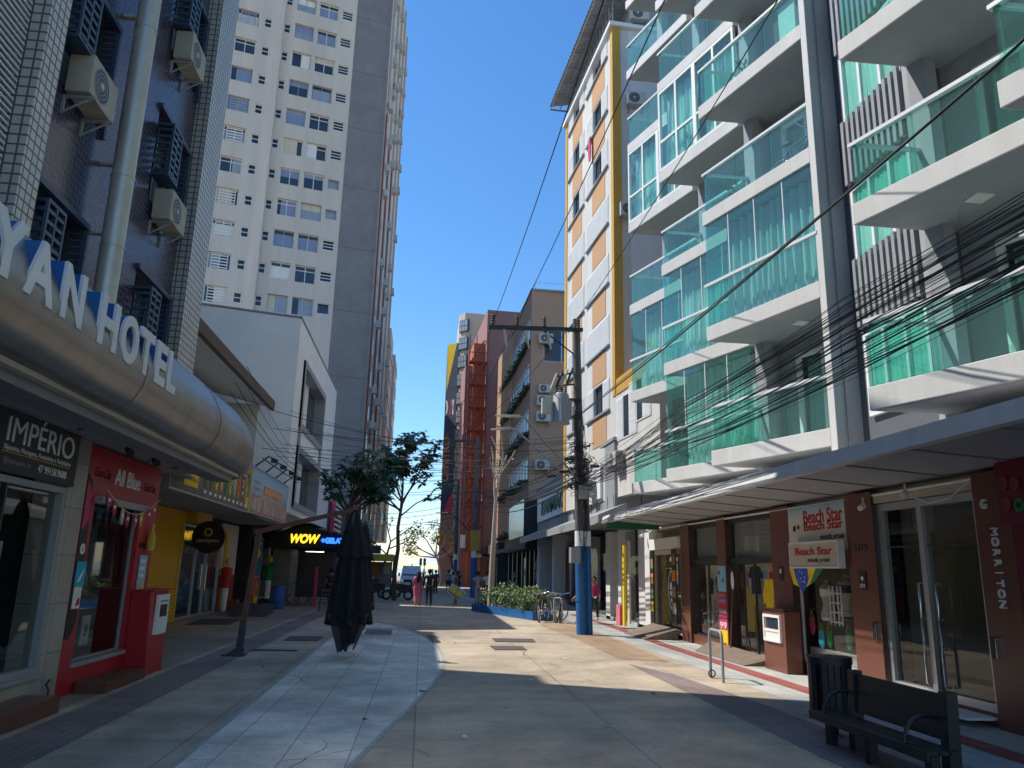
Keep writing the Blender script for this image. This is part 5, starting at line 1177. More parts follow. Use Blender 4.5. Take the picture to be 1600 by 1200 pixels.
MB().fb(FI, 11.8, 13.64, .46, 2.6, -.09, -.08).build('pane', 'glass_shop', f_)
f = MB(); f.fb(FI, 11.75, 13.7, 2.60, 2.70, .02, .14); f.build('shutter_rail', 'metal_grey_panel', rd_)
MB().box((-6.4,11.5,0),(-6.3,14.4,3.4)).build('back_wall', 'interior_dark', rd_)
s = thing('shop_lettering', 'white rounded script name on the red bar front with faint dark drink logos beside it', 'sign', tuple(FI.P(12.9,2.9,.03)))
text('name', 'All Blue', FI, 12.35, 2.93, .36, 'white_paint', .024, .02, width=1.05, bold=.006, parent=s)
text('faint_logo', 'Coca-Cola', FI, 11.62, 2.98, .2, 'c_darkred', .024, .006, width=.55, shear=.35, parent=s)
text('faint_logo', 'Coca-Cola', FI, 13.62, 2.96, .2, 'c_darkred', .024, .006, width=.55, shear=.35, parent=s)
s = sign('sticker_sign', 'blue and white drinks advert on the red wall right of the window', FI, 13.85, 14.2, 1.25, 1.9, 'c_skyblue', .03, .01)
for z, c in ((1.78,'c_white'),(1.66,'c_white'),(1.54,'c_white')): MB().fb(FI, 13.9, 14.1, z, z+.06, .041, .044).build('line', c, s)
MB().fpoly(FI, [(14.0,1.28),(14.12,1.28),(14.12,1.45),(14.06,1.52),(14.0,1.45)], .041, .046).build('bottle', 'c_yellow', s)
s = sign('sticker_sign', 'light blue advert with a white bird at the left of the red bar front', FI, 11.45, 11.75, 1.45, 1.78, 'c_turquoise', .036, .01)
MB().fpoly(FI, [(11.5,1.5),(11.58,1.6),(11.7,1.7),(11.6,1.52)], .047, .05).build('bird', 'white_sign', s)
s = sign('sticker_sign', 'white notice with red marks below the light blue advert', FI, 11.47, 11.7, 1.15, 1.44, 'c_paper', .036, .01)
MB().fpoly(FI, [(11.56,1.18),(11.68,1.2),(11.66,1.3),(11.6,1.28)], .047, .05).build('mark', 'c_red', s)
s = thing('round_sticker', 'round white sticker with a hand picture at the left edge of the red bar front', 'sticker', tuple(FI.P(11.55,1.95,.04)))
MB().disc(FI.P(11.55,1.95,.036), FI.n, .075, .008).build('disc', 'white_sign', s); text('mark', '5', FI, 11.52, 1.92, .09, 'black', .046, .003, parent=s)
bt = thing('bottle_ornament', 'brown bottle shaped ornament on the red wall by the yellow shutter', 'ornament', tuple(FI.P(14.1,2.0,.05)))
q = FI.P(14.12,1.98,.09); MB().tube([q, q+Vector((0,0,.25)), q+Vector((0,0,.32)), q+Vector((0,0,.46))], [.07,.07,.03,.03], 12).build('bottle', 'c_gold', bt)
text('wall_text', 'BAR', FI, 13.78, 2.02, .13, 'black', .026, .01, parent=bt)
# pennant bunting
bn = thing('pennant_bunting', 'string of small red and white pennants across the red bar window', 'bunting', tuple(FI.P(12.8,2.6,.2)))
pp = [FI.P(11.78+2.3*k/20, 2.80-.30*math.sin(math.pi*k/20)+ (.05*k/20), .17) for k in range(21)]
MB().tube(pp, .006, 4).build('string', 'c_white', bn)
for k in range(8):
    p = pp[1+int(k*2.5)]; z = p.z; u = p.y
    a = MB().fpoly(FI, [(u-.07,z),(u+.07,z),(u+.06,z-.17),(u,z-.24),(u-.06,z-.17)], .165, .17).build('pennant', ['c_rose','c_red','c_beige','c_red','c_rose','c_gold','c_red','c_rose'][k], bn)
    MB().fb(FI, u-.04, u+.04, z-.12, z-.07, .171, .173).build('pennant_mark', 'c_paper', a)
# products in the red window
rn = random.Random(9)
for k, (y, z, c, lab) in enumerate(((12.15,1.42,'c_paper','white cup on the shelf in the red bar window'),(12.3,1.42,'c_charcoal','dark bottle on the shelf in the red bar window'),(12.75,1.40,'c_lime','small green box on the shelf in the red bar window'),(13.0,1.42,'c_beige','pale bottle at the right of the shelf in the red bar window'))):
    q = Vector((-5.2,y,z)); tag(MB().tube([q, q+Vector((0,0,.12)), q+Vector((0,0,.17)), q+Vector((0,0,.22))], [.04,.04,.018,.016], 8).build('bottle', c), lab, 'bottle')
tag(MB().box((-5.4,11.9,1.36),(-5.05,13.3,1.4)).build('bar_shelf', 'c_charcoal'), 'narrow dark shelf behind the red bar window', 'shelf')
s = sign('price_card', 'white folded card with the number 8 low in the red bar window', FI, 12.72, 13.0, .55, .98, 'c_paper', -.3, .02); text('digit', '8', FI, 12.8, .68, .25, 'c_red', -.278, .004, parent=s)
mb_ = thing('meter_box', 'red meter cabinet with a white framed hatch standing before the red bar', 'meter box', (-4.6, 14.2, 0))
mb = MB(); mb.hexa([(-4.73,13.78,0),(-4.38,13.78,0),(-4.38,14.62,0),(-4.73,14.62,0),(-4.73,13.72,1.32),(-4.42,13.72,1.32),(-4.42,14.62,1.32),(-4.73,14.62,1.32)]); mb.build('body', 'red_paint', mb_, bevel=.01)
MB().box((-4.72,13.68,1.322),(-4.37,14.66,1.35)).build('lid', 'red_paint', mb_)
FK = Fr((-4.38, 0), (-4.38, 30), ref=(0, 10))
MB().fb(FK, 13.95, 14.5, .62, 1.26, -.02, .03).build('panel', 'white_paint', mb_)
MB().fb(FK, 14.05, 14.4, .90, 1.10, .031, .036).build('hatch', 'black', mb_)
MB().fb(FK, 14.03, 14.42, 1.14, 1.17, .031, .038).build('slot', 'c_grey', mb_)
tag(MB().box((-4.71,11.95,.01),(-4.3,13.55,.15)).build('doorstep', 'wood_warm'), 'low brown block step below the red bar window', 'step')
tag(MB().box((-4.72,6.6,.01),(-4.28,10.5,.2)).build('doorstep', 'granite_red'), 'reddish brown step at the lower left corner before the jewellery shop', 'step')
tag(MB().tube([(-4.62,10.95,.01),(-4.62,10.95,.2),(-4.66,10.95,.26),(-4.62,10.95,.32)], .014, 6).build('door_stop', 'dark_metal'), 'small black iron hook standing at the foot of the marble pier', 'hook')
for i, (y, z) in enumerate(((11.25,3.36),(12.35,3.34))):
    t = thing('security_camera', ['black security camera under the hotel canopy, the nearer of the pair','black security camera under the hotel canopy, the farther of the pair'][i], 'camera', (-4.2, y, z))
    MB().tube([(-4.2,y,3.43),(-4.18,y,3.33)], .022, 6).build('mount', 'black', t); MB().tube([(-4.18,y,3.33),(-4.1,y-.12,3.26)], [.05,.055], 10).build('housing', 'black', t)
tag(MB().tube([(-4.2,11.35,3.33),(-4.2,11.6,3.2),(-4.2,12.0,3.2),(-4.2,12.3,3.36)], .008, 5).build('loose_cable', 'black'), 'thin black cable sagging between the two cameras under the hotel canopy', 'cable')
for i, (y) in enumerate((10.4, 14.3)):
    tag(MB().disc((-4.35,y,3.425), (0,0,-1), .16, .02).build('ceiling_fitting', 'plaster_grey'), ['round pale ceiling fitting above the jewellery sign','round pale ceiling fitting above the meter cabinet'][i], 'ceiling fitting')

# ============================================================ BAR BUILDING WITH YELLOW SHUTTER
ba = thing('bar_building', 'low recessed bar building with a yellow roller shutter and glass doors under a picture sign', 'building', (-8, 25, 0))
FBr = Fr((-7.7, 0), (-7.7, 30), ref=(0, 20))
mb = MB(); mb.box((-13,16.35,0),(-7.78,34,4.2)); mb.build('core', 'interior_dark', ba)
mb = MB(); mb.box((-7.78,15.3,3.42),(-5.0,28.3,3.5)); mb.box((-7.78,28.45,3.42),(-6.02,34.2,3.52)); mb.build('soffit', 'plaster_grey', ba)
mb = MB(); mb.fb(FBr, 22.3, 25.9, 0, 3.4, -.02, .02)
for k in range(34): mb.fb(FBr, 22.3, 25.9, .02+k*.1, .07+k*.1, .02, .085)
mb.build('roller_shutter', 'yellow_paint', ba)
mb = MB(); mb.fb(FBr, 26.3, 28.2, 3.05, 3.48, -.05, .35); mb.fb(FBr, 25.9, 26.05, 0, 3.4, -.05, .08); mb.build('shutter_box', 'yellow_paint', ba)
f = MB(); frame_mb(f, FBr, 26.1, 31.0, .02, 3.02, .06, .07, .08, (.35,.62)); f_ = f.build('glass_door', 'alu', ba)
MB().fb(FBr, 26.15, 30.95, .08, 2.95, 0, .01).build('pane', 'win_glass', f_)
f = MB()
for u in (28.4,29.0): f.tube([FBr.P(u,.9,.12),FBr.P(u,1.75,.12)], .025, 8)
f.build('door_handle', 'chrome', f_)
mb = MB(); mb.fb(FBr, 31.0, 33.6, 0, 1.35, -.05, .05); mb.build('red_dado', 'rust_red', ba)
mb = MB(); mb.fb(FBr, 31.0, 33.6, 1.35, 3.3, -.05, .045); mb.build('cream_wall', 'cream', ba)
mb = MB(); mb.fb(FBr, 31.5, 31.9, .1, 3.0, .05, .10)
for k in range(28): mb.fb(FBr, 31.52, 31.88, .15+k*.1, .2+k*.1, .1, .12)
mb.build('folded_shutter', 'yellow_paint', ba)
s = thing('round_bar_sign', 'round black hanging sign with a gold crest over the bar door', 'sign', (-7.2, 26.6, 2.5))
MB().tube([(-7.0,26.55,2.62),(-7.0,26.7,2.62)], .52, 28, smooth=False).build('disc', 'black', s)
FR_ = Fr((-7.5, 26.55), (-6.5, 26.55), ref=(-7, 0))
MB().disc((-7.0,26.53,2.78), (0,-1,0), .14, .01).build('crest', 'c_gold', s); MB().disc((-7.0,26.52,2.78), (0,-1,0), .08, .01).build('crest_eye', 'black', s)
text('name', 'CERVEJARIA', FR_, .14, 2.46, .13, 'c_cream', .02, .01, width=.72, bold=.004, parent=s)
ds = thing('door_sign', 'yellow script lettering on the glass beside the round bar sign', 'sign', (-7.65, 26.4, 2.2)); text('lettering', 'Ver', FBr, 26.2, 2.1, .5, 'c_gold', .02, .01, shear=.4, parent=ds)
# picture sign of dishes
gradmat('menu_print', 3.2, 4.2, [(0,(.10,.085,.06)),(.5,(.20,.16,.10)),(1,(.09,.08,.06))], .8, 3)
s = sign('picture_sign', 'long dark restaurant sign with a row of cone shaped dish photographs', Fr((-5.0,0),(-5.0,30),ref=(0,20)), 15.4, 22.25, 3.2, 4.22, 'menu_print', 0, .1, 'alu')
F6 = Fr((-5.0, 0), (-5.0, 30), ref=(0, 20))
rn = random.Random(4)
for k in range(10):
    u = 17.9+k*.44; c = ['photo_b','photo_b','yellow','gold','green','lime','beige','orange','photo_c','gold'][k]
    MB().fpoly(F6, [(u,3.42),(u+.10,3.55),(u+.15,3.8),(u+.09,4.08),(u-.09,4.08),(u-.15,3.8),(u-.10,3.55)], .10, .112).build('dish_picture', 'c_'+c, s)
    mb = MB()
    for j in range(14): mb.disc(F6.P(u+rn.uniform(-.09,.09),3.58+rn.random()*.42,.113), F6.n, rn.uniform(.014,.035), .004, 7)
    mb.build('dish_detail', ['c_photo_a','c_beige','c_photo_c','c_paper','c_photo_b'][k%5], s)
    MB().fb(F6, u-.09, u+.09, 3.31, 3.38, .1, .108).build('caption', 'c_paper', s)
MB().fb(F6, 16.3, 17.3, 3.35, 4.0, .1, .11).build('price_flash', 'c_yellow', s); MB().fb(F6, 21.9, 22.15, 3.28, 3.6, .1, .11).build('price_flash', 'c_yellow', s)
text('lettering', 'O TRADICIONAL', F6, 16.36, 3.66, .14, 'c_orange', .112, .004, width=.86, parent=s); text('lettering', 'DA COSTELA', F6, 16.36, 3.46, .14, 'c_orange', .112, .004, width=.86, parent=s)
text('lettering', 'PORÇÕES', F6, 20.4, 4.1, .1, 'c_paper', .105, .006, width=1.4, parent=s)
gradmat('city_print', 3.2, 4.6, [(0,(.32,.14,.10)),(.32,(.45,.24,.18)),(.5,(.32,.42,.50)),(.75,(.34,.50,.66)),(1,(.25,.45,.68))], .45, 2.6)
s = sign('city_sign', 'large sign printed with a hazy skyline, blue sky and an orange band', F6, 22.4, 28.3, 3.22, 4.5, 'city_print', 0, .1, 'alu')
MB().fb(F6, 24.2, 27.2, 3.86, 4.12, .1, .112).build('orange_band', 'c_orange', s); text('lettering', 'BOTEQUIM CENTRAL', F6, 24.3, 3.91, .2, 'c_cream', .113, .006, width=2.8, bold=.006, parent=s)
for z in (4.1,3.9,3.7): MB().fb(F6, 22.8, 23.6, z, z+.06, .1, .106).build('text_line', 'c_grey', s)
mb = MB(); rn = random.Random(8)
for k in range(40): u = 22.5+rn.random()*5.6; h = rn.uniform(.1,.5); mb.fb(F6, u, u+rn.uniform(.08,.2), 3.3, 3.3+h, .1, .103+rn.random()*.002)
mb.build('skyline', 'c_beige', s)
MB().fb(F6, 22.26, 22.39, 3.2, 4.4, .02, .12).build('yellow_post', 'yellow_paint', s)
mb = MB()
for y in (22.9,24.4,26,27.6): mb.tube([(-5,y,4.5),(-4.6,y,4.85),(-4.45,y+.25,4.8)], .025, 6); mb.box((-4.55,y+.15,4.7),(-4.38,y+.35,4.8))
mb.tube([(-4.7,22.6,4.75),(-4.7,27.9,4.75)], .02, 6)
tag(mb.build('floodlight_bracket', 'dark_metal'), 'black metal bracket with small floodlights above the skyline sign', 'bracket')
# poster wall, door and windows further on
FP = Fr((-7.2, 0), (-7.2, 30), ref=(0, 30))
pb = thing('snack_bar', 'dark ground floor of the low white building with a shop window and grey pillar', 'shop front', (-7.6, 38, 0))
mb = MB(); mb.box((-9,34.2,0),(-7.25,55,3.6)); mb.build('wall', 'interior_dark', pb)
mb = MB(); mb.box((-7.25,39.4,0),(-6.4,41.4,3.0)); mb.build('pillar', 'marble', pb)
mb = MB(); mb.box((-7.26,48,0),(-5.3,50,3.6)); mb.build('far_wall', 'c_charcoal', pb)
f = MB(); frame_mb(f, FP, 36.3, 38.2, .3, 2.9, .05, .08, .08); f_ = f.build('shop_window', 'alu', pb); MB().fb(FP, 36.35, 38.15, .35, 2.85, .0, .01).build('pane', 'win_glass', f_)
for y, z in ((42.4,0),(43.6,0),(45,0),(46.4,0)): MB().box((-7.25,y,z),(-7.15,y+.15,2.8)).build('door_frame', 'c_grey', pb)
tag(MB().box((-6.6,45.5,2.55),(-5.6,45.6,2.62)).build('tube_lamp', 'lamp_on'), 'lit white tube lamp glowing deep under the black awning', 'lamp')
s = sign('poster', 'tall blue poster with two yellow ovals and food pictures beside the wooden parasol post', FP, 34.3, 36.0, .1, 2.95, 'c_skyblue', .06, .03)
M['c_skyblue_dk'] = mat('poster_blue', (.03,.10,.22), .5)
MB().fb(FP, 34.35, 35.95, 1.3, 2.9, .09, .095).build('panel', 'poster_blue', s); MB().fb(FP, 34.35, 35.95, .15, 1.25, .09, .095).build('picture', 'c_photo_c', s)
for (u, z, a, b) in ((35.1,2.25,.6,.2),(35.5,.32,.38,.15)):
    mb = MB(); mb.fpoly(FP, [(u+a*math.cos(k*.4), z+b*math.sin(k*.4)) for k in range(15)], .096, .102); mb.build('oval', 'c_lime', s)
text('lettering', 'CAIPIRINHA', FP, 34.5, 2.62, .2, 'c_paper', .097, .006, width=1.2, parent=s)
for (u, z, c) in ((34.8,1.0,'c_red'),(35.5,.9,'c_gold'),(35.1,.6,'c_orange'),(34.7,.4,'c_red')): MB().disc(FP.P(u,z,.096), FP.n, .14, .01).build('fruit', c, s)
t = thing('mannequin', 'mannequin in a green shirt and yellow cap standing in the window under the black awning', 'mannequin', (-6.9, 37.2, 0))
MB().tube([(-6.95,37.2,.3),(-6.95,37.2,1.15)], [.12,.15], 8).build('legs', 'c_white', t); MB().tube([(-6.95,37.2,1.1),(-6.95,37.2,1.35),(-6.95,37.2,1.75),(-6.95,37.2,1.82)], [.2,.18,.24,.07], 10).build('shirt', 'c_green', t); MB().ell((-6.95,37.2,2.02), (.13,.13,.17)).build('head', 'c_yellow', t)
t = thing('mannequin', 'mannequin in a red football shirt beside the folded yellow shutter', 'mannequin', (-7.3, 31.1, 0))
MB().tube([(-7.4,31.2,.05),(-7.4,31.2,.95)], [.10,.14], 8).build('legs', 'c_paper', t); MB().tube([(-7.4,31.2,.9),(-7.4,31.2,1.2),(-7.4,31.2,1.6),(-7.4,31.2,1.68)], [.19,.17,.22,.07], 10).build('shirt', 'c_red', t); MB().ell((-7.4,31.2,1.86), (.1,.1,.14)).build('head', 'c_beige', t)
tag(MB().box((-7.45,32.0,0),(-7.1,32.5,.42)).build('stool_block', 'rust_red'), 'small reddish block before the cream wall', 'block')
# black awning with neon sign
aw = thing('awning', 'black gabled awning of the ice cream bar with neon lettering on its face', 'awning', (-5, 38, 2.6))
FA = Fr((-7.4, 36.0), (-3.4, 36.05), ref=(-5, 0))
mb = MB(); mb.prism([FA.P(.55,2.55,0),FA.P(4.15,2.58,0),FA.P(4.15,3.05,0),FA.P(1.85,3.62,0),FA.P(.55,3.05,0)], (0,9,0)); mb.build('cloth', 'fabric_black', aw)
def neon(name, s_, F, u, z, size, m, r, width, shear=0, parent=None):
    cu = bpy.data.curves.new(name, 'FONT'); cu.body = s_; cu.size = size; cu.shear = shear; cu.fill_mode = 'NONE'; cu.bevel_depth = r; cu.bevel_resolution = 1
    tmp = bpy.data.objects.new('tmp', cu); me = bpy.data.meshes.new_from_object(tmp); bpy.data.objects.remove(tmp); bpy.data.curves.remove(cu)
    xs = [v.co.x for v in me.vertices]; k = width/(max(xs)-min(xs)); rd2 = Vector((0,0,1)).cross(F.n); P0 = F.P(u,z,.05)
    for v in me.vertices: v.co = P0+rd2*(v.co.x*k)+Vector((0,0,v.co.y))+F.n*v.co.z
    me.materials.clear(); me.materials.append(M[m]); me.name = name; ob = bpy.data.objects.new(name, me); COL.objects.link(ob); par(ob, parent); return ob
ns = thing('neon_sign', 'yellow and blue neon lettering on the black awning', 'neon sign', tuple(FA.P(2,2.7,.05)))
neon('yellow_lettering', 'WOW', FA, 1.42, 2.78, .52, 'neon_yellow', .022, 1.30, .25, ns)
neon('blue_lettering', '+GELATO', FA, 2.82, 2.80, .30, 'neon_blue', .026, 1.25, 0, ns)
neon('yellow_mark', 'oi', Fr((-5.0,30),(-5,40),ref=(0,30)), 27.6, 2.75, .5, 'neon_yellow', .02, .5, .3, ns) if False else None
# ============================================================ LOW WHITE BUILDINGS (left)
ev = thing('eaved_building', 'low off white building with a sloped eave between hotel and two storey block', 'building', (-7, 23, 4))
tilemat('dirty_white', (.50,.51,.50), (.47,.48,.47), (.42,.42,.41), 5, 3, r=.85, gap=.004, var=.10)
mb = MB(); mb.box((-14,16.6,4.2),(-7.4,27.2,7.2)); mb.box((-7.4,26.9,3.7),(-5.9,27.1,7.2)); mb.box((-7.4,16.4,3.55),(-5.1,27.2,4.3)); mb.build('wall', 'stained_white', ev)
mb = MB(); mb.prism([(-7.4,16.5,7.6),(-5.55,16.5,7.15),(-5.55,16.5,7.35),(-7.4,16.5,8.0),(-14,16.5,8.6),(-14,16.5,8.2)], (0,10.9,0)); mb.build('roof', 'plaster_white', ev)
mb = MB(); mb.box((-5.62,16.4,7.10),(-5.48,27.5,7.42)); mb.build('fascia', 'c_brown', ev)
mb = MB(); mb.prism([(-7.4,16.6,4.9),(-5.95,16.6,5.25),(-5.95,16.6,5.40),(-7.4,16.6,5.9)], (0,10.2,0)); mb.build('lower_slab', 'plaster_white', ev)
wb = thing('white_building', 'white two storey block with dark framed recessed windows facing the street', 'building', (-6, 34, 3.7))
FWb = Fr((-5.0, 28.4), (-5.0, 41), ref=(0, 30))   # u = Y-28.4
FWc = Fr((-5.0, 28.4), (-5.0-math.sin(R(74.4))*10, 28.4-math.cos(R(74.4))*10), ref=(-6, 0))
wh = [(1.7,7.9,7.05,9.5),(1.7,7.9,4.0,6.15)]
mat('block_white', (.80,.79,.75), .85, var=.09, scale=.7, bump=.2)
mb = MB(); wall(mb, FWb, 0, 12.5, 3.65, 10.85, wh, .45)
mb.add([FWc.P(0,3.65),FWc.P(10,3.65),FWc.P(10,10.85),FWc.P(0,10.85)], [(0,1,2,3)])
mb.add([(-5,28.4,3.65),(-5,40.9,3.65),(-14.6,38.2,3.65),(-14.6,25.7,3.65)], [(0,1,2,3)]); mb.add([(-5,28.4,10.84),(-5,40.9,10.84),(-14.6,38.2,10.84),(-14.6,25.7,10.84)], [(0,1,2,3)])
mb.add([(-5,40.9,3.65),(-14.6,38.2,3.65),(-14.6,38.2,10.85),(-5,40.9,10.85)], [(0,1,2,3)]); mb.build('wall', 'block_white', wb)
mb = MB()
for a, b, c, d in wh: frame_mb(mb, FWb, a-.25, b+.1, c-.12, d+.12, .08, .24, .5)
mb.fb(FWb, 1.45, 1.75, 3.95, 9.6, -.3, .085); mb.fb(FWb, 7.5, 8.0, 6.2, 7.0, -.1, .07); mb.build('window_surround', 'metal_grey_panel', wb)
for a, b, c, d in wh:
    f = MB(); frame_mb(f, FWb, a, b, c, d, -.32, .07, .08, (.3,.62)); f_ = f.build('window', 'dark_metal', wb); MB().fb(FWb, a+.05, b-.05, c+.05, d-.05, -.40, -.39).build('pane', 'win_glass', f_)
    MB().fb(FWb, a+(b-a)*.30, a+(b-a)*.62, c+.1, d-.1, -.385, -.36).build('blind_or_reflection', 'c_paper', f_)
mb = MB(); mb.add([FWc.P(-.05,10.86,.02),FWc.P(10,10.86,.02),FWc.P(10,10.92,.02),FWc.P(-.05,10.92,.02)], [(0,1,2,3)]); mb.fb(FWb, -.05, 12.5, 10.86, 10.93, -.2, .03); mb.fb(FWc, 0, 10, 10.86, 10.93, -.2, .03); mb.build('coping', 'c_grey', wb)
lb_ = thing('low_building', 'low dark shop building with a striped metal sign between the white block and the tower', 'building', (-6, 46, 0))
MB().box((-14,41.5,2.8),(-5.1,57,5.2)).build('wall', 'interior_mid', lb_)
mb = MB()
for k in range(6): mb.box((-5.1,43.5,3.7+k*.28),(-4.95,47.5,3.85+k*.28))
mb.build('metal_slats', 'alu', lb_)
tag(MB().box((-5.0,42.6,3.2),(-4.85,43.0,5.6)).build('projecting_sign', 'c_rose'), 'narrow red and white vertical sign between the white block and the tower', 'sign')
# ============================================================ LEFT TOWER
TX, TY = -5.083, 60.0
da = R(74.447); FT2 = Fr((TX, TY), (TX+math.sin(da), TY+math.cos(da)), ref=(0, 0))
tw = thing('apartment_tower', 'very tall pale apartment tower with a dark grey blank corner strip and rows of windows', 'tower', (-12, 58, 0))
cw = [(-12.65,-11.0,0,1.32,'W'),(-10.55,-9.95,.28,.86,'S'),(-8.98,-8.45,.3,.86,'S'),(-8.1,-6.55,0,1.42,'W'),(-6.25,-4.62,0,1.42,'W'),(-4.32,-3.38,.2,.88,'M'),(-14.9,-13.3,0,1.4,'W'),(-17.4,-16.0,0,1.4,'W')]
tops = [46.35-2.69*k for k in range(-2, 10)]
holes = [(a, b, zt_-o-h, zt_-o) for zt_ in tops for a, b, o, h, _ in cw]
mat('tower_wall', (.62,.555,.475), .85, var=.13, scale=.8, bump=.1, streak=.12)
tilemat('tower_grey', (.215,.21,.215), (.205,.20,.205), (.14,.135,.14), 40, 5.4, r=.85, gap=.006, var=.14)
mb = MB(); wall(mb, FT2, -26.5, -3.08, 0, 62, [h for h in holes if h[1] < -3], .30)
mb.build('wall', 'tower_wall', tw)
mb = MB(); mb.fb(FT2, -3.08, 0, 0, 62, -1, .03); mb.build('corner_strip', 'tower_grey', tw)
mb = MB(); mb.fb(FT2, -.32, -.22, 0, 62, .031, .06); mb.build('pipe_strip', 'tower_grey', tw)
mb = MB(); mb.fpoly(FT2, [(-9.85,0),(-9.10,0),(-9.10,62),(-9.85,62)], .002, .02); 
mb = MB(); mb.prism([FT2.P(-9.80,0,0), FT2.P(-9.05,0,0), FT2.P(-9.05,0,.55)], (0,0,62)); mb.build('wall_step', 'tower_wall', tw)
mb = MB(); mb.fb(FT2, -9.05, -3.07, 0, 62, .001, .004) if False else None
rn = random.Random(21)
for ri, zt_ in enumerate(tops):
    for ci, (a, b, o, h, kd) in enumerate(cw):
        z1 = zt_-o; z0 = z1-h; typ = rn.random()
        f = MB()
        if kd == 'W' and typ < .5: frame_mb(f, FT2, a+.01, b-.01, z0+.01, z1-.01, -.19, .055, .05, (.5,), (.72,) if typ < .25 else ())
        elif kd == 'W': frame_mb(f, FT2, a+.01, b-.01, z0+.01, z1-.01, -.19, .04, .05, (.5,))
        elif kd == 'S': frame_mb(f, FT2, a+.01, b-.01, z0+.01, z1-.01, -.05, .05, .05, (), (.5,))
        else: frame_mb(f, FT2, a+.01, b-.01, z0+.01, z1-.01, -.05, .05, .05, (), (.35,.65) if typ < .6 else ())
        if ci == 0 and ri not in (3,4,7):
            for k in range(5): f.fb(FT2, a+.25, b-.2, z0+.12+k*.24, z0+.2+k*.24, -.17, -.14)
            f.fb(FT2, a+.22, a+.27, z0, z1, -.17, -.14); f.fb(FT2, b-.27, b-.22, z0, z1, -.17, -.14)
        f_ = f.build('window', 'white_paint' if typ < .6 or kd == 'S' else 'alu', tw)
        MB().fb(FT2, a+.02, b-.02, z0+.02, z1-.02, -.27, -.26).build('pane', 'win_glass' if typ < .75 or kd == 'S' else 'win_blind', f_)
        if kd == 'W' and typ > .12:
            k = rn.random(); c_ = MB()
            if k < .35: c_.fb(FT2, a+.08, b-.08, z1-rn.uniform(.35,.7), z1-.06, -.255, -.25)
            elif k < .8:
                w_ = rn.uniform(.3,.75)*(b-a); s0 = a+.07 if rn.random() < .5 else b-.07-w_; c_.fb(FT2, s0, s0+w_, z0+.06, z1-.06, -.255, -.25)
            else: c_.fb(FT2, a+.07, b-.07, z0+.06, z1-.3, -.255, -.25)
            c_.build('curtain', rn.choice(('c_paper','win_blind','c_cream','c_bluegrey')), f_)
FTs = Fr((TX, TY), (TX+.25, TY+19), ref=(0, 60))
mb = MB(); mb.fb(FTs, .02, 19, 3.5, 62, -20, 0); mb.build('street_wall', 'tower_wall', tw)
mb = MB()
for k in range(20):
    for j in range(4): mb.fb(FTs, 1.6+j*4.4, 1.9+j*4.4, 5+k*2.75, 6.5+k*2.75, .0, .02) if False else None
for u in (.9,5.4,9.9,14.4,18.8): mb.fb(FTs, u, u+.25, 4, 62, 0, .16)
mb.build('pilaster', 'c_beige', tw)
mb = MB()
for k in range(20):
    for u in (1.4,5.9,10.4,14.9): mb.fb(FTs, u, u+1.6, 5.2+k*2.75, 6.6+k*2.75, .0, .03)
tag(mb.build('window_row', 'win_glass', tw), kind='stuff')
# small air conditioners on the tower's street side
base = MB().box((-.28,-.32,0),(.28,-.02,.42)); base.box((-.3,-.34,-.05),(-.24,0,-.002)); base.box((.24,-.34,-.05),(.3,0,-.002)); base.box((-.2,-.324,.06),(.12,-.32,.36))
sac = base.build('air_conditioner', 'ac_white'); rn = random.Random(17); n_ = 0
for k in range(19):
    for j in range(4):
        if rn.random() < .28: continue
        o = sac if n_ == 0 else sac.copy()
        if n_: COL.objects.link(o)
        n_ += 1; o.location = FTs.P(1.0+j*4.5+rn.uniform(0,2.2), 4.8+k*2.75+rn.uniform(-.3,.5), .16); o.rotation_euler = (0,0,math.pi/2)
        o.scale = (1.3,1.2,1.35)
        tag(o, 'small pale air conditioner box on the street side of the tall left tower', 'air conditioner', 'air conditioners up the street side of the left tower')
mb = MB()
for u in (.35, 4.6, 9.2): mb.tube([FTs.P(u,3.6,.1),FTs.P(u,40,.1)], .07, 6)
tag(mb.build('drain_pipe', 'rust_red'), 'rust brown drain pipes up the street side of the tall left tower', 'pipe')
fx = thing('apartment_tower', 'farther stepped pinkish tower peeping out beyond the tall left tower', 'tower', (-8, 96, 0))
for i, (x, y, z) in enumerate(((-5.75,90,33.2),(-5.45,96,31.8),(-5.1,103,30.2))):
    MB().box((-18,y,5),(x,y+7,z)).build('wall', 'cream' if i else 'c_beige', fx)
    mb = MB()
    for k in range(8): mb.box((x,y+1,7+k*3),(x+.12,y+2.4,8.4+k*3)); mb.box((x,y+4,7+k*3),(x+.12,y+5.4,8.4+k*3))
    mb.build('window', 'win_blind', fx)
for k in range(6): o = sac.copy(); COL.objects.link(o); o.location = (-6.3-.5*(k%2), 89.98, 8+k*1.9); o.rotation_euler = (0,0,0); o.scale = (1.7,1.2,1.6); tag(o, 'pale air conditioner on the end wall of the farther pinkish tower', 'air conditioner', 'air conditioners on the farther tower')
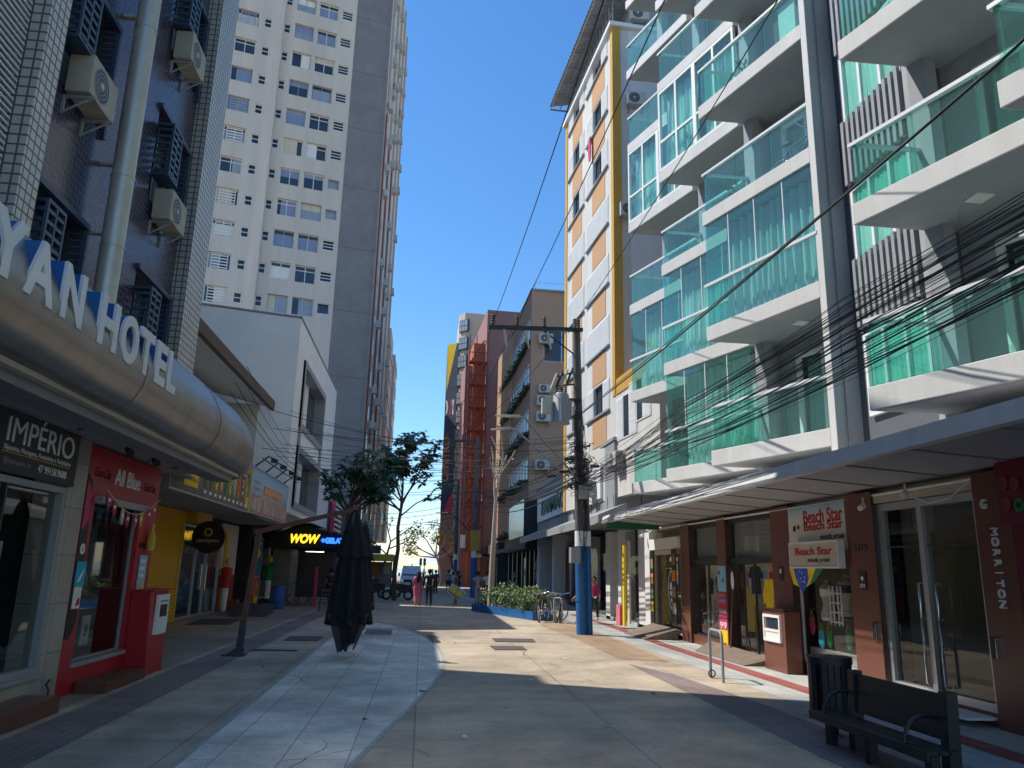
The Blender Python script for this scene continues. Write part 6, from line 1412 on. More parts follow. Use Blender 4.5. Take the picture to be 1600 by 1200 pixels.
# ============================================================ STREET FURNITURE
be = thing('bench', 'black metal bench with curved armrests standing in the shade at the lower right', 'bench', (4.5, 7.8, 0))
mat('bench_black', (.016,.017,.02), .42, var=.3, scale=8)
for k in range(3): MB().box((4.44+k*.105,6.78,.315),(4.44+k*.105+.093,8.84,.35)).build('seat_slat', 'bench_black', be, bevel=.004)
MB().box((4.405,6.76,.265),(4.436,8.86,.352)).build('seat_edge', 'bench_black', be, bevel=.004)
MB().hexa([(4.72,7.0,.40),(4.76,7.0,.40),(4.76,8.42,.40),(4.72,8.42,.40),(4.75,7.0,.79),(4.79,7.0,.79),(4.79,8.42,.79),(4.75,8.42,.79)]).build('backrest', 'bench_black', be, bevel=.005)
for y in (6.93, 8.48): MB().hexa([(4.68,y-.06,0),(4.80,y-.06,0),(4.80,y+.06,0),(4.68,y+.06,0),(4.72,y-.06,.82),(4.83,y-.06,.82),(4.83,y+.06,.82),(4.72,y+.06,.82)]).build('back_post', 'bench_black', be, bevel=.005)
for x, y in ((4.56,8.76),(4.52,7.9),(4.5,6.9)): MB().box((x,y-.05,0),(x+.09,y+.05,.30)).build('leg', 'bench_black', be, bevel=.004)
for y in (8.58, 7.12): MB().tube([(4.43,y,.35),(4.46,y,.46),(4.53,y,.55),(4.62,y,.59),(4.75,y,.57)], [.018,.02,.02,.02,.016], 8).build('armrest', 'bench_black', be)
bi = thing('waste_bin', 'black slatted round litter bin on a post behind the end of the bench', 'bin', (4.92, 9.3, 0))
mb = MB()
for k in range(22):
    a = k*2*math.pi/22
    if k in (13,): continue
    c, s_ = math.cos(a), math.sin(a); mb.hexa([Vector((4.92+r*math.cos(a+d), 9.3+r*math.sin(a+d), z)) for z in (.22,.80) for r, d in ((.235,-.12),(.235,.12),(.25,.12),(.25,-.12))])
mb.build('slat', 'bench_black', bi)
MB().tube([(4.92,9.3,.80),(4.92,9.3,.88)], [.262,.262], 28).build('rim', 'bench_black', bi)
mb = MB(); mb.tube([(4.92,9.3,.22),(4.92,9.3,.24)], .24, 24); mb.tube([(4.92,9.3,0),(4.92,9.3,.24)], .06, 8); mb.build('base', 'bench_black', bi)
MB().tube([(4.92,9.3,.25),(4.92,9.3,.79)], [.19,.2], 20).build('liner', 'black', bi)
hp = thing('bike_stand', 'grey steel hoop bicycle stand on the sunlit right pavement', 'bike stand', (5.25, 13.9, 0))
pts = [(5.255,14.2,0),(5.255,14.2,.74)]+[(5.255,14.2-.1+.1*math.cos(a),.74+.1*math.sin(a)) for a in (.5,1.0,1.57)]+[(5.235,13.66,.84)]+[(5.235,13.66-.1*math.sin(a),.74+.1*math.cos(a)) for a in (.5,1.0,1.57)]+[(5.235,13.56,0)]
mb = MB(); mb.tube(pts, .027, 12); mb.build('hoop', 'metal_grey_panel', hp)
mb = MB(); mb.tube([(5.255+.06*math.cos(a),14.12+.02,.08+.06*math.sin(a)) for a in [k*math.pi/8 for k in range(17)]], .012, 6); mb.build('lock_ring', 'dark_metal', hp)

# ---- parasols
def parasol(label, loc, rz, wood='wood_warm'):
    t = bpy.data.objects.new('parasol', None); COL.objects.link(t); tag(t, label, 'parasol', 'closed cantilever parasols on the tiled island'); t.location = loc; t.rotation_euler = (0,0,rz)
    def P(o): o.parent = t; return o
    rn = random.Random(int(loc[1]*10))
    def up_(u, v):   # pleated closed canopy
        z = 2.88-2.16*v; r = .06+.14*min(1,v*2.2)+.24*max(0,(v-.18))**1.1; a = u*2*math.pi
        fold = math.sin(a*8+.9*math.sin(v*2.3))*(.10+.13*v)+.05*math.sin(a*3+1)
        r *= (1+fold); return (r*math.cos(a)*1.03, r*math.sin(a), z-.10*abs(math.sin(a*4+.4))*v**6)
    mb = MB(); mb.grid(up_, 128, 24); mb.add([(0,0,2.95)]+[up_(k/24,0) for k in range(24)], [(0,k+1,(k+1)%24+1) for k in range(24)], True); P(mb.build('canopy', 'fabric_black'))
    def cap(u, v):
        a = u*2*math.pi; z = 2.97-.95*v; r = .05+.26*v**.8; r *= 1+.12*math.sin(a*8+.5)*v+.03; return (r*math.cos(a), r*math.sin(a), z-.05*abs(math.sin(4*a))*v)
    mb = MB(); mb.grid(cap, 96, 10); P(mb.build('top_vent', 'fabric_black'))
    def low(u, v):
        a = u*2*math.pi; z = .95-.45*v; r = .40-.10*v; r *= 1+.10*math.sin(a*8); return (r*math.cos(a), r*math.sin(a), z)
    # eight hanging hem flaps
    for k in range(8):
        a = k*math.pi/4+.25; a2 = a+math.pi/4
        n_ = lambda r, b, z: (r*math.cos(b), r*math.sin(b), z)
        m_ = (a+a2)/2
        zt, zb = .78, .07+.05*(k%2)
        g_ = MB()
        cols_ = 7
        def fl_(u, v, a=a, k=k, zb=zb):
            b = a-.12+u*(math.pi/4+.24); z_end = zb+(1-abs(2*u-1))*.0+.26*abs(2*u-1)**1.2+ (.12 if k%3==0 else 0); z = .86+(z_end-.86)*v; r = .44-.27*v**.85+.045*math.sin(u*math.pi*3+k)*(1-.3*v); return (r*math.cos(b), r*math.sin(b), z)
        g_.grid(fl_, 10, 8); P(g_.build('hem_flap', 'fabric_grey' if k%3==1 else 'fabric_black'))
    mb = MB(); mb.tube([(0,0,.10),(0,0,2.98)], .03, 8); P(mb.build('inner_rod', 'dark_metal'))
    mb = MB(); mb.hexa([(-2.13,-.05,.68),(-2.03,-.05,.68),(-2.03,.05,.68),(-2.13,.05,.68),(-2.00,-.05,2.42),(-1.90,-.05,2.42),(-1.90,.05,2.42),(-2.00,.05,2.42)]); P(mb.build('mast', wood))
    mb = MB(); mb.hexa([(-2.18,-.055,.10),(-2.04,-.055,.10),(-2.04,.055,.10),(-2.18,.055,.10),(-2.138,-.055,.70),(-2.022,-.055,.70),(-2.022,.055,.70),(-2.138,.055,.70)])
    mb.hexa([(-2.36,-.06,.02),(-2.02,-.06,.02),(-2.02,.06,.02),(-2.36,.06,.02),(-2.20,-.05,.14),(-2.02,-.05,.14),(-2.02,.05,.14),(-2.20,.05,.14)]); mb.box((-2.42,-.2,.006),(-1.98,.2,.025)); P(mb.build('mast_foot', 'dark_metal'))
    mb = MB(); mb.hexa([(-2.02,-.045,2.40),(.05,-.045,2.96),(.05,.045,2.96),(-2.02,.045,2.40),(-2.04,-.045,2.50),(.05,-.045,3.04),(.05,.045,3.04),(-2.04,.045,2.50)]); mb.tube([(0,0,2.9),(0,0,3.08)], .035, 8); P(mb.build('arm', wood))
    return t
parasol('closed black cantilever parasol on a leaning wooden mast, in front on the tiled island', (-1.48,16.9,0), .02)
parasol('second closed black parasol half hidden behind the front one', (-1.66,22.6,0), -1.5)
bpy.data.objects['parasol.001'].scale = (.82,.82,1)
tag(MB().hexa([(-1.5,22.4,.01),(-.75,22.4,.01),(-.75,23.0,.01),(-1.5,23.0,.01),(-1.45,22.4,.12),(-.78,22.4,.12),(-.78,22.95,.12),(-1.45,22.95,.12)]).build('parasol_weight', 'c_grey'), 'grey concrete parasol weight lying behind the front parasol', 'weight')

# ---- planter with shrubs and a bare tree
pln = [(2.25,35.5),(4.15,29.5),(4.75,29.4),(5.1,30.2),(5.0,36.5),(3.2,37.5)]
pt = thing('planter', 'low planter bed with a blue painted kerb at the sun edge of the street', 'planter', (3.9, 33, 0))
mb = MB(); n = len(pln); cx_, cy_ = sum(p[0] for p in pln)/n, sum(p[1] for p in pln)/n
inn = [(cx_+(x-cx_)*.93, cy_+(y-cy_)*.96) for x, y in pln]
for i in range(n):
    j = (i+1) % n; a, b, c, d = pln[i], pln[j], inn[j], inn[i]; mb.hexa([(a[0],a[1],0),(b[0],b[1],0),(c[0],c[1],0),(d[0],d[1],0),(a[0],a[1],.32),(b[0],b[1],.32),(c[0],c[1],.32),(d[0],d[1],.32)])
mb.build('kerb', 'blue_paint', pt)
mat('soil', (.06,.045,.03), .95); MB().prism([(x,y,.01) for x, y in inn], (0,0,.22)).build('soil', 'soil', pt)
rn = random.Random(2)
for k, (x, y, r, h) in enumerate(((2.9,35.2,.55,.9),(3.2,34,.6,1.0),(3.55,33.4,.6,1.15),(3.7,32.2,.6,1.1),(4.15,31.8,.6,1.05),(4.1,30.6,.45,.95),(4.6,30.5,.5,.95),(4.7,31.9,.5,1.0),(4.3,33.2,.6,1.0),(4.5,34.8,.6,1.0))):
    sh = thing('shrub', 'pale green leafy shrub in the blue kerbed planter', 'shrub', (x, y, .2), 'shrubs filling the blue planter')
    mb = MB()
    for j in range(14):
        a = rn.random()*6.28; rr = r*rn.random(); leaves(mb, (x+rr*math.cos(a), y+rr*math.sin(a), .35+(h-.35)*rn.random()**.7), (.2,.2,.16), 34, .12, .5, rn)
    mb.build('foliage', 'leaf_pale', sh); mb = MB()
    for j in range(7): a = rn.random()*6.28; mb.tube([(x,y,.2),(x+r*.6*math.cos(a),y+r*.6*math.sin(a),.3+(h-.3)*rn.random())], .01, 4)
    mb.build('stem', 'bark', sh)
def branchy(mb, p, d, L, r, depth, rn, tips, bend=.25, spread=.75, nsub=(2,3)):
    pts = [Vector(p)]; dd = Vector(d).normalized()
    for k in range(4):
        dd = (dd+Vector((rn.uniform(-bend,bend), rn.uniform(-bend,bend), rn.uniform(-bend*.3,bend*.6)))*.5).normalized(); pts.append(pts[-1]+dd*L/4)
    mb.tube(pts, [r*(1-.11*k) for k in range(5)], 7 if r > .04 else 5, caps=False)
    if depth == 0: tips.append(pts[-1]); tips.append(pts[-2]); return
    for j in range(rn.randint(*nsub)):
        i_ = rn.choice((2,3,4)); nd = (dd+Vector((rn.uniform(-spread,spread), rn.uniform(-spread,spread), rn.uniform(-.2,.5)))).normalized()
        branchy(mb, pts[i_], nd, L*rn.uniform(.6,.85), r*.58, depth-1, rn, tips, bend, spread, nsub)
def rosette(mb, c, size, rn, n=7):
    ax = Vector((rn.uniform(-.5,.5), rn.uniform(-.8,.2), 1)).normalized(); a = ax.cross(Vector((1,0,.1))).normalized(); b = ax.cross(a)
    for k in range(n):
        t = k*2*math.pi/n+rn.uniform(-.3,.3); d = (a*math.cos(t)+b*math.sin(t)+ax*rn.uniform(-.35,.5)).normalized(); s_ = d.cross(ax).normalized(); L = size*rn.uniform(.7,1.2); c = Vector(c); w_ = .26*L
        p1 = c+d*L*.55+Vector((0,0,-.04*L)); p2 = c+d*L+Vector((0,0,-.22*L))
        mb.add([c+s_*w_*.15, c-s_*w_*.15, p1-s_*w_, p2, p1+s_*w_], [(0,1,2,3,4)])
def tree(name, label, trunk, tr, limbs, m_leaf, seed, nleaf=20, lsize=.3, rad=.5, ros=False, group=None, depth=1, bl=1.2, extra=(), bark='bark', skip=.0):
    rn = random.Random(seed); t = thing(name, label, 'tree', trunk[0], group)
    mb = MB(); mb.tube(trunk, [tr*(1-.55*k/(len(trunk)-1)) for k in range(len(trunk))], 10); tips = []
    for p, d, L in limbs: branchy(mb, p, d, L, tr*.42, depth, rn, tips)
    for p, q in extra: mb.tube([p, Vector(p).lerp(Vector(q),.5)+Vector((0,0,.15)), q], [tr*.35, tr*.25, tr*.12], 6); tips.append(Vector(q))
    mb.build('trunk', bark, t); lf = MB()
    for tp in tips:
        if rn.random() < skip: continue
        if ros:
            for j in range(nleaf): rosette(lf, tp+Vector((rn.uniform(-1,1), rn.uniform(-1,1), rn.uniform(-.8,.9)))*rad, lsize, rn)
        else: leaves(lf, tp, (rad,rad,rad*.7), nleaf, lsize, .5, rn)
    lf.build('crown', m_leaf, t); return t
tk = [(-1.5,45,0),(-1.55,45,1.5),(-1.42,45,2.8),(-1.5,45,4.0),(-1.4,45,4.9),(-1.3,45,5.6)]
tree('street_tree', 'slender dark trunked tree with large star shaped leaf clusters right of the parasol', tk, .15,
     [((-1.4,45,4.9),(-.8,-.2,.9),1.8),((-1.4,45,4.9),(.1,.2,1),2.0),((-1.3,45,5.4),(-.5,.3,1.1),1.9),((-1.3,45,5.4),(.35,-.3,1),1.7),((-1.4,45,5.0),(-1,0,.5),1.7),((-1.35,45,5.5),(0,0,1),2.3)],
     'leaf_dark', 4, 4, .42, .5, True, extra=(((-1.45,45,4.6),(.35,45,5.9)),((.0,45,5.6),(.9,45.1,6.5)),((-1.3,45,5.6),(-.2,45.3,7.0)),((-1.3,45,5.4),(-2.9,45,6.6)),((-1.35,45,5.4),(-2.2,45.2,7.6))), depth=2, bl=1)
tk = [(-2.85,30,0),(-2.86,30,1.5),(-2.88,30,3.0),(-2.9,30,4.0)]
tree('street_tree', 'dark dense tree rising behind the front parasol', tk, .14,
     [((-2.9,30,3.9),(-.5,0,1),1.1),((-2.9,30,3.9),(.5,.1,.9),1.0),((-2.9,30,3.9),(.1,-.2,1),1.3),((-2.9,30,3.8),(.9,.3,.9),1.1),((-2.9,30,3.6),(1,-.2,.7),1.1),((-2.9,30,3.8),(-.8,.3,.6),.8)],
     'leaf_dark', 8, 5, .27, .40, True, depth=1, extra=(((-2.88,30,3.7),(-1.75,30,4.3)),((-2.88,30,3.9),(-2.0,30.2,5.2)),((-2.88,30,3.9),(-2.2,30.2,4.8)),((-2.88,30,3.9),(-1.7,30.2,4.9)),((-2.88,30,3.9),(-2.6,30.2,5.5)),((-2.88,30,3.9),(-1.9,30.0,5.4))))
tk = [(-3.6,70,0),(-3.45,70,1.5),(-3.1,70,3.1),(-2.9,70,4.0)]
tree('street_tree', 'thin tree with sparse pale leaves beyond the dark star leaved tree', tk, .15, [((-3.2,70,2.9),(-1,0,.9),1.7),((-2.9,70,4),(.8,0,.6),1.8),((-2.9,70,4),(-.2,0,1),1.6),((-3,70,3.4),(1,0,.4),1.8)], 'leaf_mid', 12, 14, .3, .75, depth=1, skip=.3)
tk = [(2.0,85,0),(2.0,85,1.2),(1.7,85,2.4),(1.4,85,3.2)]
tree('street_tree', 'spreading tree with thin yellowing leaves near the beach end', tk, .22, [((1.5,85,3.0),(-1,0,.35),2.3),((1.5,85,3.0),(-.6,.2,.9),2.2),((1.5,85,3.0),(.4,0,1),2.0),((1.6,85,2.8),(1,0,.6),1.9),((1.4,85,3.1),(0,-.3,1),2.2),((1.5,85,2.9),(-1,.1,.12),2.0)], 'leaf_yellow', 22, 30, .3, .8, depth=1, bark='c_beige')
tree('street_tree', 'green leaved tree behind the yellowing one', [(3.6,92,0),(3.5,92,1.6),(3.3,92,3)], .2, [((3.3,92,2.9),(-.8,0,1),1.9),((3.3,92,2.9),(.6,0,1),2.0),((3.3,92,2.9),(0,0,1),2.2)], 'leaf_mid', 31, 18, .3, .8, depth=1, skip=.2)
tk = [(3.0,34.4,.2),(3.02,34.4,2),(3.08,34.4,4),(3.1,34.4,5.0)]
tr_ = tree('bare_tree', 'bare pale trunked tree rising from the blue kerbed planter', tk, .15, [((3.08,34.4,4.9),(-.16,0,1),1.5),((3.1,34.4,5.0),(.2,0,1),1.9),((3.08,34.4,4.9),(.03,.2,1),1.5)], 'leaf_mid', 5, 2, .12, .3, depth=1, bark='c_beige')

# ---- bicycles
def bicycle():
    t = thing('bicycle', 'x', 'bicycle', (0,0,0), 'bicycles parked beside the blue planter')
    def wheel(x):
        w = MB().tube([(x+.34*math.cos(a),0,.36+.34*math.sin(a)) for a in [k*math.pi/14 for k in range(29)]], .022, 6).build('wheel', 'rubber', t)
        mb = MB()
        for k in range(14): a = k*math.pi/7; mb.tube([(x,0,.36),(x+.33*math.cos(a),0,.36+.33*math.sin(a))], .004, 3)
        mb.tube([(x+.315*math.cos(a),0,.36+.315*math.sin(a)) for a in [k*math.pi/14 for k in range(29)]], .008, 4); mb.tube([(x,-.03,.36),(x,.03,.36)], .025, 8); mb.build('spokes', 'alu', w)
    wheel(-.52); wheel(.52)
    mb = MB()
    for a, b in (((-.52,0,.36),(-.08,0,.34)),((-.08,0,.34),(-.2,0,.88)),((-.52,0,.36),(-.18,0,.8)),((-.18,0,.8),(.36,0,.84)),((-.08,0,.34),(.38,0,.76)),((.36,0,.92),(.40,0,.72)),((.40,0,.72),(.52,0,.36))): mb.tube([a,b], .02, 7)
    mb.build('frame', 'dark_metal', t)
    MB().tube([(.32,-.3,1.04),(.34,-.12,1.0),(.36,0,.98),(.34,.12,1.0),(.32,.3,1.04)], .014, 6).build('handlebar', 'chrome', t)
    MB().ell((-.22,0,.92), (.14,.07,.04)).build('saddle', 'black', t)
    MB().tube([(.36,0,.9),(.36,0,1.0)], .014, 6).build('stem', 'chrome', t)
    mb = MB(); mb.tube([(-.08,-.06,.34),(-.08,.06,.34)], .09, 12); mb.tube([(-.08,-.08,.34),(-.02,-.12,.2)], .012, 5); mb.build('crank', 'alu', t)
    mb = MB(); 
    for k in range(3): mb.tube([(.42,-.1+.1*k,.78),(.7,-.1+.1*k,.78),(.72,-.1+.1*k,.98)], .006, 4)
    mb.tube([(.45,-.14,.98),(.72,-.14,.98),(.72,.14,.98),(.45,.14,.98),(.45,-.14,.98)], .008, 4); mb.build('basket', 'dark_metal', t)
    return t
bk0 = bicycle()
for i, (x, y, rz, lab) in enumerate(((5.05,28.6,1.35,'bicycle with its wheel turned to the sun, nearest the shop pillar'),(4.75,28.9,1.7,'bicycle leaning in the middle of the parked group by the planter'),(4.45,29.0,1.2,'bicycle closest to the blue kerb in the parked group'),(4.95,30.2,2.2,'bicycle at the back of the parked group'))):
    o = bk0 if i == 0 else copy_tree(bk0); o.location = (x,y,0); o.rotation_euler = (R((0,6,-7,5)[i]),0,rz); o['label'] = lab
t = thing('bike_stand', 'grey steel hoop stand amid the parked bicycles', 'bike stand', (4.85,28.2,0)); MB().tube([(4.75,28.3,0),(4.75,28.3,.8),(4.8,28.25,.87),(4.95,28.1,.87),(5.0,28.05,.8),(5.0,28.05,0)], .028, 8).build('hoop', 'metal_grey_panel', t)
o = copy_tree(bk0); o.location = tuple(FCb.P(2.2, ZB[2]+.33, -.75)); o.rotation_euler = (0,0,math.atan2(td.y, td.x)); o['label'] = 'bicycle stored on a high balcony near the grey pier'; del o['group']
# ---- motor scooters
def scooter():
    t = thing('motor_scooter', 'x', 'motor scooter', (0,0,0), 'motor scooters parked near the dark tree')
    for x in (-.62,.62):
        w = MB().tube([(x+.23*math.cos(a),0,.28+.23*math.sin(a)) for a in [k*math.pi/10 for k in range(21)]], .055, 8).build('wheel', 'rubber', t); MB().tube([(x,-.05,.28),(x,.05,.28)], .14, 12).build('rim', 'alu', w)
    mb = MB(); mb.hexa([(-.8,-.13,.5),(-.1,-.15,.35),(-.1,.15,.35),(-.8,.13,.5),(-.85,-.10,.78),(-.05,-.14,.72),(-.05,.14,.72),(-.85,.10,.78)]); mb.hexa([(-.1,-.14,.28),(.45,-.12,.3),(.45,.12,.3),(-.1,.14,.28),(-.1,-.14,.36),(.42,-.12,.38),(.42,.12,.38),(-.1,.14,.36)]); mb.hexa([(.36,-.17,.35),(.5,-.14,.35),(.5,.14,.35),(.36,.17,.35),(.22,-.13,.95),(.32,-.12,.95),(.32,.12,.95),(.22,.13,.95)]); mb.build('body', 'c_charcoal', t, bevel=.03)
    MB().hexa([(-.8,-.12,.785),(-.08,-.13,.73),(-.08,.13,.73),(-.8,.12,.785),(-.78,-.1,.86),(-.1,-.11,.80),(-.1,.11,.80),(-.78,.1,.86)]).build('seat', 'black', t, bevel=.03)
    mb = MB(); mb.tube([(.62,0,.28),(.42,0,.65),(.28,0,1.02)], .03, 7); mb.build('fork', 'alu', t)
    MB().tube([(.2,-.32,1.08),(.27,-.12,1.03),(.27,.12,1.03),(.2,.32,1.08)], .02, 6).build('handlebar', 'dark_metal', t)
    mb = MB()
    for s_ in (-1,1): mb.tube([(.26,.2*s_,1.06),(.24,.26*s_,1.25)], .008, 5); mb.ell((.24,.28*s_,1.28), (.015,.06,.04))
    mb.build('mirror', 'dark_metal', t)
    MB().ell((.36,0,.95), (.05,.09,.07)).build('headlight', 'white_paint', t)
    MB().box((.48,-.07,.5),(.66,.07,.56)).build('mudguard', 'c_charcoal', t)
    return t
s0 = scooter()
for i, (x, y, rz, lab) in enumerate(((-1.35,45.9,3.05,'black motor scooter standing side on in front of the dark tree trunk, facing left'),(-2.9,48.5,2.6,'second motor scooter farther left near the snack stall'),(-.9,49.5,.3,'motor scooter behind the front one, facing right'),(-3.9,50,1.2,'motor scooter nearest the parasols in the dark row'))):
    o = s0 if i == 0 else copy_tree(s0); o.location = (x,y,0); o.rotation_euler = (0,0,rz); o['label'] = lab
# ---- van
vn = thing('van', 'white delivery van facing the viewer at the end of the street', 'van', (-.85, 64, 0))
vb = MB()
def vsec(y, w, zb, zt, wt): return [(-.85-w,y,zb),(-.85+w,y,zb),(-.85+wt,y,zt),(-.85-wt,y,zt)]
secs = [vsec(62.0,.80,.35,.85,.78), vsec(62.05,.84,.3,1.0,.80), vsec(62.9,.87,.3,1.18,.80), vsec(63.5,.87,.3,1.88,.70), vsec(64.2,.88,.3,1.96,.70), vsec(66.4,.88,.3,1.96,.70), vsec(66.5,.86,.35,1.85,.69)]
vs = [p for s_ in secs for p in s_]; fs = [(0,1,2,3),(24,27,26,25)]+[(i*4+j,(i+1)*4+j,(i+1)*4+(j+1)%4,i*4+(j+1)%4) for i in range(6) for j in range(4)]
vb.add(vs, fs); vb.build('body', 'white_paint', vn, bevel=.04)
MB().hexa([(-1.58,62.88,1.16),(-.12,62.88,1.16),(-.12,62.92,1.16),(-1.58,62.92,1.16),(-1.48,63.44,1.80),(-.22,63.44,1.80),(-.22,63.5,1.80),(-1.48,63.5,1.80)]).build('windscreen', 'win_glass', vn)
MB().box((-1.45,61.96,.72),(-.25,61.999,.92)).build('grille', 'c_charcoal', vn)
for x in (-1.62,-.3): MB().box((x,61.95,.72),(x+.22,62.03,.92)).build('headlight', 'chrome', vn)
MB().box((-1.7,61.9,.33),(0,62.04,.52)).build('bumper', 'c_grey', vn, bevel=.02)
MB().box((-1.1,61.88,.40),(-.6,61.899,.50)).build('number_plate', 'c_paper', vn)
for x in (-1.7,-.15):
    for y in (62.8,65.6): MB().tube([(x,y,.31),(x+.18,y,.31)], .31, 16).build('wheel', 'rubber', vn)
for x in (-1.86,.02): MB().box((x,62.95,1.15),(x+.14,63.0,1.4)).build('mirror', 'black', vn)
# ---- snack stall
st = thing('snack_stall', 'open sided snack stall with a lit sign band and posters near the beach end', 'stall', (-3.6, 62, 0))
mb = MB(); mb.box((-5.6,59.6,2.25),(-2.2,63.6,2.75)); mb.build('sign_band', 'c_gold', st)
mb = MB()
for x in (-5.4,-3.9,-2.35): mb.box((x,59.7,0),(x+.1,59.8,2.25)); mb.box((x,63.3,0),(x+.1,63.4,2.25))
mb.build('post', 'c_charcoal', st)
MB().box((-5.4,62.6,.3),(-2.4,62.7,2.2)).build('back_panel', 'c_grey', st)
MB().box((-5.4,60.6,0),(-3.2,60.9,.95)).build('counter', 'c_charcoal', st)
for x, c in ((-4.9,'c_gold'),(-3.9,'c_orange'),(-3.0,'c_cream')): MB().box((x,62.5,1.3),(x+.5,62.58,2.1)).build('lit_poster', c, st)
tag(MB().box((-4.6,60.5,2.78),(-3.2,60.7,3.4)).build('roof_sign', 'c_charcoal'), 'dark sign on the roof of the snack stall', 'sign')
for k, (x, y, lab) in enumerate(((-3.6,58.5,'dark plastic table before the snack stall, right one'),(-4.7,58.0,'dark plastic table before the snack stall, left one'))):
    t = thing('cafe_table', lab, 'table', (x,y,0)); MB().box((x-.4,y-.4,.7),(x+.4,y+.4,.74)).build('tabletop', 'c_charcoal', t); MB().tube([(x,y,0),(x,y,.7)], .04, 6).build('leg', 'dark_metal', t)
# ---- white tent roof, traffic lights, seafront bits
t = thing('tent_pavilion', 'small white tent roof by the sea beyond the traffic light', 'tent', (2.5, 150, 0))
MB().add([(-2,148,2.5),(7,148,2.5),(7,156,2.5),(-2,156,2.5),(2.5,152,5.2)], [(0,1,4),(1,2,4),(2,3,4),(3,0,4)]).build('roof', 'white_sign', t)
mb = MB()
for x in (-2,7):
    for y in (148,156): mb.tube([(x,y,0),(x,y,2.5)], .08, 6)
mb.build('post', 'c_grey', t)
for k, (x, lab) in enumerate(((-.25,'traffic light on a thin pole at the end of the street, left one'),(.25,'traffic light at the end of the street, right one'))):
    t = thing('traffic_light', lab, 'traffic light', (x,100,0)); MB().tube([(x,100,0),(x,100,2.2)], .05, 6).build('pole', 'c_grey', t); MB().box((x-.16,99.85,2.1),(x+.16,100.1,3.0)).build('head', 'black', t)
    for j, c in enumerate(('c_red','c_gold','c_green')): MB().disc((x,99.84,2.85-j*.3), (0,-1,0), .09, .02).build('lens', c, t)
for k in range(5):
    x = (-9,-6.5,-4.6,5.8,8)[k]; t = thing('parked_car', ['dark parked car far left by the beach','grey parked car beyond the snack stall','red parked car beside the van','silver parked car at the far right end','dark parked car at the far right end'][k], 'car', (x,118,0), 'cars parked by the beach')
    MB().hexa([(x-.85,116,.3),(x+.85,116,.3),(x+.85,120,.3),(x-.85,120,.3),(x-.8,116.1,.9),(x+.8,116.1,.9),(x+.8,119.9,.9),(x-.8,119.9,.9)]).build('body', ['c_navy','c_grey','c_red','c_white','c_charcoal'][k], t, bevel=.08)
    MB().hexa([(x-.75,116.9,.9),(x+.75,116.9,.9),(x+.75,119.6,.9),(x-.75,119.6,.9),(x-.6,117.5,1.42),(x+.6,117.5,1.42),(x+.6,119.1,1.42),(x-.6,119.1,1.42)]).build('cabin', 'win_glass', t, bevel=.05)
    for dx in (-.8,.6):
        for dy in (116.8,119.2): MB().tube([(x+dx,dy,.3),(x+dx+.2,dy,.3)], .3, 12).build('wheel', 'rubber', t)
# ---- left pavement items
bl = thing('barrel', 'dark blue plastic barrel standing on the left pavement by the black entrance', 'barrel', (-5.95, 34.2, 0))
MB().tube([(-5.95,34.2,z) for z in (0,.05,.3,.55,.8,.9)], [.26,.28,.30,.30,.28,.25], 20).build('body', 'blue_paint', bl)
mb = MB()
for z in (.28,.6,.86): mb.tube([(-5.95,34.2,z),(-5.95,34.2,z+.03)], .312, 20)
mb.build('hoop', 'c_blue', bl)
MB().tube([(-5.95,34.2,.9),(-5.95,34.2,.93)], .26, 20).build('lid', 'blue_paint', bl)
ramp('dark plank ramp folded open on the left pavement beside the blue barrel', [(-6.6,28.8,.02),(-5.4,29.0,.02),(-5.6,31.5,.34),(-7.0,31.4,.34)], 0, 'c_charcoal')
def bistro_chair(label, x, y, rz, m='c_brown'):
    t = bpy.data.objects.new('chair', None); COL.objects.link(t); tag(t, label, 'chair', 'folding chairs on the left pavement'); t.location = (x,y,0); t.rotation_euler = (0,0,rz)
    def P(o): o.parent = t
    for sx in (-.2,.2):
        P(MB().tube([(sx,-.22,0),(sx,.2,.46)], .014, 6).build('leg', m)); P(MB().tube([(sx,.24,0),(sx,-.16,.46),(sx,-.24,.88)], .014, 6).build('leg', m))
    P(MB().box((-.21,-.18,.45),(.21,.2,.47)).build('seat', m))
    mb = MB(); mb.box((-.2,-.25,.78),(.2,-.22,.87)); mb.box((-.2,-.23,.62),(.2,-.2,.68)); P(mb.build('backrest', m))
t = thing('bistro_table', 'tall thin brown table with crossed legs on the left pavement', 'table', (-5.7,38.2,0))
MB().box((-6.05,37.9,.98),(-5.35,38.5,1.01)).build('tabletop', 'wood_warm', t)
mb = MB(); mb.tube([(-5.7,38.2,.03),(-5.7,38.2,.98)], .03, 6); mb.box((-5.95,37.98,.006),(-5.45,38.42,.03)); mb.build('stand', 'dark_metal', t)
bistro_chair('folding chair left of the tall brown table', -6.25, 38.1, -1.5); bistro_chair('folding chair right of the tall brown table', -5.2, 38.3, 1.5)
bistro_chair('thin metal chair standing alone left of the front parasol', -3.9, 33.3, .3, 'dark_metal'); bistro_chair('red chair half hidden behind the front parasol', -3.55, 36.5, 2.2, 'rust_red')
tag(MB().box((-4.95,37.6,0),(-4.85,38.0,1.75)).build('banner_stand', 'c_rose'), 'narrow red and white banner stand under the black awning', 'banner stand')
tag(MB().ell((-4.15,40,.75), (.2,.15,.28)).build('bag', 'c_paper'), 'white plastic bag carried by the person in the dark under the awning', 'bag')

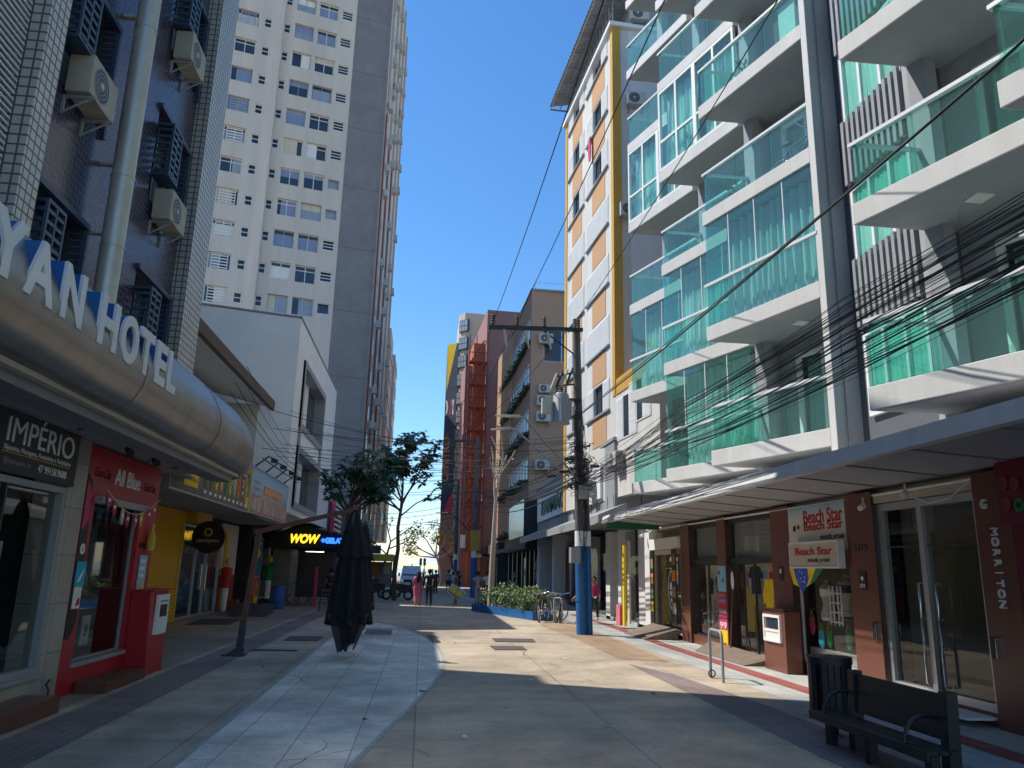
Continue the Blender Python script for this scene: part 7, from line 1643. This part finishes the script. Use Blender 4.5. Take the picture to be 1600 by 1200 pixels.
# ============================================================ PEOPLE
def skinmesh(name, verts, edges, radii, m, root=0, sub=1):
    me = bpy.data.meshes.new(name); me.from_pydata(verts, edges, []); me.materials.append(M[m]); o = bpy.data.objects.new(name, me); COL.objects.link(o)
    sk = o.modifiers.new('skin', 'SKIN'); sk.use_smooth_shade = True
    if not me.skin_vertices: me.skin_vertices.new() if hasattr(me.skin_vertices, 'new') else None
    for i, r in enumerate(radii):
        v = me.skin_vertices[0].data[i]; v.radius = r if hasattr(r, '__len__') else (r, r); v.use_root = (i == root)
    sb = o.modifiers.new('sub', 'SUBSURF'); sb.levels = sub; sb.render_levels = sub
    return o
def person(label, x, y, h, face, top='c_white', bottom='c_navy', hair='hair_dark', stride=.07, arms=((.02,.03),(-.02,.05)), long_hair=False, dress=None, shorts=False, sleeve=.5, wide=1.0, sit=False, shoe='c_charcoal', group=None):
    """face: heading angle; the figure is built facing +Y then turned"""
    t = bpy.data.objects.new('person', None); COL.objects.link(t); tag(t, label, 'person', group)
    H_ = h
    pel = .52; V = {}
    V['pel'] = (0,0,.525); V['waist'] = (0,.0,.61); V['chest'] = (0,.005,.73); V['upc'] = (0,-.002,.80); V['neck'] = (0,.0,.845); V['jaw'] = (0,.012,.885); V['head'] = (0,.008,.94); V['crown'] = (0,0,.975)
    for s_, sg in ((-1,'l'),(1,'r')):
        st_ = stride*s_
        V['hip'+sg] = (.052*s_,0,.50); V['kn'+sg] = (.055*s_, st_*.7+.012, .285); V['an'+sg] = (.058*s_, st_*1.25-.01, .045); V['to'+sg] = (.066*s_, st_*1.25+.075, .02)
        af, aw_ = arms[0 if s_ < 0 else 1]
        V['sh'+sg] = (.105*s_*wide,0,.80); V['el'+sg] = ((.132+aw_*.3)*s_*wide, af*.5-.01, .64+abs(af)*.1); V['wr'+sg] = ((.135+aw_*.6)*s_*wide, af*1.6+.03, .50+abs(af)*.45); V['ha'+sg] = ((.135+aw_*.6)*s_*wide, af*1.8+.045, .455+abs(af)*.5)
    names = list(V); idx = {n: i for i, n in enumerate(names)}
    Rr = dict(pel=(.078,.06), waist=(.066,.05), chest=(.08,.058), upc=(.07,.045), neck=.03, jaw=.042, head=.052, crown=.03)
    for sg in 'lr': Rr.update({'hip'+sg:.055,'kn'+sg:.034,'an'+sg:.022,'to'+sg:.018,'sh'+sg:.032,'el'+sg:.023,'wr'+sg:.016,'ha'+sg:.019})
    E_ = [('pel','waist'),('waist','chest'),('chest','upc'),('upc','neck'),('neck','jaw'),('jaw','head'),('head','crown')]
    for sg in 'lr': E_ += [('pel','hip'+sg),('hip'+sg,'kn'+sg),('kn'+sg,'an'+sg),('an'+sg,'to'+sg),('upc','sh'+sg),('sh'+sg,'el'+sg),('el'+sg,'wr'+sg),('wr'+sg,'ha'+sg)]
    sc = lambda r: tuple(q*H_ for q in r) if hasattr(r,'__len__') else r*H_
    def part(nm, keys, grow, m, over=None):
        ks = [k for k in names if k in keys]; ii = {k: i for i, k in enumerate(ks)}
        vv = [tuple(c*H_ for c in (over or {}).get(k, V[k])) for k in ks]; ee = [(ii[a],ii[b]) for a, b in E_ if a in ii and b in ii]
        rr = []
        for k in ks:
            r = sc(Rr[k]); g_ = grow*H_; rr.append(tuple(q+g_ for q in r) if hasattr(r,'__len__') else r+g_)
        o = skinmesh(nm, vv, ee, rr, m, 0); o.parent = t; return o
    body = part('body', names, 0, 'skin')
    # face and fingers in the body's own mesh are too fine for the skin graph: small parts on it
    mb = MB(); mb.ell((0,.062*H_,.925*H_), (.008*H_,.014*H_,.016*H_), 8, 5)
    for s_ in (-1,1): mb.ell((.047*s_*H_,.005*H_,.925*H_), (.008*H_,.012*H_,.018*H_), 6, 5)
    mb.build('nose_and_ears', 'skin', t)
    mb = MB()
    for s_ in (-1,1): mb.ell((.02*s_*H_,.052*H_,.938*H_), (.008*H_,.006*H_,.005*H_), 6, 4)
    mb.ell((0,.054*H_,.898*H_), (.016*H_,.006*H_,.004*H_), 8, 4); mb.build('eyes_and_mouth', 'c_brown', t)
    mb = MB()
    for sg, s_ in (('l',-1),('r',1)):
        hx, hy, hz = (c*H_ for c in V['ha'+sg])
        for j in range(4): mb.tube([(hx,hy-.012*H_+j*.008*H_,hz-.005),(hx-.006*s_*H_,hy-.010*H_+j*.009*H_,hz-(.030+.004*(j in (1,2)))*H_),(hx-.014*s_*H_,hy-.006*H_+j*.009*H_,hz-(.044+.005*(j in (1,2)))*H_)], [.0055*H_,.005*H_,.004*H_], 6)
        mb.tube([(hx,hy+.012*H_,hz+.008*H_),(hx-.008*s_*H_,hy+.026*H_,hz-.008*H_),(hx-.01*s_*H_,hy+.028*H_,hz-.02*H_)], [.006*H_,.005*H_,.0045*H_], 6)
    mb.build('fingers', 'skin', t)
    if dress:
        a = [(0,0,z*H_) for z in (.82,.78,.70,.62,.54,.40,.22,.12)]
        def dr(u, v):
            i = v*7; k = min(6,int(i)); f_ = i-k; rr = [.065,.105,.105,.092,.116,.112,.10,.098]; r = (rr[k]+(rr[k+1]-rr[k])*f_)*H_; z = a[k][2]+(a[k+1][2]-a[k][2])*f_; an = u*6.2832
            return (r*1.12*math.cos(an)*(1+.05*math.sin(an*7)*v), r*.78*math.sin(an)+v*stride*.3, z)
        MB().grid(dr, 30, 21).build('dress', dress, t)
        part('sleeve', ['upc','shl','ell','shr','elr'], .010, dress)
    else:
        tk_ = ['pel','waist','chest','upc','shl','shr']
        if sleeve > .3: tk_ += ['ell','elr']
        ov = {}
        if sleeve < .8:
            for sg in 'lr': ov['el'+sg] = tuple(V['sh'+sg][i]+(V['el'+sg][i]-V['sh'+sg][i])*.72 for i in range(3))
        else: tk_ += ['wrl','wrr']
        part('shirt', tk_, .014, top, ov)
        lk = ['pel','hipl','hipr','knl','knr']
        ov = {}
        if not shorts: lk += ['anl','anr']
        part('trousers', lk, .009 if not shorts else .013, bottom, ov)
    mb = MB()
    for sg in 'lr':
        ax, ay, az = V['an'+sg]; mb.ell((ax*H_, (ay+.03)*H_, .020*H_), (.024*H_,.065*H_,.022*H_), 10, 6)
    mb.build('shoes', shoe, t)
    hm = MB(); hm.ell((0,-.014*H_,.945*H_), (.064*H_,.068*H_,.068*H_), 14, 8, lambda d: 1 if (d.y < .35 or d.z > .45) else .72)
    if long_hair: hm.tube([(0,-.035*H_,.95*H_),(0,-.062*H_,.86*H_),(0,-.085*H_,.76*H_),(0,-.085*H_,.66*H_)], [.062*H_,.07*H_,.068*H_,.03*H_], 10)
    hm.build('hair', hair, t); t.location = (x,y,0); t.rotation_euler = (0,0,face)
    return t
PI_ = math.pi
person('woman with long dark hair in a pink outfit walking away beside a man in navy', -.17, 39.6, 1.66, .05, dress='c_pink', long_hair=True, stride=.06)
person('man in dark navy clothes walking away beside the woman in pink', .38, 39.3, 1.76, -.05, 'c_navy', 'c_navy', sleeve=1, stride=.07, arms=((.02,.03),(-.02,.04)), wide=1.12)
person('person in a green vest standing in the sun strip holding a striped board', 1.80, 41.8, 1.68, 1.3, 'c_olive', 'skin', stride=.03, shorts=True, arms=((.08,.02),(.06,.02)), shoe='skin')
person('man in a pale blue shirt and dark shorts walking away beyond the street lamp', 2.05, 62, 1.72, -.1, 'c_bluegrey', 'c_navy', shorts=True)
person('smaller person in pale top walking away beside the man in blue', 2.5, 65, 1.55, 0, 'c_paper', 'c_grey', shorts=True)
person('man in beige shirt and trousers walking away past the bare tree', 3.1, 44.2, 1.68, .1, 'c_beige', 'c_beige', stride=.05)
person('man in a white shirt and dark shorts walking away right of the man in beige', 3.62, 43.8, 1.74, 0, 'c_white', 'c_charcoal', shorts=True)
person('woman in a magenta patterned cardigan and black trousers walking past the white shop', 6.72, 30.6, 1.62, 2.7, 'c_magenta', 'black', stride=.10, sleeve=1, shoe='c_beige', long_hair=False)
person('person in pale clothes mostly hidden behind the blue utility pole', 5.82, 28.4, 1.66, 1.4, 'c_cream', 'c_cream', arms=((.1,.25),(.05,.25)))
person('person in dark clothes standing in the shade under the black awning', -4.5, 40.3, 1.68, .5, 'black', 'c_charcoal')
person('person in a white shirt standing at the snack stall', -3.75, 59.9, 1.3, .3, 'c_white', 'c_navy')
person('person in dark clothes walking away left of the dark shops', 1.0, 58, 1.68, 0, 'c_charcoal', 'black')
person('person in a red brown top near the second utility pole', 2.75, 60, 1.66, 3.0, 'c_darkred', 'c_navy')
person('person with a white top behind the woman in pink, far down the street', .2, 95, 1.7, .2, 'c_paper', 'c_navy')
for (lab, x, y, h, tp, bt) in (('person in a yellow top far down the street near the parked cars', -.3, 84, 1.66, 'c_gold', 'c_navy'),('person in a grey top far down the street on the right', 2.9, 76, 1.7, 'c_grey', 'c_charcoal'),('person in a turquoise top crossing far down the street', 1.3, 101, 1.7, 'c_turquoise', 'c_beige'),('person in a white top far down the street beside the third pole', 3.2, 70, 1.62, 'c_white', 'c_navy'),('person in a red top walking by the far shops', 3.8, 90, 1.7, 'c_red', 'c_grey')):
    person(lab, x, y, h, x, tp, bt)
person('person in black beside the dark shop doors', 5.9, 50.5, 1.7, 1.8, 'black', 'black')
tag(MB().hexa([(6.5,30.35,.95),(6.62,30.3,.95),(6.62,30.38,.95),(6.5,30.43,.95),(6.5,30.35,1.22),(6.62,30.3,1.22),(6.62,30.38,1.22),(6.5,30.43,1.22)]).build('white_top', 'c_paper'), 'white folded item carried by the woman in magenta', 'item') if False else None
bd = thing('board', 'blue, yellow and white striped board tilted in the hand of the person in green', 'board', (1.75, 41.4, .7))
ang = R(-33); cb_, sb_ = math.cos(ang), math.sin(ang)
def brd(u0,u1,v0,v1,t0,t1):
    f = lambda u,v,d: (1.82+u*cb_-v*sb_, 41.45+d, .62+u*sb_+v*cb_); return MB().hexa([f(u0,v0,t0),f(u1,v0,t0),f(u1,v0,t1),f(u0,v0,t1),f(u0,v1,t0),f(u1,v1,t0),f(u1,v1,t1),f(u0,v1,t1)])
brd(-.42,.42,-.26,.26,0,.04).build('edge', 'white_paint', bd); brd(-.38,.38,-.22,.22,-.01,-.001).build('blue_field', 'c_turquoise', bd)
for a, b in ((-.34,-.04),(.03,.33)): brd(a,b,-.14,.15,-.02,-.011).build('yellow_panel', 'c_yellow', bd)
brd(-.38,.38,-.21,-.17,-.02,-.011).build('stripe', 'c_charcoal', bd)
